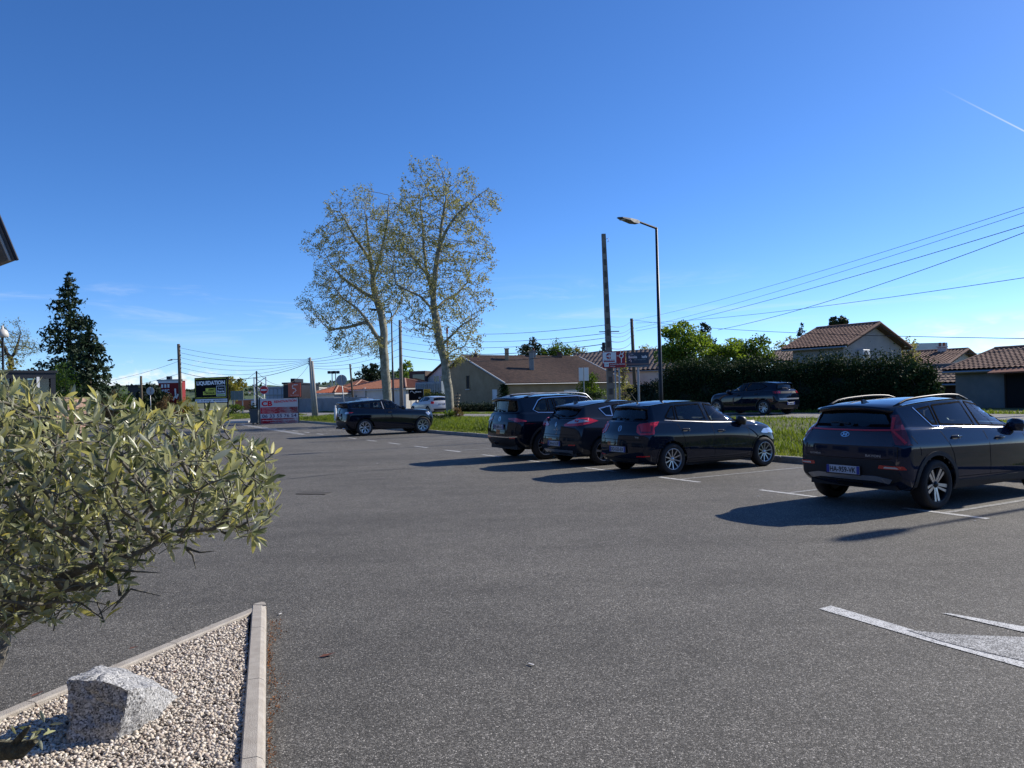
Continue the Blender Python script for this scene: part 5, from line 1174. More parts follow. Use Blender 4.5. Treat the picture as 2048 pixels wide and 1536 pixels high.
# ------------------------------------------------------------------ buildings
def gpt(px, d, z=0.0): q = D(px, 800, d); return Vector((q.x, q.y, z))
TILE_B = mat('brown_tiles', (.045, .028, .022), .9, col2=(.12, .068, .048), vscale=2.2, detail=8); TILE_O = mat('orange_tiles', (.27, .10, .055), .85, var=.25, vscale=3); TILE_R = mat('red_brown_tiles', (.12, .058, .040), .9, col2=(.23, .125, .09), vscale=2.2, detail=8); TILE_D = mat('dark_tiles', (.07, .05, .045), .9, var=.3, vscale=3)
TILE_P = mat('pale_tiles', (.17, .11, .085), .9, col2=(.28, .20, .15), vscale=2.0, detail=6); REND_G = mat('grey_render', (.26, .25, .245), .95, col2=(.36, .34, .32), vscale=.9, bump=.2, bscale=8, detail=8); REND_T = mat('tan_render', (.25, .18, .105), .95, col2=(.35, .26, .16), vscale=.8, detail=8)
REND_W = mat('white_render', (.62, .60, .57), .9, var=.08, vscale=1.2); REND_P = mat('pink_render', (.52, .44, .40), .9, var=.1, vscale=.9); CONC = mat('raw_concrete', (.17, .19, .19), .95, col2=(.26, .27, .26), vscale=.7, bump=.2, bscale=5, detail=8)
SHUT = mat('shutter_white', (.66, .67, .68), .6); FRAME = mat('window_frame', (.6, .6, .6), .5); DARKG = mat('dark_glazing', (.012, .015, .018), .08, coat=.5); FASC = mat('fascia', (.5, .49, .47), .7); WOODD = mat('dark_wood', (.05, .032, .022), .85); METG = mat('galvanised', (.34, .35, .36), .45, .7); DSTEEL = mat('dark_steel', (.016, .018, .024), .45, .3)

def tile_plane(name, o, eu, ev, lu, lv, tu, tv, amp, m_, parent, step=.03):
    """roof slope as real courses: o = lower left corner at the eave, eu along the eave, ev up the slope"""
    o, eu, ev = Vector(o), Vector(eu).normalized(), Vector(ev).normalized(); nn = eu.cross(ev).normalized()
    if nn.z < 0: nn = -nn
    nu = max(2, int(lu/tu)*4); nvv = max(1, int(lv/tv)); V = []; us = np.linspace(0, lu, nu+1)
    for j in range(nvv):
        for (f, hgt) in ((0.0, step), (1.0, 0.0)):
            v = (j+f)*lv/nvv
            for u in us:
                w = abs(math.sin(math.pi*u/tu))*amp
                V.append(o+eu*u+ev*v+nn*(hgt+w+.02))
    n = len(us); F = []
    for r in range(2*nvv-1):
        for i in range(n-1): F.append((r*n+i, r*n+i+1, (r+1)*n+i+1, (r+1)*n+i))
    ob = mobj(name, V, F, m_, parent); ob['kind'] = 'stuff'; return ob
def slope_slab(name, pts, th, m_, parent):            # closed slab under a roof slope (4 corners)
    pts = [Vector(p) for p in pts]; nn = (pts[1]-pts[0]).cross(pts[2]-pts[0]).normalized()
    if nn.z < 0: nn = -nn
    mb = MB(); mb.prism(pts, -nn*th); return mb.build(name, m_, parent)
def opening(parent, o, e, z0, z1, a0, a1, n, m_=DARKG, fm=FRAME, name='window', bars=1, sill=True, t=.06):
    """window on a wall: o origin, e along wall, n outward normal"""
    e = Vector(e).normalized(); n = Vector(n).normalized(); c = Vector(o)+e*(a0+a1)/2+Vector((0, 0, (z0+z1)/2)); w, h = a1-a0, z1-z0; rz = math.atan2(e.y, e.x)
    f = MB()
    for (da, dz, sa, sz) in ((0, h/2-t/2, w, t), (0, -h/2+t/2, w, t), (-w/2+t/2, 0, t, h), (w/2-t/2, 0, t, h)): f.box(c+e*da+Vector((0, 0, dz))+n*.02, (sa, .08, sz), rz)
    for k in range(bars): f.box(c+e*(w*((k+1)/(bars+1))-w/2)+n*.02, (t*.7, .07, h-2*t), rz)
    win = f.build(name, fm, parent)
    p = MB(); p.box(c+n*.008, (w-t, .02, h-t), rz); p.build('pane', m_, win)
    if sill: s = MB(); s.box(c+n*.06+Vector((0, 0, -h/2-.04)), (w+.16, .18, .07), rz); s.build('sill', FASC, win)
    return win
def gable_house(name, label, A, B, depth, eave, ridge, wall, tile, over=.35, zg=0.0, rpos=.5, tu=.24, tv=.36, amp=.05, axis='across', group=None, eave2=None, gutter=True):
    """A-B is the front wall on plan (left to right as seen), house extends 'depth' behind. axis 'along': ridge parallel to A-B; 'across': ridge runs back from A-B (A-B is the gable)"""
    A, B = Vector((A.x, A.y, 0)), Vector((B.x, B.y, 0)); e = (B-A).normalized(); bk = Vector((-e.y, e.x, 0)); W_ = (B-A).length
    if bk.y < 0: bk = -bk
    if axis == 'across': O_, eu, ew, lu, lw = A, bk, e, depth, W_       # eu = ridge direction, ew across
    else: O_, eu, ew, lu, lw = A, e, bk, W_, depth
    t = thing(name, label, 'house', (A.x, A.y, zg), 0, group); S0 = A+Vector((0, 0, zg)); O_ = O_-A; e2 = eave2 if eave2 is not None else eave
    def p(a, b, z): return O_+eu*a+ew*b+Vector((0, 0, z))
    mb = MB()
    poly = [p(0, 0, -.3), p(0, lw, -.3), p(0, lw, e2), p(0, lw*rpos, ridge), p(0, 0, eave)]
    mb.prism(poly, eu*lu); mb.build('wall', wall, t)
    rf = None
    for (b0, zb, side) in ((0, eave, -1), (lw, e2, 1)):
        run = abs(b0-lw*rpos); rise = ridge-zb; sl = math.hypot(run, rise); k = over/run; be = b0+side*over; ze = zb-rise*k
        c0, c1, c2, c3 = p(-over, be, ze), p(lu+over, be, ze), p(lu+over, lw*rpos, ridge), p(-over, lw*rpos, ridge)
        up = Vector((0, 0, .10)); r = slope_slab('roof', [c0+up, c1+up, c2+up, c3+up], .12, WOODD, t)
        if rf is None: rf = r
        tile_plane('roof_tiles', c0+up, c1-c0, c3-c0, (c1-c0).length, (c3-c0).length, tu, tv, amp, tile, r)
        if gutter: g = MB(); g.tube([c0+Vector((0, 0, .02))+ew*side*.06, c1+Vector((0, 0, .02))+ew*side*.06], .06, 8); g.build('gutter', METG, r)
        for q0, q1 in ((c0, c3), (c1, c2)):
            vb = MB(); vb.tube([q0+up*1.4, q1+up*1.4], .09, 6); vb.build('verge', FASC if tile is TILE_B else tile, r)
    rd = MB(); rd.tube([p(-over, lw*rpos, ridge+.14), p(lu+over, lw*rpos, ridge+.14)], .12, 8); rd.build('ridge_tiles', tile, rf)
    return t, dict(p=p, e=e, bk=bk, eu=eu, ew=ew, rf=rf, lu=lu, lw=lw)
def chimney(parent, c, size, m_, pots=2, cap=True):
    c = Vector(c); mb = MB(); mb.bbox((c.x, c.y, c.z+size[2]/2), size, .02); o = mb.build('chimney', m_, parent)
    if cap: k = MB(); k.bbox((c.x, c.y, c.z+size[2]+.04), (size[0]+.14, size[1]+.14, .08), .02); k.build('chimney_cap', m_, o)
    for i in range(pots):
        q = MB(); q.tube([(c.x+(i-(pots-1)/2)*.3, c.y, c.z+size[2]+.06), (c.x+(i-(pots-1)/2)*.3, c.y, c.z+size[2]+.36)], [.10, .08], 8); q.build('chimney_pot', TILE_O, o)

# brown-roofed house across the road (gable towards the camera-left, long slope towards the road)
zh = .2; ridgeL = D(927, 714, 90); th = math.radians(35); eu = Vector((math.cos(th), math.sin(th), 0)); ew = Vector((math.sin(th), -math.cos(th), 0))
RL_ = Vector((ridgeL.x, ridgeL.y, 0)); near = RL_+ew*8.6; far = RL_-ew*3.2; L_ = 17.2
t, H_ = gable_house('brown_house', 'tan farmhouse with a long mossy brown tile roof and two stacks', far, near, L_, ridgeL.z-zh-1.2, ridgeL.z-zh, REND_T, TILE_B, .35, zh, 3.2/11.8, .22, .34, .035, 'across', eave2=2.62)
p = H_['p']
def on_gable(a, z): return p(0, a, z)
opening(t, p(0, 0, 0), H_['ew'], 2.15, 3.75, 3.7, 4.5, -H_['eu'], mat('dark_opening', (.03, .025, .02), .9), REND_T, 'loft_window', 0); opening(t, p(0, 0, 0), H_['ew'], .1, 2.0, 9.2, 10.1, -H_['eu'], SHUT, SHUT, 'door', 0, False)
opening(t, p(0, H_['lw'], 0), H_['eu'], .6, 1.75, 8.0, 10.2, H_['ew'], SHUT, FRAME, 'shuttered_window', 0); opening(t, p(0, H_['lw'], 0), H_['eu'], .2, 1.6, 3.2, 3.9, H_['ew'], mat('grey_door', (.3, .3, .3), .8), FRAME, 'door', 0, False)
q1 = p(9.0, 3.2+5.6, 0); 
def roof_z(b): return (ridgeL.z-zh) + (2.62-(ridgeL.z-zh))*(b-3.2)/8.6
for (a, b, hh, w, m_, pots) in ((5.2, 4.6, 1.75, .5, REND_T, 0), (6.4, 7.9, 2.5, .55, CONC, 0), (14.2, 3.4, 1.0, .6, TILE_B, 0), (1.6, 3.3, .7, .45, TILE_B, 1), (10.2, 3.3, 1.1, .5, CONC, 1)): 
    c_ = p(a, b, roof_z(b)-.3); chimney(H_['rf'], c_, (w, w, hh), m_, pots)
# ivy on the near corner
rng = np.random.default_rng(77); n = 2200; hz = rng.random(n)**.8*2.5; c0 = p(0, H_['lw'], 0); Pn = np.array(c0)+np.outer(rng.normal(size=n)*.45*(1.2-hz/3.2), np.array(H_['ew']))*-1+np.outer(np.abs(rng.normal(size=n))*.25, -np.array(H_['eu'])); Pn[:, 2] = hz
V, F = quads_at(Pn, .16, rng, .8); o = add_part('ivy', V, F, LEAF['hedge'], t); o['kind'] = 'stuff'
# striped-roof house behind it
A_ = gpt(1128, 104); B_ = gpt(1350, 96)
t, H_ = gable_house('pink_house', 'pink-rendered house with a ribbed dark and pale tile roof', A_, B_, 9.0, 4.05, 6.6, REND_P, mat('ribbed_tiles', (.12, .08, .065), .9, col2=(.26, .19, .15), vscale=3), .4, .3, .5, .62, 1.2, .16, 'along')
opening(t, H_['p'](0, 0, 0), H_['eu'], 1.0, 2.2, 9.5, 10.7, -H_['ew'])
# white gable house behind the leaning tree
A_ = gpt(838, 101); B_ = gpt(902, 100)
t, H_ = gable_house('white_gable_house', 'white-rendered house with steep dark roof and dormer behind the plane tree', A_, B_, 9, 2.8, 5.9, REND_W, TILE_D, .3, .2, .86, .3, .35, .03, 'across', eave2=5.2)
opening(t, H_['p'](0, 0, 0), H_['ew'], 3.1, 4.1, 2.1, 2.9, -H_['eu']); opening(t, H_['p'](0, 0, 0), H_['ew'], 3.1, 4.1, 3.05, 3.75, -H_['eu']); opening(t, H_['p'](0, 0, 0), H_['ew'], .5, 1.6, 3.6, 4.4, -H_['eu'])
mb = MB(); c_ = H_['p'](.3, .2, 3.9); mb.box(c_, (2.2, 2.6, 1.7), math.atan2(H_['e'].y, H_['e'].x)); dm = mb.build('dormer', TILE_D, t); mb = MB(); mb.box(c_+Vector((-.1, -1.32, -.15)), (1.6, .06, 1.1), math.atan2(H_['e'].y, H_['e'].x)); mb.build('dormer_window', DARKG, dm)
# orange hip-roofed bungalow
def hip_house(name, label, A, B, depth, eave, ridge, wall, tile, zg, over=.4, inset=None, tu=.28):
    A, B = Vector((A.x, A.y, 0)), Vector((B.x, B.y, 0)); e = (B-A).normalized(); bk = Vector((-e.y, e.x, 0)); bk = bk if bk.y > 0 else -bk; W_ = (B-A).length; t = thing(name, label, 'house', (A.x, A.y, zg)); ins = inset or min(W_, depth)*.45
    def p(a, b, z): return e*a+bk*b+Vector((0, 0, z))
    mb = MB(); mb.prism([p(0, 0, -.3), p(W_, 0, -.3), p(W_, depth, -.3), p(0, depth, -.3)], (0, 0, eave+.3)); mb.build('wall', wall, t)
    c = [p(-over, -over, eave), p(W_+over, -over, eave), p(W_+over, depth+over, eave), p(-over, depth+over, eave)]; r0, r1 = p(ins, depth/2, ridge), p(W_-ins, depth/2, ridge)
    rf = None
    for nm, poly in (('front', [c[0], c[1], r1, r0]), ('right', [c[1], c[2], r1]), ('back', [c[2], c[3], r0, r1]), ('left', [c[3], c[0], r0])):
        # courses of tiles clipped to the slope
        bm = bmesh.new(); f = bm.faces.new([bm.verts.new(q) for q in poly]); ed = (poly[1]-poly[0]); L0 = ed.length; ed.normalize(); mid = poly[2]; up = (mid-poly[0])-ed*(mid-poly[0]).dot(ed); Lu = up.length; up.normalize(); nn = ed.cross(up); nn = nn if nn.z > 0 else -nn
        k = int(L0/(tu/2))
        for i in range(1, k): bmesh.ops.bisect_plane(bm, geom=bm.verts[:]+bm.edges[:]+bm.faces[:], plane_co=poly[0]+ed*L0*i/k, plane_no=ed)
        for i in range(1, 9): bmesh.ops.bisect_plane(bm, geom=bm.verts[:]+bm.edges[:]+bm.faces[:], plane_co=poly[0]+up*Lu*i/9, plane_no=up)
        for v in bm.verts:
            i = round((v.co-poly[0]).dot(ed)/(L0/k)); v.co += nn*(.09 if i % 2 else .0)
        me = bpy.data.meshes.new('roof'); bm.to_mesh(me); bm.free(); me.materials.append(tile); o = link(bpy.data.objects.new('roof', me), t); rf = rf or o
    s = MB(); s.prism([q-Vector((0, 0, .18)) for q in c], (0, 0, .17)); s.build('soffit', FASC, t)
    for a, b in ((c[0], r0), (c[1], r1), (c[2], r1), (c[3], r0), (r0, r1)): h_ = MB(); h_.tube([a+Vector((0, 0, .08)), b+Vector((0, 0, .08))], .11, 6); h_.build('hip_tiles', mat('pale_ridge', (.40, .22, .15), .85), rf)
    return t, dict(p=p, e=e, bk=bk, rf=rf, W=W_)
t, H_ = hip_house('orange_house', 'low white bungalow with orange hipped tile roof behind the road', gpt(684, 99), gpt(812, 93), 8.0, 2.55, 3.75, REND_W, TILE_O, .15)
opening(t, H_['p'](0, 0, 0), H_['e'], .9, 1.9, 1.0, 1.35, -H_['bk'], bars=0); opening(t, H_['p'](0, 0, 0), H_['e'], .9, 1.9, 2.4, 2.75, -H_['bk'], bars=0); mb = MB(); mb.box(H_['p'](4.2, -.15, 1.3), (.22, .22, 2.9), math.atan2(H_['e'].y, H_['e'].x)); mb.build('corner_pilaster', REND_W, t)
t2, H2 = hip_house('orange_annex', 'lower annex with orange roof at the left end of the white bungalow', gpt(668, 108), gpt(700, 106), 7, 2.6, 4.0, mat('peach_render', (.55, .42, .32), .9), TILE_O, .1)
# right-hand houses
A_ = gpt(1690, 46.5); B_ = gpt(1806, 51)
t, H_ = gable_house('rendered_house', 'two-storey house with bare grey gable and an air-conditioning unit', A_, B_, 3.4, 3.6, 4.9, REND_G, TILE_R, .45, .5, .5, .24, .33, .06, 'across')
ac = MB(); c_ = H_['p'](-.22, 2.05, 3.05); az_ = math.atan2(H_['e'].y, H_['e'].x); ac.bbox(c_, (.82, .32, .58), .03, az_); acu = thing('air_conditioner', 'white air-conditioning unit on the grey gable wall', 'air conditioner', H_['p'](0, 0, 0)*0+Vector((A_.x, A_.y, .5))); ac.build('casing', SHUT, acu)
fan = MB(); nrm = -H_['eu']; fan.lathe([(.0005, 0), (.21, 0), (.23, .015), (.23, -.01)], 24, 'z'); fo = fan.build('fan_grille', mat('fan_dark', (.02, .02, .022), .6), acu); fo.location = c_+nrm*.175-H_['e']*.12; fo.rotation_euler = nrm.to_track_quat('Z', 'Y').to_euler()
fb = MB()
for k in range(6): fb.box((0, 0, .012), (.42, .012, .008), k*math.pi/6)
o = fb.build('fan_bars', METG, fo)
A_ = gpt(1556, 66); B_ = gpt(1640, 62)
gable_house('small_house', 'small cream house with pale tile roof behind the hedge', gpt(1548, 66), gpt(1660, 64), 7, 3.35, 4.25, REND_T, TILE_P, .4, .5, .5, .24, .33, .06, 'along')
t, H_ = gable_house('cream_house', 'cream house with low brown roof beyond the conifer hedge', gpt(1888, 54), gpt(1962, 59), 10, 2.45, 3.45, mat('cream_render', (.46, .42, .37), .9, var=.1, vscale=.6), TILE_R, .45, .5, .5, .24, .33, .06, 'across'); chimney(H_['rf'], H_['p'](1.2, 3.4, 2.6), (.45, .45, 1.2), REND_P, 2)
gable_house('low_barn', 'low dark barn roof at the end of the hedge', gpt(1846, 40), gpt(1925, 38.5), 4, 1.15, 1.95, WOODD, TILE_P, .3, .5, .5, .24, .33, .05, 'along')
A_ = gpt(1908, 37); B_ = gpt(1996, 34.5)
t, H_ = gable_house('grey_barn', 'long grey concrete barn with brown tiles on the right', gpt(1912, 37), gpt(2130, 32.5), 7, 1.72, 2.65, CONC, TILE_R, .35, .5, .5, .24, .33, .06, 'along')
opening(t, H_['p'](0, 0, 0), H_['eu'], -.2, 1.5, 2.4, 4.9, -H_['ew'], mat('barn_dark', (.012, .012, .013), .9), WOODD, 'barn_door', 0, False); mb = MB(); mb.prism([H_['p'](2.2, -.02, 1.8), H_['p'](5.6, -.02, 2.0), H_['p'](5.6, -.9, 1.55), H_['p'](2.2, -.9, 1.5)], (0, 0, .06)); mb.build('canopy', TILE_O, t)
mb = MB(); q = gpt(1838, 140); mb.box((0, 0, 5), (6.5, 8, 10)); o = mb.build('white_block', REND_W); o.location = (q.x, q.y, -1.2); tag(o, 'plain white flat-roofed block rising behind the houses', 'building')
# ------------------------------------------------------------------ left: commercial strip
def block(name, label, pxl, pxr, d, ytop, zb, depth, m_, cat='building'):
    a, b = D(pxl, ytop, d), D(pxr, ytop, d); t = thing(name, label, cat, (a.x, a.y, zb)); mb = MB(); w = b.x-a.x; h = (a.z+b.z)/2-zb; mb.bbox((w/2, depth/2, h/2), (w, depth, h), .05); mb.build('wall', m_, t)
    c_ = MB(); c_.box((w/2, depth/2, h+.1), (w+.25, depth+.25, .2)); c_.build('parapet', FASC if m_ is not DSTEEL else DSTEEL, t); return t, w, h
CLAD = mat('pale_cladding', (.50, .53, .57), .6, var=.05, vscale=.5)
t, w, h = block('warehouse', 'pale metal-clad warehouse behind the red renovation panel', 531, 578, 100, 776, 0, 20, CLAD)
for k in range(1, 6): mb = MB(); mb.box((w*k/6, -.03, h/2), (.06, .06, h*.96)); mb.build('cladding_joint', METG, t)
mb = MB(); mb.box((w/2, -.06, h*.72), (w, .08, .12)); mb.build('cladding_rail', METG, t)
t, w, h = block('dark_store', 'black shop block with a stepped top beside the red totem', 566, 590, 96, 768, 0, 12, DSTEEL); mb = MB(); mb.box((w*.62, 3, h+.35), (w*.35, 4, .7)); mb.build('rooftop_plant', DSTEEL, t)
t, w, h = block('long_shed', 'long low white shed behind the concrete poles', 590, 690, 125, 784, 0, 14, CLAD)
for k in range(4): mb = MB(); mb.box((w*(.35+.13*k), -.04, h*.62), (1.6, .08, .9)); mb.build('shed_window', DARKG, t)
for k in range(3): mb = MB(); mb.box((w*(.3+.2*k), 3, h+.5), (1.2, 1.2, .8)); mb.build('rooftop_unit', DSTEEL, t)
hip_house('garage', 'small garage with bright orange tile roof behind the grey wall', gpt(634, 96), gpt(668, 95), 5, 2.3, 3.1, REND_W, mat('red_tiles', (.32, .08, .035), .85, var=.2, vscale=3), .05)
t, w, h = block('orange_shop', 'low shop with orange band and white lattice frame', 470, 530, 140, 800, 0, 16, mat('orange_band', (.42, .13, .05), .8)); mb = MB(); mb.box((w*.75, -.2, .55), (w*.4, .2, 2.2)); mb.build('white_front', CLAD, t)
lat = thing('lattice_frame', 'white steel lattice frame over the orange shop', 'frame', tuple(D(517, 805, 130)*Vector((1, 1, 0))) if 0 else (D(509, 800, 130).x, D(509, 800, 130).y, 0)); 
mb = MB()
for (a, b) in (((0, 0, 0), (0, 0, 5.6)), ((2.0, 0, 0), (2.0, 0, 5.6))): mb.tube([a, b], .10, 6)
mb.build('post', SHUT, lat); mb = MB()
for k in range(3): mb.tube([(0, 0, 1.5+k*1.35), (2.0, 0, 2.85+k*1.35)], .07, 5); mb.tube([(2.0, 0, 1.5+k*1.35), (0, 0, 2.85+k*1.35)], .07, 5)
mb.build('brace', SHUT, lat)
# red restaurant block with sign
RED_S = mat('sign_red', (.24, .010, .013), .8, var=.05, vscale=.4); SW = mat('sign_white', (.85, .85, .85), .6); SK = mat('sign_black', (.008, .009, .012), .8, spec=.08); SYEL = mat('sign_yellow', (.70, .66, .05), .5); SORG = mat('sign_orange', (.50, .10, .055), .5)
t, w, h = block('restaurant', 'red fast-food restaurant block with white lettering and figure', 316, 364, 95, 762, 0, 1.0, RED_S)
for k in range(3): mb = MB(); mb.box((w*(.18+.13*k), -.06, h*.86), (.22, .06, .42)); mb.build('stripe', SW, t)
text_obj('lettering', 'KFC', (w*.16, -.05, h*.66), (1, 0, 0), (0, 0, 1), .95, .45, SW, t, .03, .02)
mb = MB(); mb.tube([(w*.62, -.08, h*.45), (w*.70, -.08, h*.55), (w*.76, -.08, h*.50), (w*.84, -.08, h*.62)], .10, 6); mb.tube([(w*.74, -.08, h*.52), (w*.72, -.08, h*.78)], .09, 6); mb.build('wall_figure', SW, t); mb = MB(); mb.box((w/2, -.05, h-.12), (w, .1, .24)); mb.build('cornice', SW, t)
mb = MB(); mb.box((w*.4, .5, h+.3), (.5, .5, .6)); mb.build('rooftop_vent', DSTEEL, t)
t, w, h = block('dark_shop', 'dark low shop left of the black conifers', 255, 287, 100, 773, 0, 10, DSTEEL); text_obj('lettering', 'france literie', (w*.25, -.02, h*.55), (1, 0, 0), (0, 0, 1), 1.0, .22, SW, t, .02, .02)
# grey roadside wall
A_ = gpt(590, 97); B_ = gpt(735, 84); e_ = (B_-A_).normalized(); n_ = 12; t = thing('roadside_wall', 'grey rendered garden wall along the far side of the road', 'wall', (A_.x, A_.y, 0)); l_ = (B_-A_).length
for k in range(n_): mb = MB(); mb.bbox(e_*(l_*(k+.5)/n_)+Vector((0, 0, .85)), (l_/n_-.03, .18, 1.75), .02, math.atan2(e_.y, e_.x)); mb.build('wall_panel', mat('wall_grey', (.27, .265, .27), .95, var=.15, vscale=1.0), t)
# container and panels beyond the road
A_ = gpt(831, 72); B_ = gpt(883, 70); e_ = (B_-A_).normalized(); l_ = (B_-A_).length; t = thing('grey_container', 'pale blue-grey steel container with double doors behind the white car', 'container', (A_.x, A_.y, .25), math.atan2(e_.y, e_.x)); mb = MB(); mb.bbox((l_/2, .6, 1.35), (l_, 1.2, 2.7), .03); GC = mat('container_paint', (.22, .27, .31), .55, .1, var=.1, vscale=2); mb.build('body', GC, t)
for k in range(14): mb = MB(); mb.box((l_*(k+.5)/14, -.02, 1.3), (l_/30, .06, 2.4)); mb.build('rib', GC, t)
for k in range(2): mb = MB(); mb.box((l_*(.45+.32*k), -.06, 1.35), (.04, .05, 2.5)); mb.build('lock_bar', METG, t)
q = D(818, 785, 69); t = thing('advert_panels', 'black and yellow advert panels side by side before the container', 'sign', (q.x, q.y, .2)); mb = MB(); mb.bbox((.62, 0, 1.6), (1.30, .05, 1.0), .01); pn = mb.build('black_panel', SK, t)
mb = MB(); mb.bbox((1.62, -.01, 1.55), (.60, .05, 1.05), .01); py_ = mb.build('yellow_panel', mat('advert_yellow', (.50, .33, .02), .6), t)
mb = MB()
for k in range(5): a = k*2*math.pi/5+math.pi/2; mb.tube([(1.62+.07*math.cos(a), -.05, 1.6+.07*math.sin(a)), (1.62+.20*math.cos(a), -.05, 1.6+.20*math.sin(a))], .02, 5)
A2 = np.linspace(0, 2*math.pi, 13); mb.tube([(1.62+.09*math.cos(a), -.05, 1.6+.09*math.sin(a)) for a in A2], .02, 5); mb.build('sun_emblem', SK, py_); text_obj('lettering', 'rdv', (1.40, -.045, 1.92), (1, 0, 0), (0, 0, 1), .22, .10, SK, py_, .02)
text_obj('lettering', 'garage', (.55, -.028, 1.75), (1, 0, 0), (0, 0, 1), .55, .16, SW, pn, .02); mb = MB(); mb.tube([(.1+.1*k, -.035, 1.85+.1*math.sin(k*1.1)) for k in range(6)], .025, 5); mb.build('swirl', SW, pn); mb = MB(); mb.tube([(.85, -.035, 1.30), (1.0, -.035, 1.36), (1.12, -.035, 1.28), (1.0, -.035, 1.22), (.85, -.035, 1.30)], .02, 5); mb.build('car_mark', SW, pn)
for x in (.15, 1.1, 1.8): mb = MB(); mb.tube([(x, .05, -.2), (x, .05, 1.5)], .035, 6); mb.build('post', METG, t)
# planks / pallets stack right of the container
q = gpt(884, 67); 
for k in range(5):
    mb = MB(); mb.bbox((1.0, .4, .05), (2.1, .8, .09), .01); o = mb.build('plank', mat('old_plank', (.30, .24, .17), .9, var=.2, vscale=5)); o.location = (q.x-.7+.05*k, q.y, .5+.28*k); tag(o, ['weathered plank lowest behind the trunk', 'weathered plank second up behind the trunk', 'weathered plank in the middle of the rack', 'weathered plank second from the top of the rack', 'pale plank topmost of the rack behind the trunk'][k], 'plank', 'planks racked behind the plane tree')
rk = MB()
for x in (0, 1.9): rk.tube([(q.x-.6+x, q.y+.85, .0), (q.x-.6+x, q.y+.85, 1.9)], .04, 6); rk.box((q.x-.6+x, q.y+.45, .95), (.06, .8, 1.5))
tag(rk.build('plank_rack', DSTEEL), 'dark steel rack holding the planks', 'rack')

# ------------------------------------------------------------------ shop added behind the camera, unseen, to deepen the car paint reflections
t = thing('added_shop', 'added unseen shop block behind the viewer that darkens car reflections', 'building', L(30, -17, 0), V_ANG)
mb = MB(); mb.box((-6, 0, 3.2), (12, 70, 6.4)); mb.build('wall', mat('added_shop_dark', (.05, .055, .06), .8, var=.1, vscale=.6), t); mb = MB(); mb.box((-6, 0, 6.55), (12.6, 70.6, .3)); mb.build('parapet', DSTEEL, t)
for k in range(8): mb = MB(); mb.box((.02, -28+8*k, 1.5), (.08, 5.5, 2.6)); mb.build('shop_window', DARKG, t)

hedge('added_hedge', 'added unseen hedge beside the viewer that darkens car reflections', [(4200, 700, 3), (3300, 640, 9), (2700, 640, 19)], 91, 'hedge', 9000, .35, 1.5, .0) if 0 else None
rngh = np.random.default_rng(91); t = thing('added_hedge', 'added unseen hedge that darkens reflections in the car sides', 'hedge', L(44, -3, 0), V_ANG)  # hedge added out of view so the car sides mirror something dark
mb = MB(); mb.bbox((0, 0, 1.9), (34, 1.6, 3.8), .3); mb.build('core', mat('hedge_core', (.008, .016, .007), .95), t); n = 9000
P_ = np.stack([rngh.uniform(-17, 17, n), .8+rngh.normal(size=n)*.15, rngh.uniform(0, 4.2, n)+.25*np.sin(rngh.uniform(-17, 17, n))], 1); V, F = quads_at(P_, .4, rngh, .5); o = add_part('foliage', V, F, LEAF['hedge'], t); o['kind'] = 'stuff'
# ------------------------------------------------------------------ lamps, poles, wires
def zv(u, v): return zt(u, v)
def street_lamp(label, u, v, H=7.95, arm=1.45, seed=0):
    t = thing('street_lamp', label, 'street lamp', L(u, v, zv(u, v)), V_ANG, 'slim parking lamps on the verge'); z0 = 0
    mb = MB(); mb.tube([(0, 0, -.1), (0, 0, 1.2), (0, 0, H)], [.085, .08, .05], 14); mb.build('pole', DSTEEL, t, True)
    mb = MB(); mb.bbox((0, 0, .02), (.36, .36, .05), .01); mb.build('base_plate', DSTEEL, t)
    mb = MB(); mb.box((.0, -.086, .7), (.10, .012, .36)); mb.build('access_hatch', DSTEEL, t)
    ex = -1.0; mb = MB(); mb.tube([(.04, 0, H-.03), (ex*arm*.62, 0, H+.17)], [.045, .04], 10); mb.build('arm', DSTEEL, t)
    a0 = Vector((ex*arm*.58, 0, H+.15)); a1 = Vector((ex*arm*1.28, 0, H+.24)); hd = MB(); bm = bmesh.new()
    for (f, w, top, bot) in ((0, .06, .04, -.05), (.12, .10, .055, -.09), (.35, .15, .05, -.10), (.5, .16, .045, -.04), (.85, .14, .03, -.02), (1.0, .06, .01, -.01)):
        c_ = a0+(a1-a0)*f
        for sy in (-1, 1): bm.verts.new(c_+Vector((0, sy*w, bot))); bm.verts.new(c_+Vector((0, sy*w*.8, top)))
    bmesh.ops.convex_hull(bm, input=bm.verts); bm.verts.index_update(); hd.add([q.co for q in bm.verts], [[q.index for q in f.verts] for f in bm.faces]); bm.free(); h_ = hd.build('lamp_head', mat('lamp_grey', (.10, .105, .11), .5, .3), t)
    mb = MB(); mb.box(a0+(a1-a0)*.68+Vector((0, 0, -.045)), (.36, .2, .012)); mb.build('lens', mat('lamp_lens', (.45, .45, .42), .2), h_); return t
street_lamp('dark lamp post standing right of the concrete utility pole', 7.46, 10.08, 8.0-zv(7.46, 10.08))
street_lamp('dark lamp post standing against the crown of the plane trees', -24.2, 10.67, 8.03-zv(-24, 10.6))
street_lamp('dark lamp post whose long shadow falls beside the navy crossover', 25.40, 12.0, 8.0-zv(25.4, 12.0))
CONCP = mat('pole_concrete', (.22, .20, .17), .95, var=.2, vscale=3, bump=.3, bscale=20); WOODP = mat('pole_wood', (.11, .085, .06), .95, var=.3, vscale=4, bump=.4, bscale=18)
def insul(mb, p, d, n=1): 
    mb.tube([p, p+d*.5], .012, 5); mb.tube([p+d*.5, p+d*.5+Vector((0, 0, .10))], [.035, .03], 6)
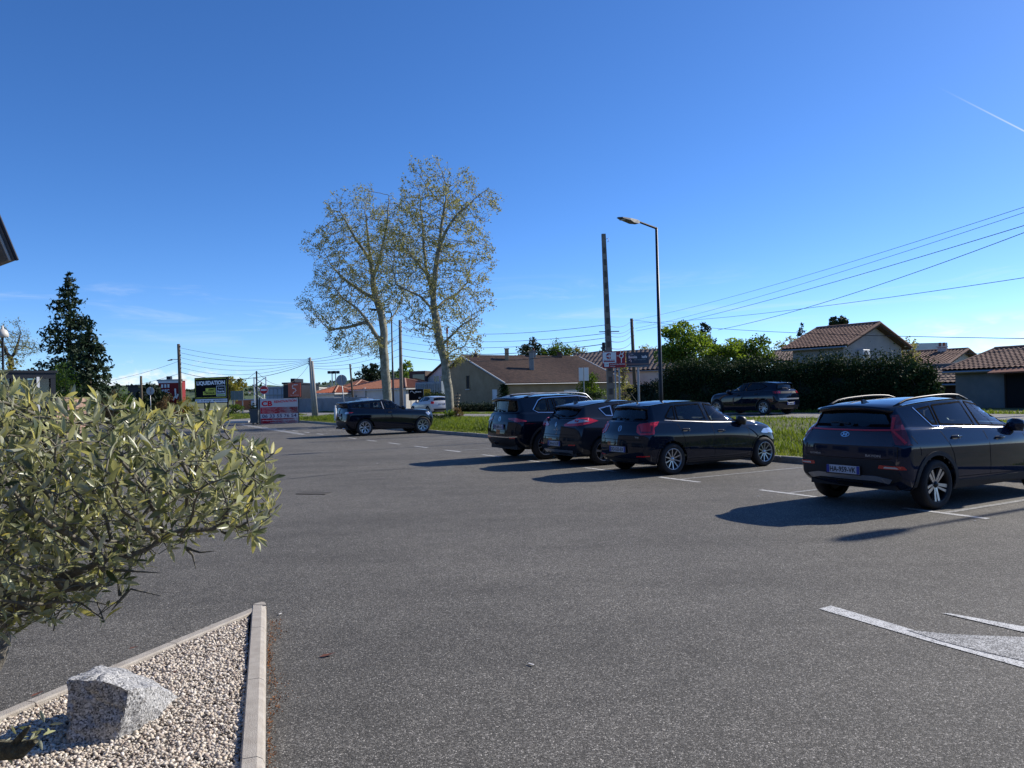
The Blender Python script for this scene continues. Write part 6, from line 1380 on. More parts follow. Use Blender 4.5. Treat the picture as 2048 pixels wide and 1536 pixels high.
# concrete utility pole near the road
P_top = D(1207, 468, 36); P_bot = D(1222, 800, 36); zb = .3
axis = (P_top-P_bot).normalized(); base = P_bot+axis*((zb-P_bot.z)/axis.z)
t = thing('concrete_pole', 'tapering concrete utility pole with steps standing left of the lamp post', 'utility pole', base); top = P_top-base
mb = MB(); n = 12
for s, (w0, w1) in ((-1, (.17, .09)), (1, (.17, .09))):
    mb.prism([(s*w0, -.10, -.3), (s*w0-s*.06, -.10, -.3), (s*w0-s*.06, .10, -.3), (s*w0, .10, -.3)], (0, 0, .01))
mb = MB()
def quadring(z, w, dd): c_ = top*(z/top.z); return [c_+Vector((a*w, b*dd, 0)) for a, b in ((-1, -1), (1, -1), (1, 1), (-1, 1))]
ra, rb = quadring(-.3, .17, .13), quadring(top.z, .095, .08); mb.add(ra+rb, [(0, 1, 5, 4), (1, 2, 6, 5), (2, 3, 7, 6), (3, 0, 4, 7), (4, 5, 6, 7)]); pole = mb.build('pole', CONCP, t)
for k in range(14): zz = .8+k*.55; w = .17-.075*zz/top.z; mb = MB(); mb.box(top*(zz/top.z)+Vector((0, -.135+.05*zz/top.z, 0)), (w*1.0, .02, .28)); mb.build('recess', mat('pole_recess', (.10, .09, .08), .95), pole)
mb = MB(); c_ = top*(4.15/top.z); mb.tube([c_+Vector((-.42, -.05, 0)), c_+Vector((.52, -.05, 0))], .025, 6); mb.build('cross_bar', METG, t)
mb = MB(); c_ = top*(3.45/top.z); mb.bbox(c_+Vector((-.24, -.06, 0)), (.14, .16, .40), .02); mb.build('junction_box', mat('box_dark', (.03, .03, .03), .7), t)
mb = MB(); c_ = top*(.972); mb.tube([c_+Vector((.1, 0, 0)), c_+Vector((.22, 0, .05)), c_+Vector((.24, 0, -.08)), c_+Vector((.16, 0, -.14))], .012, 5); mb.build('hook', METG, t)
# wooden poles
def wood_pole(label, px, pyt, pyb, d, zg, r=.13, steps=6, m_=None, arms=True, name='wooden_pole'):
    tp = D(px[0], pyt, d); bt = D(px[1], pyb, d); ax = (tp-bt).normalized(); b = bt+ax*((zg-bt.z)/ax.z); t = thing(name, label, 'utility pole', b); tl = tp-b
    mb = MB(); mb.tube([tl*(-.03), tl*.5, tl], [r, r*.88, r*.75], 10); mb.build('pole', m_ or WOODP, t, True)
    if arms:
        for k in range(steps): mb = MB(); insul(mb, tl*((tl.z-.25-k*.38)/tl.z), Vector((.30 if k % 2 == 0 else .26, -.05, 0))); mb.build('insulator', mat('insulator', (.02, .02, .025), .3), t)
    return t, b, tl
wp2, wp2b, wp2t = wood_pole('wooden utility pole with insulators across the road', (1263, 1271), 637, 800, 77, .4, .2)
wp1, wp1b, wp1t = wood_pole('wooden pole with a small street lamp arm beside the restaurant', (357, 362), 688, 815, 66, 0, .16)
mb = MB(); c_ = wp1t*.80; mb.tube([c_, c_+Vector((-.5, -.1, .02)), c_+Vector((-.75, -.1, -.06))], [.03, .025, .025], 6); mb.tube([c_+Vector((-.55, -.1, 0)), c_+Vector((-.95, -.1, -.08))], [.07, .03], 8); mb.build('lamp_arm', mat('lamp_grey', (.1, .1, .1), .5), wp1)
wood_pole('thin dark pole in front of the red renovation panel', (513, 515), 742, 848, 54.2, 0, .07, 0, DSTEEL, False, 'thin_pole'); wood_pole('short dark pole left of the restaurant', (282, 283), 752, 812, 90, 0, .17, 0, None, False); wood_pole('thin wooden pole behind the round sign', (700, 706), 728, 800, 88, .1, .13, 2)
wp4, wp4b, wp4t = wood_pole('concrete pole with recessed panels between the plane trunks', (800, 803), 640, 800, 66, .1, .17, 3, CONCP, True, 'recessed_pole')
# A-frame of two concrete poles
for (pt, pb, lab) in (((620, 715), (628, 838), 'left concrete pole of the leaning pair on the verge'), ((624, 722), (633.5, 838), 'right concrete pole of the leaning pair on the verge')):
    tp, bt = D(*pt, 60), D(*pb, 60); t = thing('paired_pole', lab, 'utility pole', (bt.x, bt.y, .05)); q = tp-Vector((bt.x, bt.y, .05)); mb = MB(); mb.tube([q*-.02, q], [.15, .10], 8); mb.build('pole', mat('pale_concrete', (.34, .33, .31), .9, var=.12, vscale=3), t, True)
    if pt[0] == 620:
        for k in range(3): mb = MB(); insul(mb, q*(.97-.04*k), Vector((-.30, -.05, 0))); mb.build('insulator', MATS['insulator'], t)
PAIR = D(620, 718, 60)
# cables: each a thing of its own
CAB = mat('cable_black', (.012, .012, .014), .6)
def cable(label, a, b, sag, r=.016, group='overhead cables', n=22):
    a, b = Vector(a), Vector(b); mid = a; t = []
    for k in range(n+1): f = k/n; p_ = a.lerp(b, f); p_.z -= sag*4*f*(1-f); t.append(p_-a)
    mb = MB(); mb.tube(t, r, 5, False); o = mb.build('cable', CAB); o.location = a; tag(o, label, 'cable', group); return o
top2 = wp2b+wp2t
wp3, wp3b, wp3t = wood_pole('wooden utility pole beyond the road right of the grey barn door', (2100, 2108), 396, 800, 26.5, .45, .15)
def on3(z): return wp3b+wp3t*((z-wp3b.z)/wp3t.z)
cabs = [((1270, 640), 409, 'highest thin cable from the far wooden pole towards the right', .010), ((1270, 657), 420, 'second thin cable below the highest one', .010), ((1272, 662), 446, 'thick cable third down from the far wooden pole', .014), ((1436, 660), 458, 'thick cable dropping steeply to the garden fir', .014), ((1272, 646), 552, 'long faint cable sloping gently over the houses', .012), ((1268, 640), 676, 'sagging cable from the far wooden pole over the hedge trees', .014), ((1812, 697), 690, 'lower cable running right past the white block', .010)]
for (a, yb_, lab, r) in cabs:
    A_ = D(*a, 77) if a[0] < 1400 else D(*a, 52); slope = (yb_-a[1])/(2060-a[0]); B_ = on3(D(2100, yb_+slope*40, 26.5).z); cable(lab, A_, B_, .35, r)
for k, (ya, yb, yc, lab) in enumerate([(648, 646, 700, 'top'), (661, 663, 706, 'second'), (668, 672, 712, 'third'), (678, 684, 716, 'fourth'), (692, 697, 722, 'lowest')]):
    cable(f'{lab} of the cables between the concrete pole and the far wooden pole', D(1210, ya+2, 36), D(1262, ya-6, 77), .3, .014 if k < 3 else .02, 'cables strung along the road')
    cable(f'{lab} of the cables running left from the concrete pole past the trees', D(1210, yb+4, 36), D(802, 655+k*14, 66), .5, .012 if k < 3 else .018, 'cables strung along the road')
    cable(f'{lab} of the cables between the trees and the leaning pole pair', D(800, 655+k*14, 66), PAIR+Vector((0, 0, -.05-.16*k)), .5, .014, 'cables strung along the road')
for k in range(6): cable(f'{["top", "second", "third", "fourth", "fifth", "lowest"][k]} of the cables strung between lamp pole and leaning pair', wp1b+wp1t*((wp1t.z-.3-k*.42)/wp1t.z), PAIR+Vector((0, 0, -.02-.05*k)), .35+.12*k, .012 if k < 5 else .02, 'cables over the billboard')
cable('cable falling left from the wooden lamp pole', wp1b+wp1t*.78, D(150, 770, 85), .4, .014, 'cables over the billboard'); cable('lower cable falling left from the wooden lamp pole', wp1b+wp1t*.62, D(120, 785, 85), .5, .014, 'cables over the billboard')
cable('low slack cable from the thin dark pole to the leaning pair', D(514, 744, 54.2), PAIR+Vector((0, 0, -.3)), 1.3, .012, 'cables over the billboard'); cable('short cable from the thin dark pole towards the billboard', D(513, 743, 54.2), D(478, 765, 62), .1, .012, 'cables over the billboard')
# ------------------------------------------------------------------ signs
def panel(parent, o, ex, w, h, m_, name='panel', th=.05):   # o = lower left; ex unit
    ex = Vector(ex).normalized(); n = Vector((ex.y, -ex.x, 0)); mb = MB(); mb.bbox(Vector(o)+ex*w/2+Vector((0, 0, h/2)), (w, th, h), .008, math.atan2(ex.y, ex.x)); return mb.build(name, m_, parent), n
EZ = Vector((0, 0, 1))
def sheet_on(name, parent, o, ex, a, z, w, h, m_, lift=.03): 
    ex = Vector(ex).normalized(); n = Vector((ex.y, -ex.x, 0)); p_ = Vector(o)+ex*a+Vector((0, 0, z))+n*lift; return mobj(name, [p_, p_+ex*w, p_+ex*w+EZ*h, p_+EZ*h], [(0, 1, 2, 3)], m_, parent)
def T(name, parent, s, o, ex, a, z, w, h, m_, bold=.0, lift=.032, rise=0.0, slant=0.0):
    ex = Vector(ex).normalized(); n = Vector((ex.y, -ex.x, 0)); return text_obj(name, s, Vector(o)+ex*a+Vector((0, 0, z))+n*lift, ex, EZ, w, h, m_, parent, bold, .0, rise=rise, slant=slant)
# red renovation panel on the kerb island
a, b = G(521, 849, 0), G(597, 846.5, 0); ex = (b-a).normalized(); Wd = (b-a).length; hh = 1.72; t = thing('renovation_sign', 'red and white renovation advert panel with phone number on the kerb', 'sign', a, 0); Z = Vector((0, 0, 0))
pn, n_ = panel(t, Vector((0, 0, .02)), ex, Wd, hh, mat('banner_grey', (.62, .60, .60), .8, spec=.08), 'panel', .06); RB = mat('banner_red', (.75, .010, .025), .8, spec=.08)
sheet_on('red_band', pn, Z, ex, .02, .72, Wd-.04, .44, RB); sheet_on('red_band', pn, Z, ex, .02, .04, Wd-.04, .36, RB)
T('lettering', pn, 'CB', Z, ex, .10, 1.24, .70, .36, RB, .04); T('lettering', pn, 'RENOVATION', Z, ex, .92, 1.44, Wd-1.02, .17, RB, .03, rise=.04)
T('lettering', pn, '06 33 55 76 54', Z, ex, .12, .44, Wd-.24, .24, mat('ink_purple', (.05, .02, .10), .6), .02); T('lettering', pn, 'christianbeckert@yahoo.fr', Z, ex, .10, .20, Wd-.2, .11, SW, .01, .036); T('lettering', pn, 'Intervention rapide - Devis gratuit', Z, ex, .65, .08, Wd-1.3, .07, SW, .01, .036)
for k, (l1, l2) in enumerate((('DEMOUSSAGE TOITURE', 'PEINTURE'), ('ZINGUERIE', 'TRAITEMENT DE CHARPENTE'), ('NETTOYAGE FACADE', 'ISOLATION, ETANCHEITE'), ('MACONNERIE', 'REMPLACEMENT DE TUILES'))): T('lettering', pn, l1, Z, ex, .10, 1.06-.10*k, 1.0-.12*(k % 2), .042, SW, .0, .036); T('lettering', pn, l2, Z, ex, 1.28, 1.06-.10*k, .7+.12*k, .042, SW, .0, .036)
for s in (.0, 1.0): mb = MB(); mb.box(ex*(Wd*s+(s-.5)*.06)+Vector((0, 0, .9)), (.06, .06, 1.85), math.atan2(ex.y, ex.x)); mb.build('post', DSTEEL, t)
# wheelie bin beside it
q = G(515, 849, 0)+Vector((-.25, .35, 0)); t = thing('grey_bin', 'dark grey plastic wheelie bin left of the renovation panel', 'bin', q); mb = MB(); bm = bmesh.new()
for (s, z_) in ((.24, .1), (.30, 1.0)):
    for a_ in (-1, 1):
        for b_ in (-1, 1): bm.verts.new((a_*s, b_*s*1.1, z_))
bmesh.ops.convex_hull(bm, input=bm.verts); bm.verts.index_update(); mb.add([v.co for v in bm.verts], [[v.index for v in f.verts] for f in bm.faces]); bm.free(); BINM = mat('bin_grey', (.09, .10, .10), .6); mb.build('body', BINM, t); mb = MB(); mb.bbox((0, 0, 1.03), (.66, .74, .07), .02); mb.build('lid', BINM, t)
for s in (-1, 1): mb = MB(); mb.tube([(s*.22, .25, .1), (s*.28, .25, .1)], .1, 12); mb.build('wheel', RUBBER, t)
q = G(519, 847, 0)+Vector((.0, .55, 0)); t = thing('power_cabinet', 'grey street cabinet behind the renovation panel', 'cabinet', q); mb = MB(); mb.bbox((0, 0, .85), (.5, .35, 1.7), .02); mb.build('body', mat('cabinet_grey', (.24, .25, .24), .7), t); mb = MB(); mb.box((.0, -.18, .9), (.44, .012, 1.4)); mb.build('door', mat('cabinet_grey2', (.27, .28, .27), .7), t)
# liquidation billboard
a, b = D(391, 812, 62), D(457, 808, 60.5); a.z = b.z = 0; ex = (b-a).normalized(); Wd = (b-a).length; z0, z1 = D(391, 807, 62).z, D(391, 756, 62).z; hh = z1-z0; t = thing('liquidation_billboard', 'black liquidation billboard with striped border on two posts', 'billboard', a)
pn, n_ = panel(t, Vector((0, 0, z0)), ex, Wd, hh, SK, 'panel', .12); Z = Vector((0, 0, z0)); sheet_on('white_strip', pn, Z, ex, .06, .06, Wd-.12, hh*.13, SW, .065); T('lettering', pn, 'ZAC des Bruyeres - MONTBRISON', Z, ex, .14, .12, Wd-.28, .15, SK, .01, .07)
T('lettering', pn, 'LIQUIDATION', Z, ex, .24, hh*.68, Wd-.50, hh*.185, SW, .05, .07); sheet_on('yellow_tab', pn, Z, ex, Wd*.34, hh*.46, Wd*.30, hh*.12, SYEL, .066); sheet_on('yellow_tab', pn, Z, ex, Wd*.26, hh*.32, Wd*.38, hh*.13, SYEL, .066)
T('lettering', pn, 'AVANT', Z, ex, Wd*.42, hh*.475, Wd*.20, hh*.085, SK, .05, .07); T('lettering', pn, 'TRAVAUX', Z, ex, Wd*.30, hh*.34, Wd*.32, hh*.09, SK, .05, .07)
sheet_on('shop_mark', pn, Z, ex, Wd*.665, hh*.26, Wd*.27, hh*.40, SW, .066); sheet_on('shop_mark_field', pn, Z, ex, Wd*.68, hh*.36, Wd*.24, hh*.28, SK, .069); sheet_on('shop_mark_field', pn, Z, ex, Wd*.68, hh*.275, Wd*.24, hh*.06, mat('sign_green', (.22, .36, .03), .6), .069)
T('lettering', pn, 'France', Z, ex, Wd*.72, hh*.52, Wd*.16, hh*.07, SW, .02, .072); T('lettering', pn, 'literie', Z, ex, Wd*.70, hh*.40, Wd*.20, hh*.09, SW, .03, .072)
st = MB(); cw = .085
def chev(x0, z0_, w_, h_):
    p_ = [Vector((0, 0, z0))+ex*(x0+dx)+EZ*(z0_+dz)+n_*.067 for dx, dz in ((0, 0), (w_*.5, 0), (w_, h_), (w_*.5, h_))]; n0 = len(st.v); st.v.extend([tuple(q) for q in p_]); st.f.append((n0, n0+1, n0+2, n0+3))
for k in range(26): chev(.08+k*(Wd-.2)/26, hh-.15, (Wd-.2)/26, .09); chev(.08+k*(Wd-.2)/26, hh*.19, (Wd-.2)/26, .09)
for k in range(13): chev(.06, hh*.25+k*hh*.66/13, .10, hh*.66/22); chev(Wd-.16, hh*.25+k*hh*.66/13, .10, hh*.66/22)
o = st.build('hazard_stripes', SYEL, pn); o['kind'] = 'stuff'
for s in (.28, .38, .97): mb = MB(); mb.tube([ex*Wd*s+Vector((0, .1, -.2)), ex*Wd*s+Vector((0, .1, z0+.3))], .07, 8); mb.build('post', DSTEEL, t)
# small blank hoarding further on
a, b = D(462, 800, 95), D(487, 799, 95); t = thing('blank_hoarding', 'small grey-green blank hoarding seen past the billboard', 'billboard', (a.x, a.y, 0)); z0, z1 = D(462, 800, 95).z, D(462, 782, 95).z; ex = Vector((1, 0, 0)); pn, _ = panel(t, Vector((0, 0, z0)), ex, b.x-a.x, z1-z0, mat('hoarding', (.16, .20, .20), .5), 'panel', .1)
for s in (.1, .9): mb = MB(); mb.tube([ex*(b.x-a.x)*s+Vector((0, .1, -.2)), ex*(b.x-a.x)*s+Vector((0, .1, z0+.2))], .07, 6); mb.build('post', METG, t)
for s in (.33, .66): mb = MB(); mb.box(ex*(b.x-a.x)*s+Vector((0, -.06, (z0+z1)/2)), (.05, .03, z1-z0)); mb.build('joint', METG, t)
# red totem with number
a, b = D(577, 794, 78), D(602, 794, 78); t = thing('red_totem', 'terracotta sign panel with white dotted numeral', 'sign', (a.x, a.y, 0)); z0, z1 = a.z, D(577, 766, 78).z; w_ = b.x-a.x; pn, _ = panel(t, Vector((0, 0, z0)), (1, 0, 0), w_, z1-z0, SORG, 'panel', .16); fr = MB(); fr.box((w_/2, .05, (z0+z1)/2), (w_+.12, .10, z1-z0+.12)); fr.build('frame', DSTEEL, t)
mb = MB()
for k, (x, z_) in enumerate([(.72, .86), (.6, .86), (.5, .86), (.38, .82), (.36, .72), (.38, .62), (.48, .60), (.58, .55), (.62, .46), (.55, .37), (.45, .33), (.40, .26)]): mb.tube([(w_*x, -.12, z0+(z1-z0)*z_), (w_*x, -.08, z0+(z1-z0)*z_)], .055, 6)
o = mb.build('numeral_dots', SW, pn); o['kind'] = 'stuff'; T('lettering', pn, 'le cinq', Vector((0, 0, z0)), (1, 0, 0), w_*.2, .12, w_*.6, .10, SW, .0, .09)
mb = MB(); mb.tube([(w_/2, .12, -.2), (w_/2, .12, z0+.3)], .1, 8); mb.build('post', DSTEEL, t)
# round signs
def round_sign(label, px, py, d, r, back=True, pxb=None, face=None, zg=0.0):
    c_ = D(px, py, d); bt = D(pxb or px+3, 840, d); ax = (c_-bt); f = (zg-bt.z)/ax.z; b_ = bt+ax*f; t = thing('round_sign', label, 'road sign', b_); q = c_-b_
    mb = MB(); mb.tube([q*-.02, q*1.12], .032, 8); mb.build('post', METG, t, True); mb = MB(); mb.lathe([(.0005, -.012), (r, -.012), (r, .006), (.0005, .006)], 28, 'y'); o = mb.build('disc', METG if back else face, t); o.location = q+Vector((0, .05 if back else -.05, 0))
    if back: m2 = MB(); m2.box((0, -.03, .12), (r*1.5, .03, .04)); m2.box((0, -.03, -.12), (r*1.5, .03, .04)); m2.build('bracket', METG, o)
    return t, o
round_sign('grey back of a round road sign on a leaning post', 683, 760, 52, .36, True, 692, None, .1); round_sign('grey back of a small round road sign over the olive', 300, 782, 58, .30, True, 303)
t, o = round_sign('red and white no-entry sign behind the renovation panel', 528, 780, 60, .34, False, 529, mat('noentry_red', (.55, .015, .02), .45)); mb = MB(); mb.box((0, -.02, 0), (.46, .012, .11)); mb.build('white_bar', SW, o); m2 = MB(); m2.lathe([(.31, -.016), (.335, -.016)], 28, 'y'); m2.build('white_rim', SW, o)
a, b = D(1158, 760, 60), D(1177, 737, 60); t = thing('white_road_sign', 'white square road sign on a slim post before the brown roof', 'road sign', ((a.x+b.x)/2, a.y, .3)); w_ = b.x-a.x; mb = MB(); mb.bbox((0, 0, (a.z+b.z)/2-.3), (w_*.46, .03, b.z-a.z+.1), .005); 
for s in (-1, 1): mb = MB(); mb.bbox((s*w_*.27, 0, (a.z+b.z)/2-.3), (w_*.46, .03, b.z-a.z+.15), .005); mb.build('plate', SW, t)
mb = MB(); mb.tube([(0, .05, -.2), (0, .05, b.z-.3)], .04, 8); mb.build('post', METG, t)
# advert signs on posts beside the concrete pole
a, b = D(1205, 736, 34), D(1251, 736, 34); ex = Vector((1, -.06, 0)).normalized(); Wd = (b-a).length; z0 = a.z; hh = D(1205, 704, 34).z-z0; t = thing('driving_school_sign', 'red and white advert sign with roundabout map', 'sign', (a.x, a.y, .3)); Z = Vector((0, 0, z0-.3)); pn, n_ = panel(t, Z, ex, Wd, hh, mat('sign_crimson', (.38, .02, .03), .5), 'panel', .04)
sheet_on('white_field', pn, Z, ex, .02, hh*.30, Wd*.58, hh*.67, SW, .024); c_ = Z+ex*Wd*.30+EZ*hh*.73+n_*.028; mb = MB(); mb.lathe([(.0005, 0), (hh*.19, 0)], 24, 'y'); o = mb.build('round_mark', MATS['sign_crimson'], pn); o.location = c_; mb = MB(); mb.box((0, -.006, 0), (hh*.36, .004, .05)); mb.box((0, -.005, 0), (.03, .004, hh*.3)); mb.build('mark_bar', SW, o)
T('lettering', pn, 'Auto-Ecole Service', Z, ex, .06, hh*.45, Wd*.48, .05, MATS['sign_crimson'], .01, .028); sheet_on('red_line', pn, Z, ex, .06, hh*.36, Wd*.48, .05, MATS['sign_crimson'], .028)
mb = MB(); cc = Z+ex*Wd*.82+EZ*hh*.72+n_*.03; A2 = np.linspace(0, 2*math.pi, 17); mb.tube([cc+ex*.085*math.cos(q)+EZ*.085*math.sin(q) for q in A2], .022, 5); mb.tube([cc-EZ*.10, cc-EZ*.30], .022, 5); mb.tube([cc-ex*.09, cc-ex*.20+EZ*.01], .018, 5); mb.tube([cc+ex*.06+EZ*.08, cc+ex*.12+EZ*.20], .02, 5); mb.tube([cc-ex*.02+EZ*.09, cc-ex*.02+EZ*.22], .018, 5); mb.build('roundabout_map', SW, pn)
sheet_on('white_badge', pn, Z, ex, .08, .05, Wd*.20, hh*.22, SW, .024); T('lettering', pn, '1,2 km', Z, ex, .10, .11, Wd*.16, .06, SK, .01, .028); T('lettering', pn, 'Au Rond Point a GAUCHE', Z, ex, Wd*.34, hh*.17, Wd*.62, .06, SW, .015, .028); T('lettering', pn, 'Parking', Z, ex, Wd*.34, hh*.04, Wd*.2, .055, SW, .015, .028)
for s in (.55, .72): mb = MB(); mb.tube([ex*Wd*s+Vector((0, .06, -.2)), ex*Wd*s+Vector((0, .06, z0-.3+.4))], .035, 8); mb.build('post', METG, t)
a, b = D(1253, 735, 34.5), D(1298, 735, 34.5); Wd = (b-a).length; z0 = a.z; hh = D(1253, 705, 34.5).z-z0; t = thing('cafe_sign', 'weathered dark blue cafe advert sign', 'sign', (a.x, a.y, .3)); Z = Vector((0, 0, z0-.3)); pn, n_ = panel(t, Z, ex, Wd, hh, mat('sign_slate', (.035, .055, .085), .6, var=.3, vscale=6), 'panel', .04); PG = mat('sign_pale', (.34, .38, .40), .7)
T('lettering', pn, 'Cafe', Z, ex, .10, hh*.80, Wd*.22, .10, PG, .02, .028); T('lettering', pn, 'Bonoka', Z, ex, .10, hh*.60, Wd*.38, .12, SW, .03, .028); T('lettering', pn, 'kafe', Z, ex, Wd*.68, hh*.60, Wd*.24, .13, SW, .03, .028); T('lettering', pn, 'bar restaurant', Z, ex, Wd*.35, hh*.47, Wd*.5, .05, PG, .01, .028)
sheet_on('pale_band', pn, Z, ex, .03, hh*.04, Wd-.06, hh*.04, PG, .024); sheet_on('faded_band', pn, Z, ex, .03, hh*.16, Wd-.06, hh*.10, mat('sign_faded', (.20, .15, .14), .7), .024); mb = MB(); cc = Z+ex*.12+EZ*hh*.45+n_*.03; mb.tube([cc, cc+ex*.06+EZ*.04, cc+ex*.10, cc+ex*.08-EZ*.07], .014, 5); mb.build('arrow_mark', SW, pn)
for s in (.52,): mb = MB(); mb.tube([ex*Wd*s+Vector((0, .06, -.2)), ex*Wd*s+Vector((0, .06, z0-.3+.4))], .05, 8); mb.build('post', METG, t)
# bollards
q = G(655, 839, .1); t = thing('white_bollard', 'white bollard with rounded head behind the coupe SUV', 'bollard', q); mb = MB(); mb.lathe([(.0005, 1.1), (.05, 1.08), (.075, 1.02), (.05, .95), (.06, .93), (.09, .88), (.09, -.1)], 14, 'z'); 
mb.build('post', SHUT, t, True)
t.location = G(671, 843, .08); q = G(501, 832, 0.03); t = thing('concrete_bollard', 'short concrete bollard on the grass corner', 'bollard', q); mb = MB(); mb.tube([(0, 0, -.05), (0, 0, .62), (0, 0, .68)], [.13, .11, .06], 12); mb.build('post', mat('pale_concrete', (.34, .33, .31), .9), t, True)
# floodlight masts
for (px, lab) in ((664, 'slim floodlight mast left of the round sign back'), (671, 'slim floodlight mast just behind the other mast')):
    tp = D(px, 744, 110); t = thing('floodlight_mast', lab, 'mast', (tp.x, tp.y, 0), 0, 'floodlight masts'); mb = MB(); mb.tube([(0, 0, 0), (0, 0, tp.z)], [.10, .07], 6); mb.build('pole', METG, t)
    for s in (-1, 1): mb = MB(); mb.bbox((s*.38, -.1, tp.z-.05), (.45, .3, .4), .05); mb.build('floodlight', DSTEEL, t)
# tower crane strip: red and white mast seen behind the leaning tree
tp = D(894, 655, 190); t = thing('red_mast', 'thin red and white mast behind the leaning plane tree', 'mast', (tp.x, tp.y, 0))
for k in range(12): mb = MB(); z0 = tp.z*k/12; mb.tube([(0, 0, z0), (0, 0, z0+tp.z/12)], .28, 6); mb.build('mast_section', mat('mast_red', (.45, .05, .04), .6) if k % 2 else SW, t)
# ------------------------------------------------------------------ left: glass shelter, stone fence, globe lamp, canopy corner
t = thing('glass_shelter', 'dark-framed glass shelter behind the olive', 'shelter', (0, 0, 0)); a, b = D(-60, 745, 19), D(104, 745, 20.5); a.z = b.z = 0; t.location = a; ex = (b-a).normalized(); Wd = (b-a).length; zt_ = D(60, 746, 20).z; bk = Vector((-ex.y, ex.x, 0)); rz = math.atan2(ex.y, ex.x); zq = 0.0
for s in (0, .5, 1.0):
    for dd in (0, 1.8): mb = MB(); mb.box(ex*Wd*s+bk*dd+Vector((0, 0, zt_/2)), (.12, .12, zt_), rz); mb.build('post', DSTEEL, t)
for dd in (0, 1.8): mb = MB(); mb.box(ex*Wd/2+bk*dd+Vector((0, 0, zt_-.06)), (Wd+.12, .13, .16), rz); mb.build('top_rail', DSTEEL, t)
mb = MB(); mb.box(ex*Wd/2+bk*.9+Vector((0, 0, zt_+.04)), (Wd+.2, 2.0, .06), rz); mb.build('roof', DSTEEL, t)
for k in range(2): mb = MB(); mb.box(ex*Wd*(.25+.5*k)+Vector((0, 0, zt_/2)), (Wd*.5-.14, .02, zt_-.25), rz); mb.build('pane', PANE, t)
mb = MB(); mb.box(ex*Wd*.84+Vector((0, -.09, zt_/2-.05)), (.07, .05, zt_-.1), rz); mb.build('door_bar', SHUT, t); mb = MB(); mb.box(ex*Wd+bk*.9+Vector((0, 0, zt_/2)), (.02, 1.7, zt_-.25), rz); mb.build('pane', PANE, t)
a, b = D(108, 800, 30), D(168, 800, 34); t = thing('block_wall', 'reddish split-stone block wall right of the glass shelter', 'wall', (a.x, a.y, 0)); a0 = Vector((0, 0, 0)); bb = Vector((b.x-a.x, b.y-a.y, 0)); ex = bb.normalized(); Wd = bb.length; rz = math.atan2(ex.y, ex.x); STN = [mat(f'split_stone_{k}', c_, .95, var=.2, vscale=8, bump=.4, bscale=20) for k, c_ in enumerate(((.30, .19, .14), (.36, .24, .18), (.26, .18, .14)))]; random.seed(3)
zz = 0.0; 
for r_ in range(9):
    x = 0.0
    while x < Wd-.05:
        w_ = min(random.uniform(.28, .5), Wd-x); mb = MB(); mb.bbox(ex*(x+w_/2)+Vector((0, 0, zz+.11)), (w_-.012, .2+random.uniform(-.02, .02), .208), .012, rz); mb.build('stone', random.choice(STN), t); x += w_
    zz += .22
q = D(5, 668, 28); t = thing('globe_lamp', 'white bell-shaped garden lamp on a slim post', 'lamp', (q.x, q.y, 0)); mb = MB(); mb.tube([(0, 0, 0), (0, 0, q.z)], .04, 8); mb.build('post', DSTEEL, t); mb = MB(); mb.lathe([(.0005, .42), (.03, .40), (.05, .28), (.14, .24), (.19, .12), (.20, .0), (.16, -.02), (.0005, -.03)], 20, 'z', (0, 0, q.z-.1)); mb.build('shade', mat('lamp_white', (.62, .58, .52), .5), t, True)
# corner of a hanging sign box at the left edge
t = thing('sign_box', 'edge of a grey sign box on a bracket beside the shop', 'sign'); A1, A2_, B1, B2 = D(34, 520, 6.0), D(-90, 222, 6.0), D(13, 521, 6.0), D(-90, 280, 6.0); t.location = (A1.x-.9, A1.y, 0); base_ = Vector(t.location)
bkv = Vector((-.30, .25, 0)); mb = MB(); mb.prism([A1-base_, A2_-base_, B2-base_, B1-base_], bkv); mb.build('panel', mat('sign_grey', (.15, .15, .145), .5, .2), t)
mb = MB(); mb.tube([A1-base_, A2_-base_], .014, 6); mb.build('edge_rail', DSTEEL, t); mb = MB(); mb.tube([D(20, 521, 5.99)-base_, D(-90, 262, 5.99)-base_], .010, 6); mb.build('bright_rail', mat('sign_pale_edge', (.55, .52, .45), .5), t)
mb = MB(); mb.tube([D(6, 513, 6.1)-base_, D(-120, 513, 6.1)-base_], .012, 6); mb.build('bracket', DSTEEL, t); mb = MB(); mb.tube([D(-120, 513, 6.1)*Vector((1, 1, 0)) if 0 else Vector((D(-120, 513, 6.1).x, D(-120, 513, 6.1).y, 0))-base_, D(-120, 300, 6.1)-base_], .05, 8); mb.build('post', DSTEEL, t)
# drain grate in the lot
q = G(628, 987, .0); gd = thing('drain_grate', 'cast iron drain grate set in the tarmac', 'grate', q, V_ANG-.75); gd.scale = (.62, .62, 1); IRON = mat('cast_iron', (.085, .08, .075), .8, .2); mb = MB()
for s in (-1, 1): mb.box((0, s*.20, .006), (.90, .03, .012)); mb.box((s*.44, 0, .006), (.03, .38, .012))
mb.build('frame', IRON, gd)
for k in range(12): mb = MB(); mb.box((-.37+k*.067, 0, .005), (.035, .36, .010)); mb.build('bar', IRON, gd)
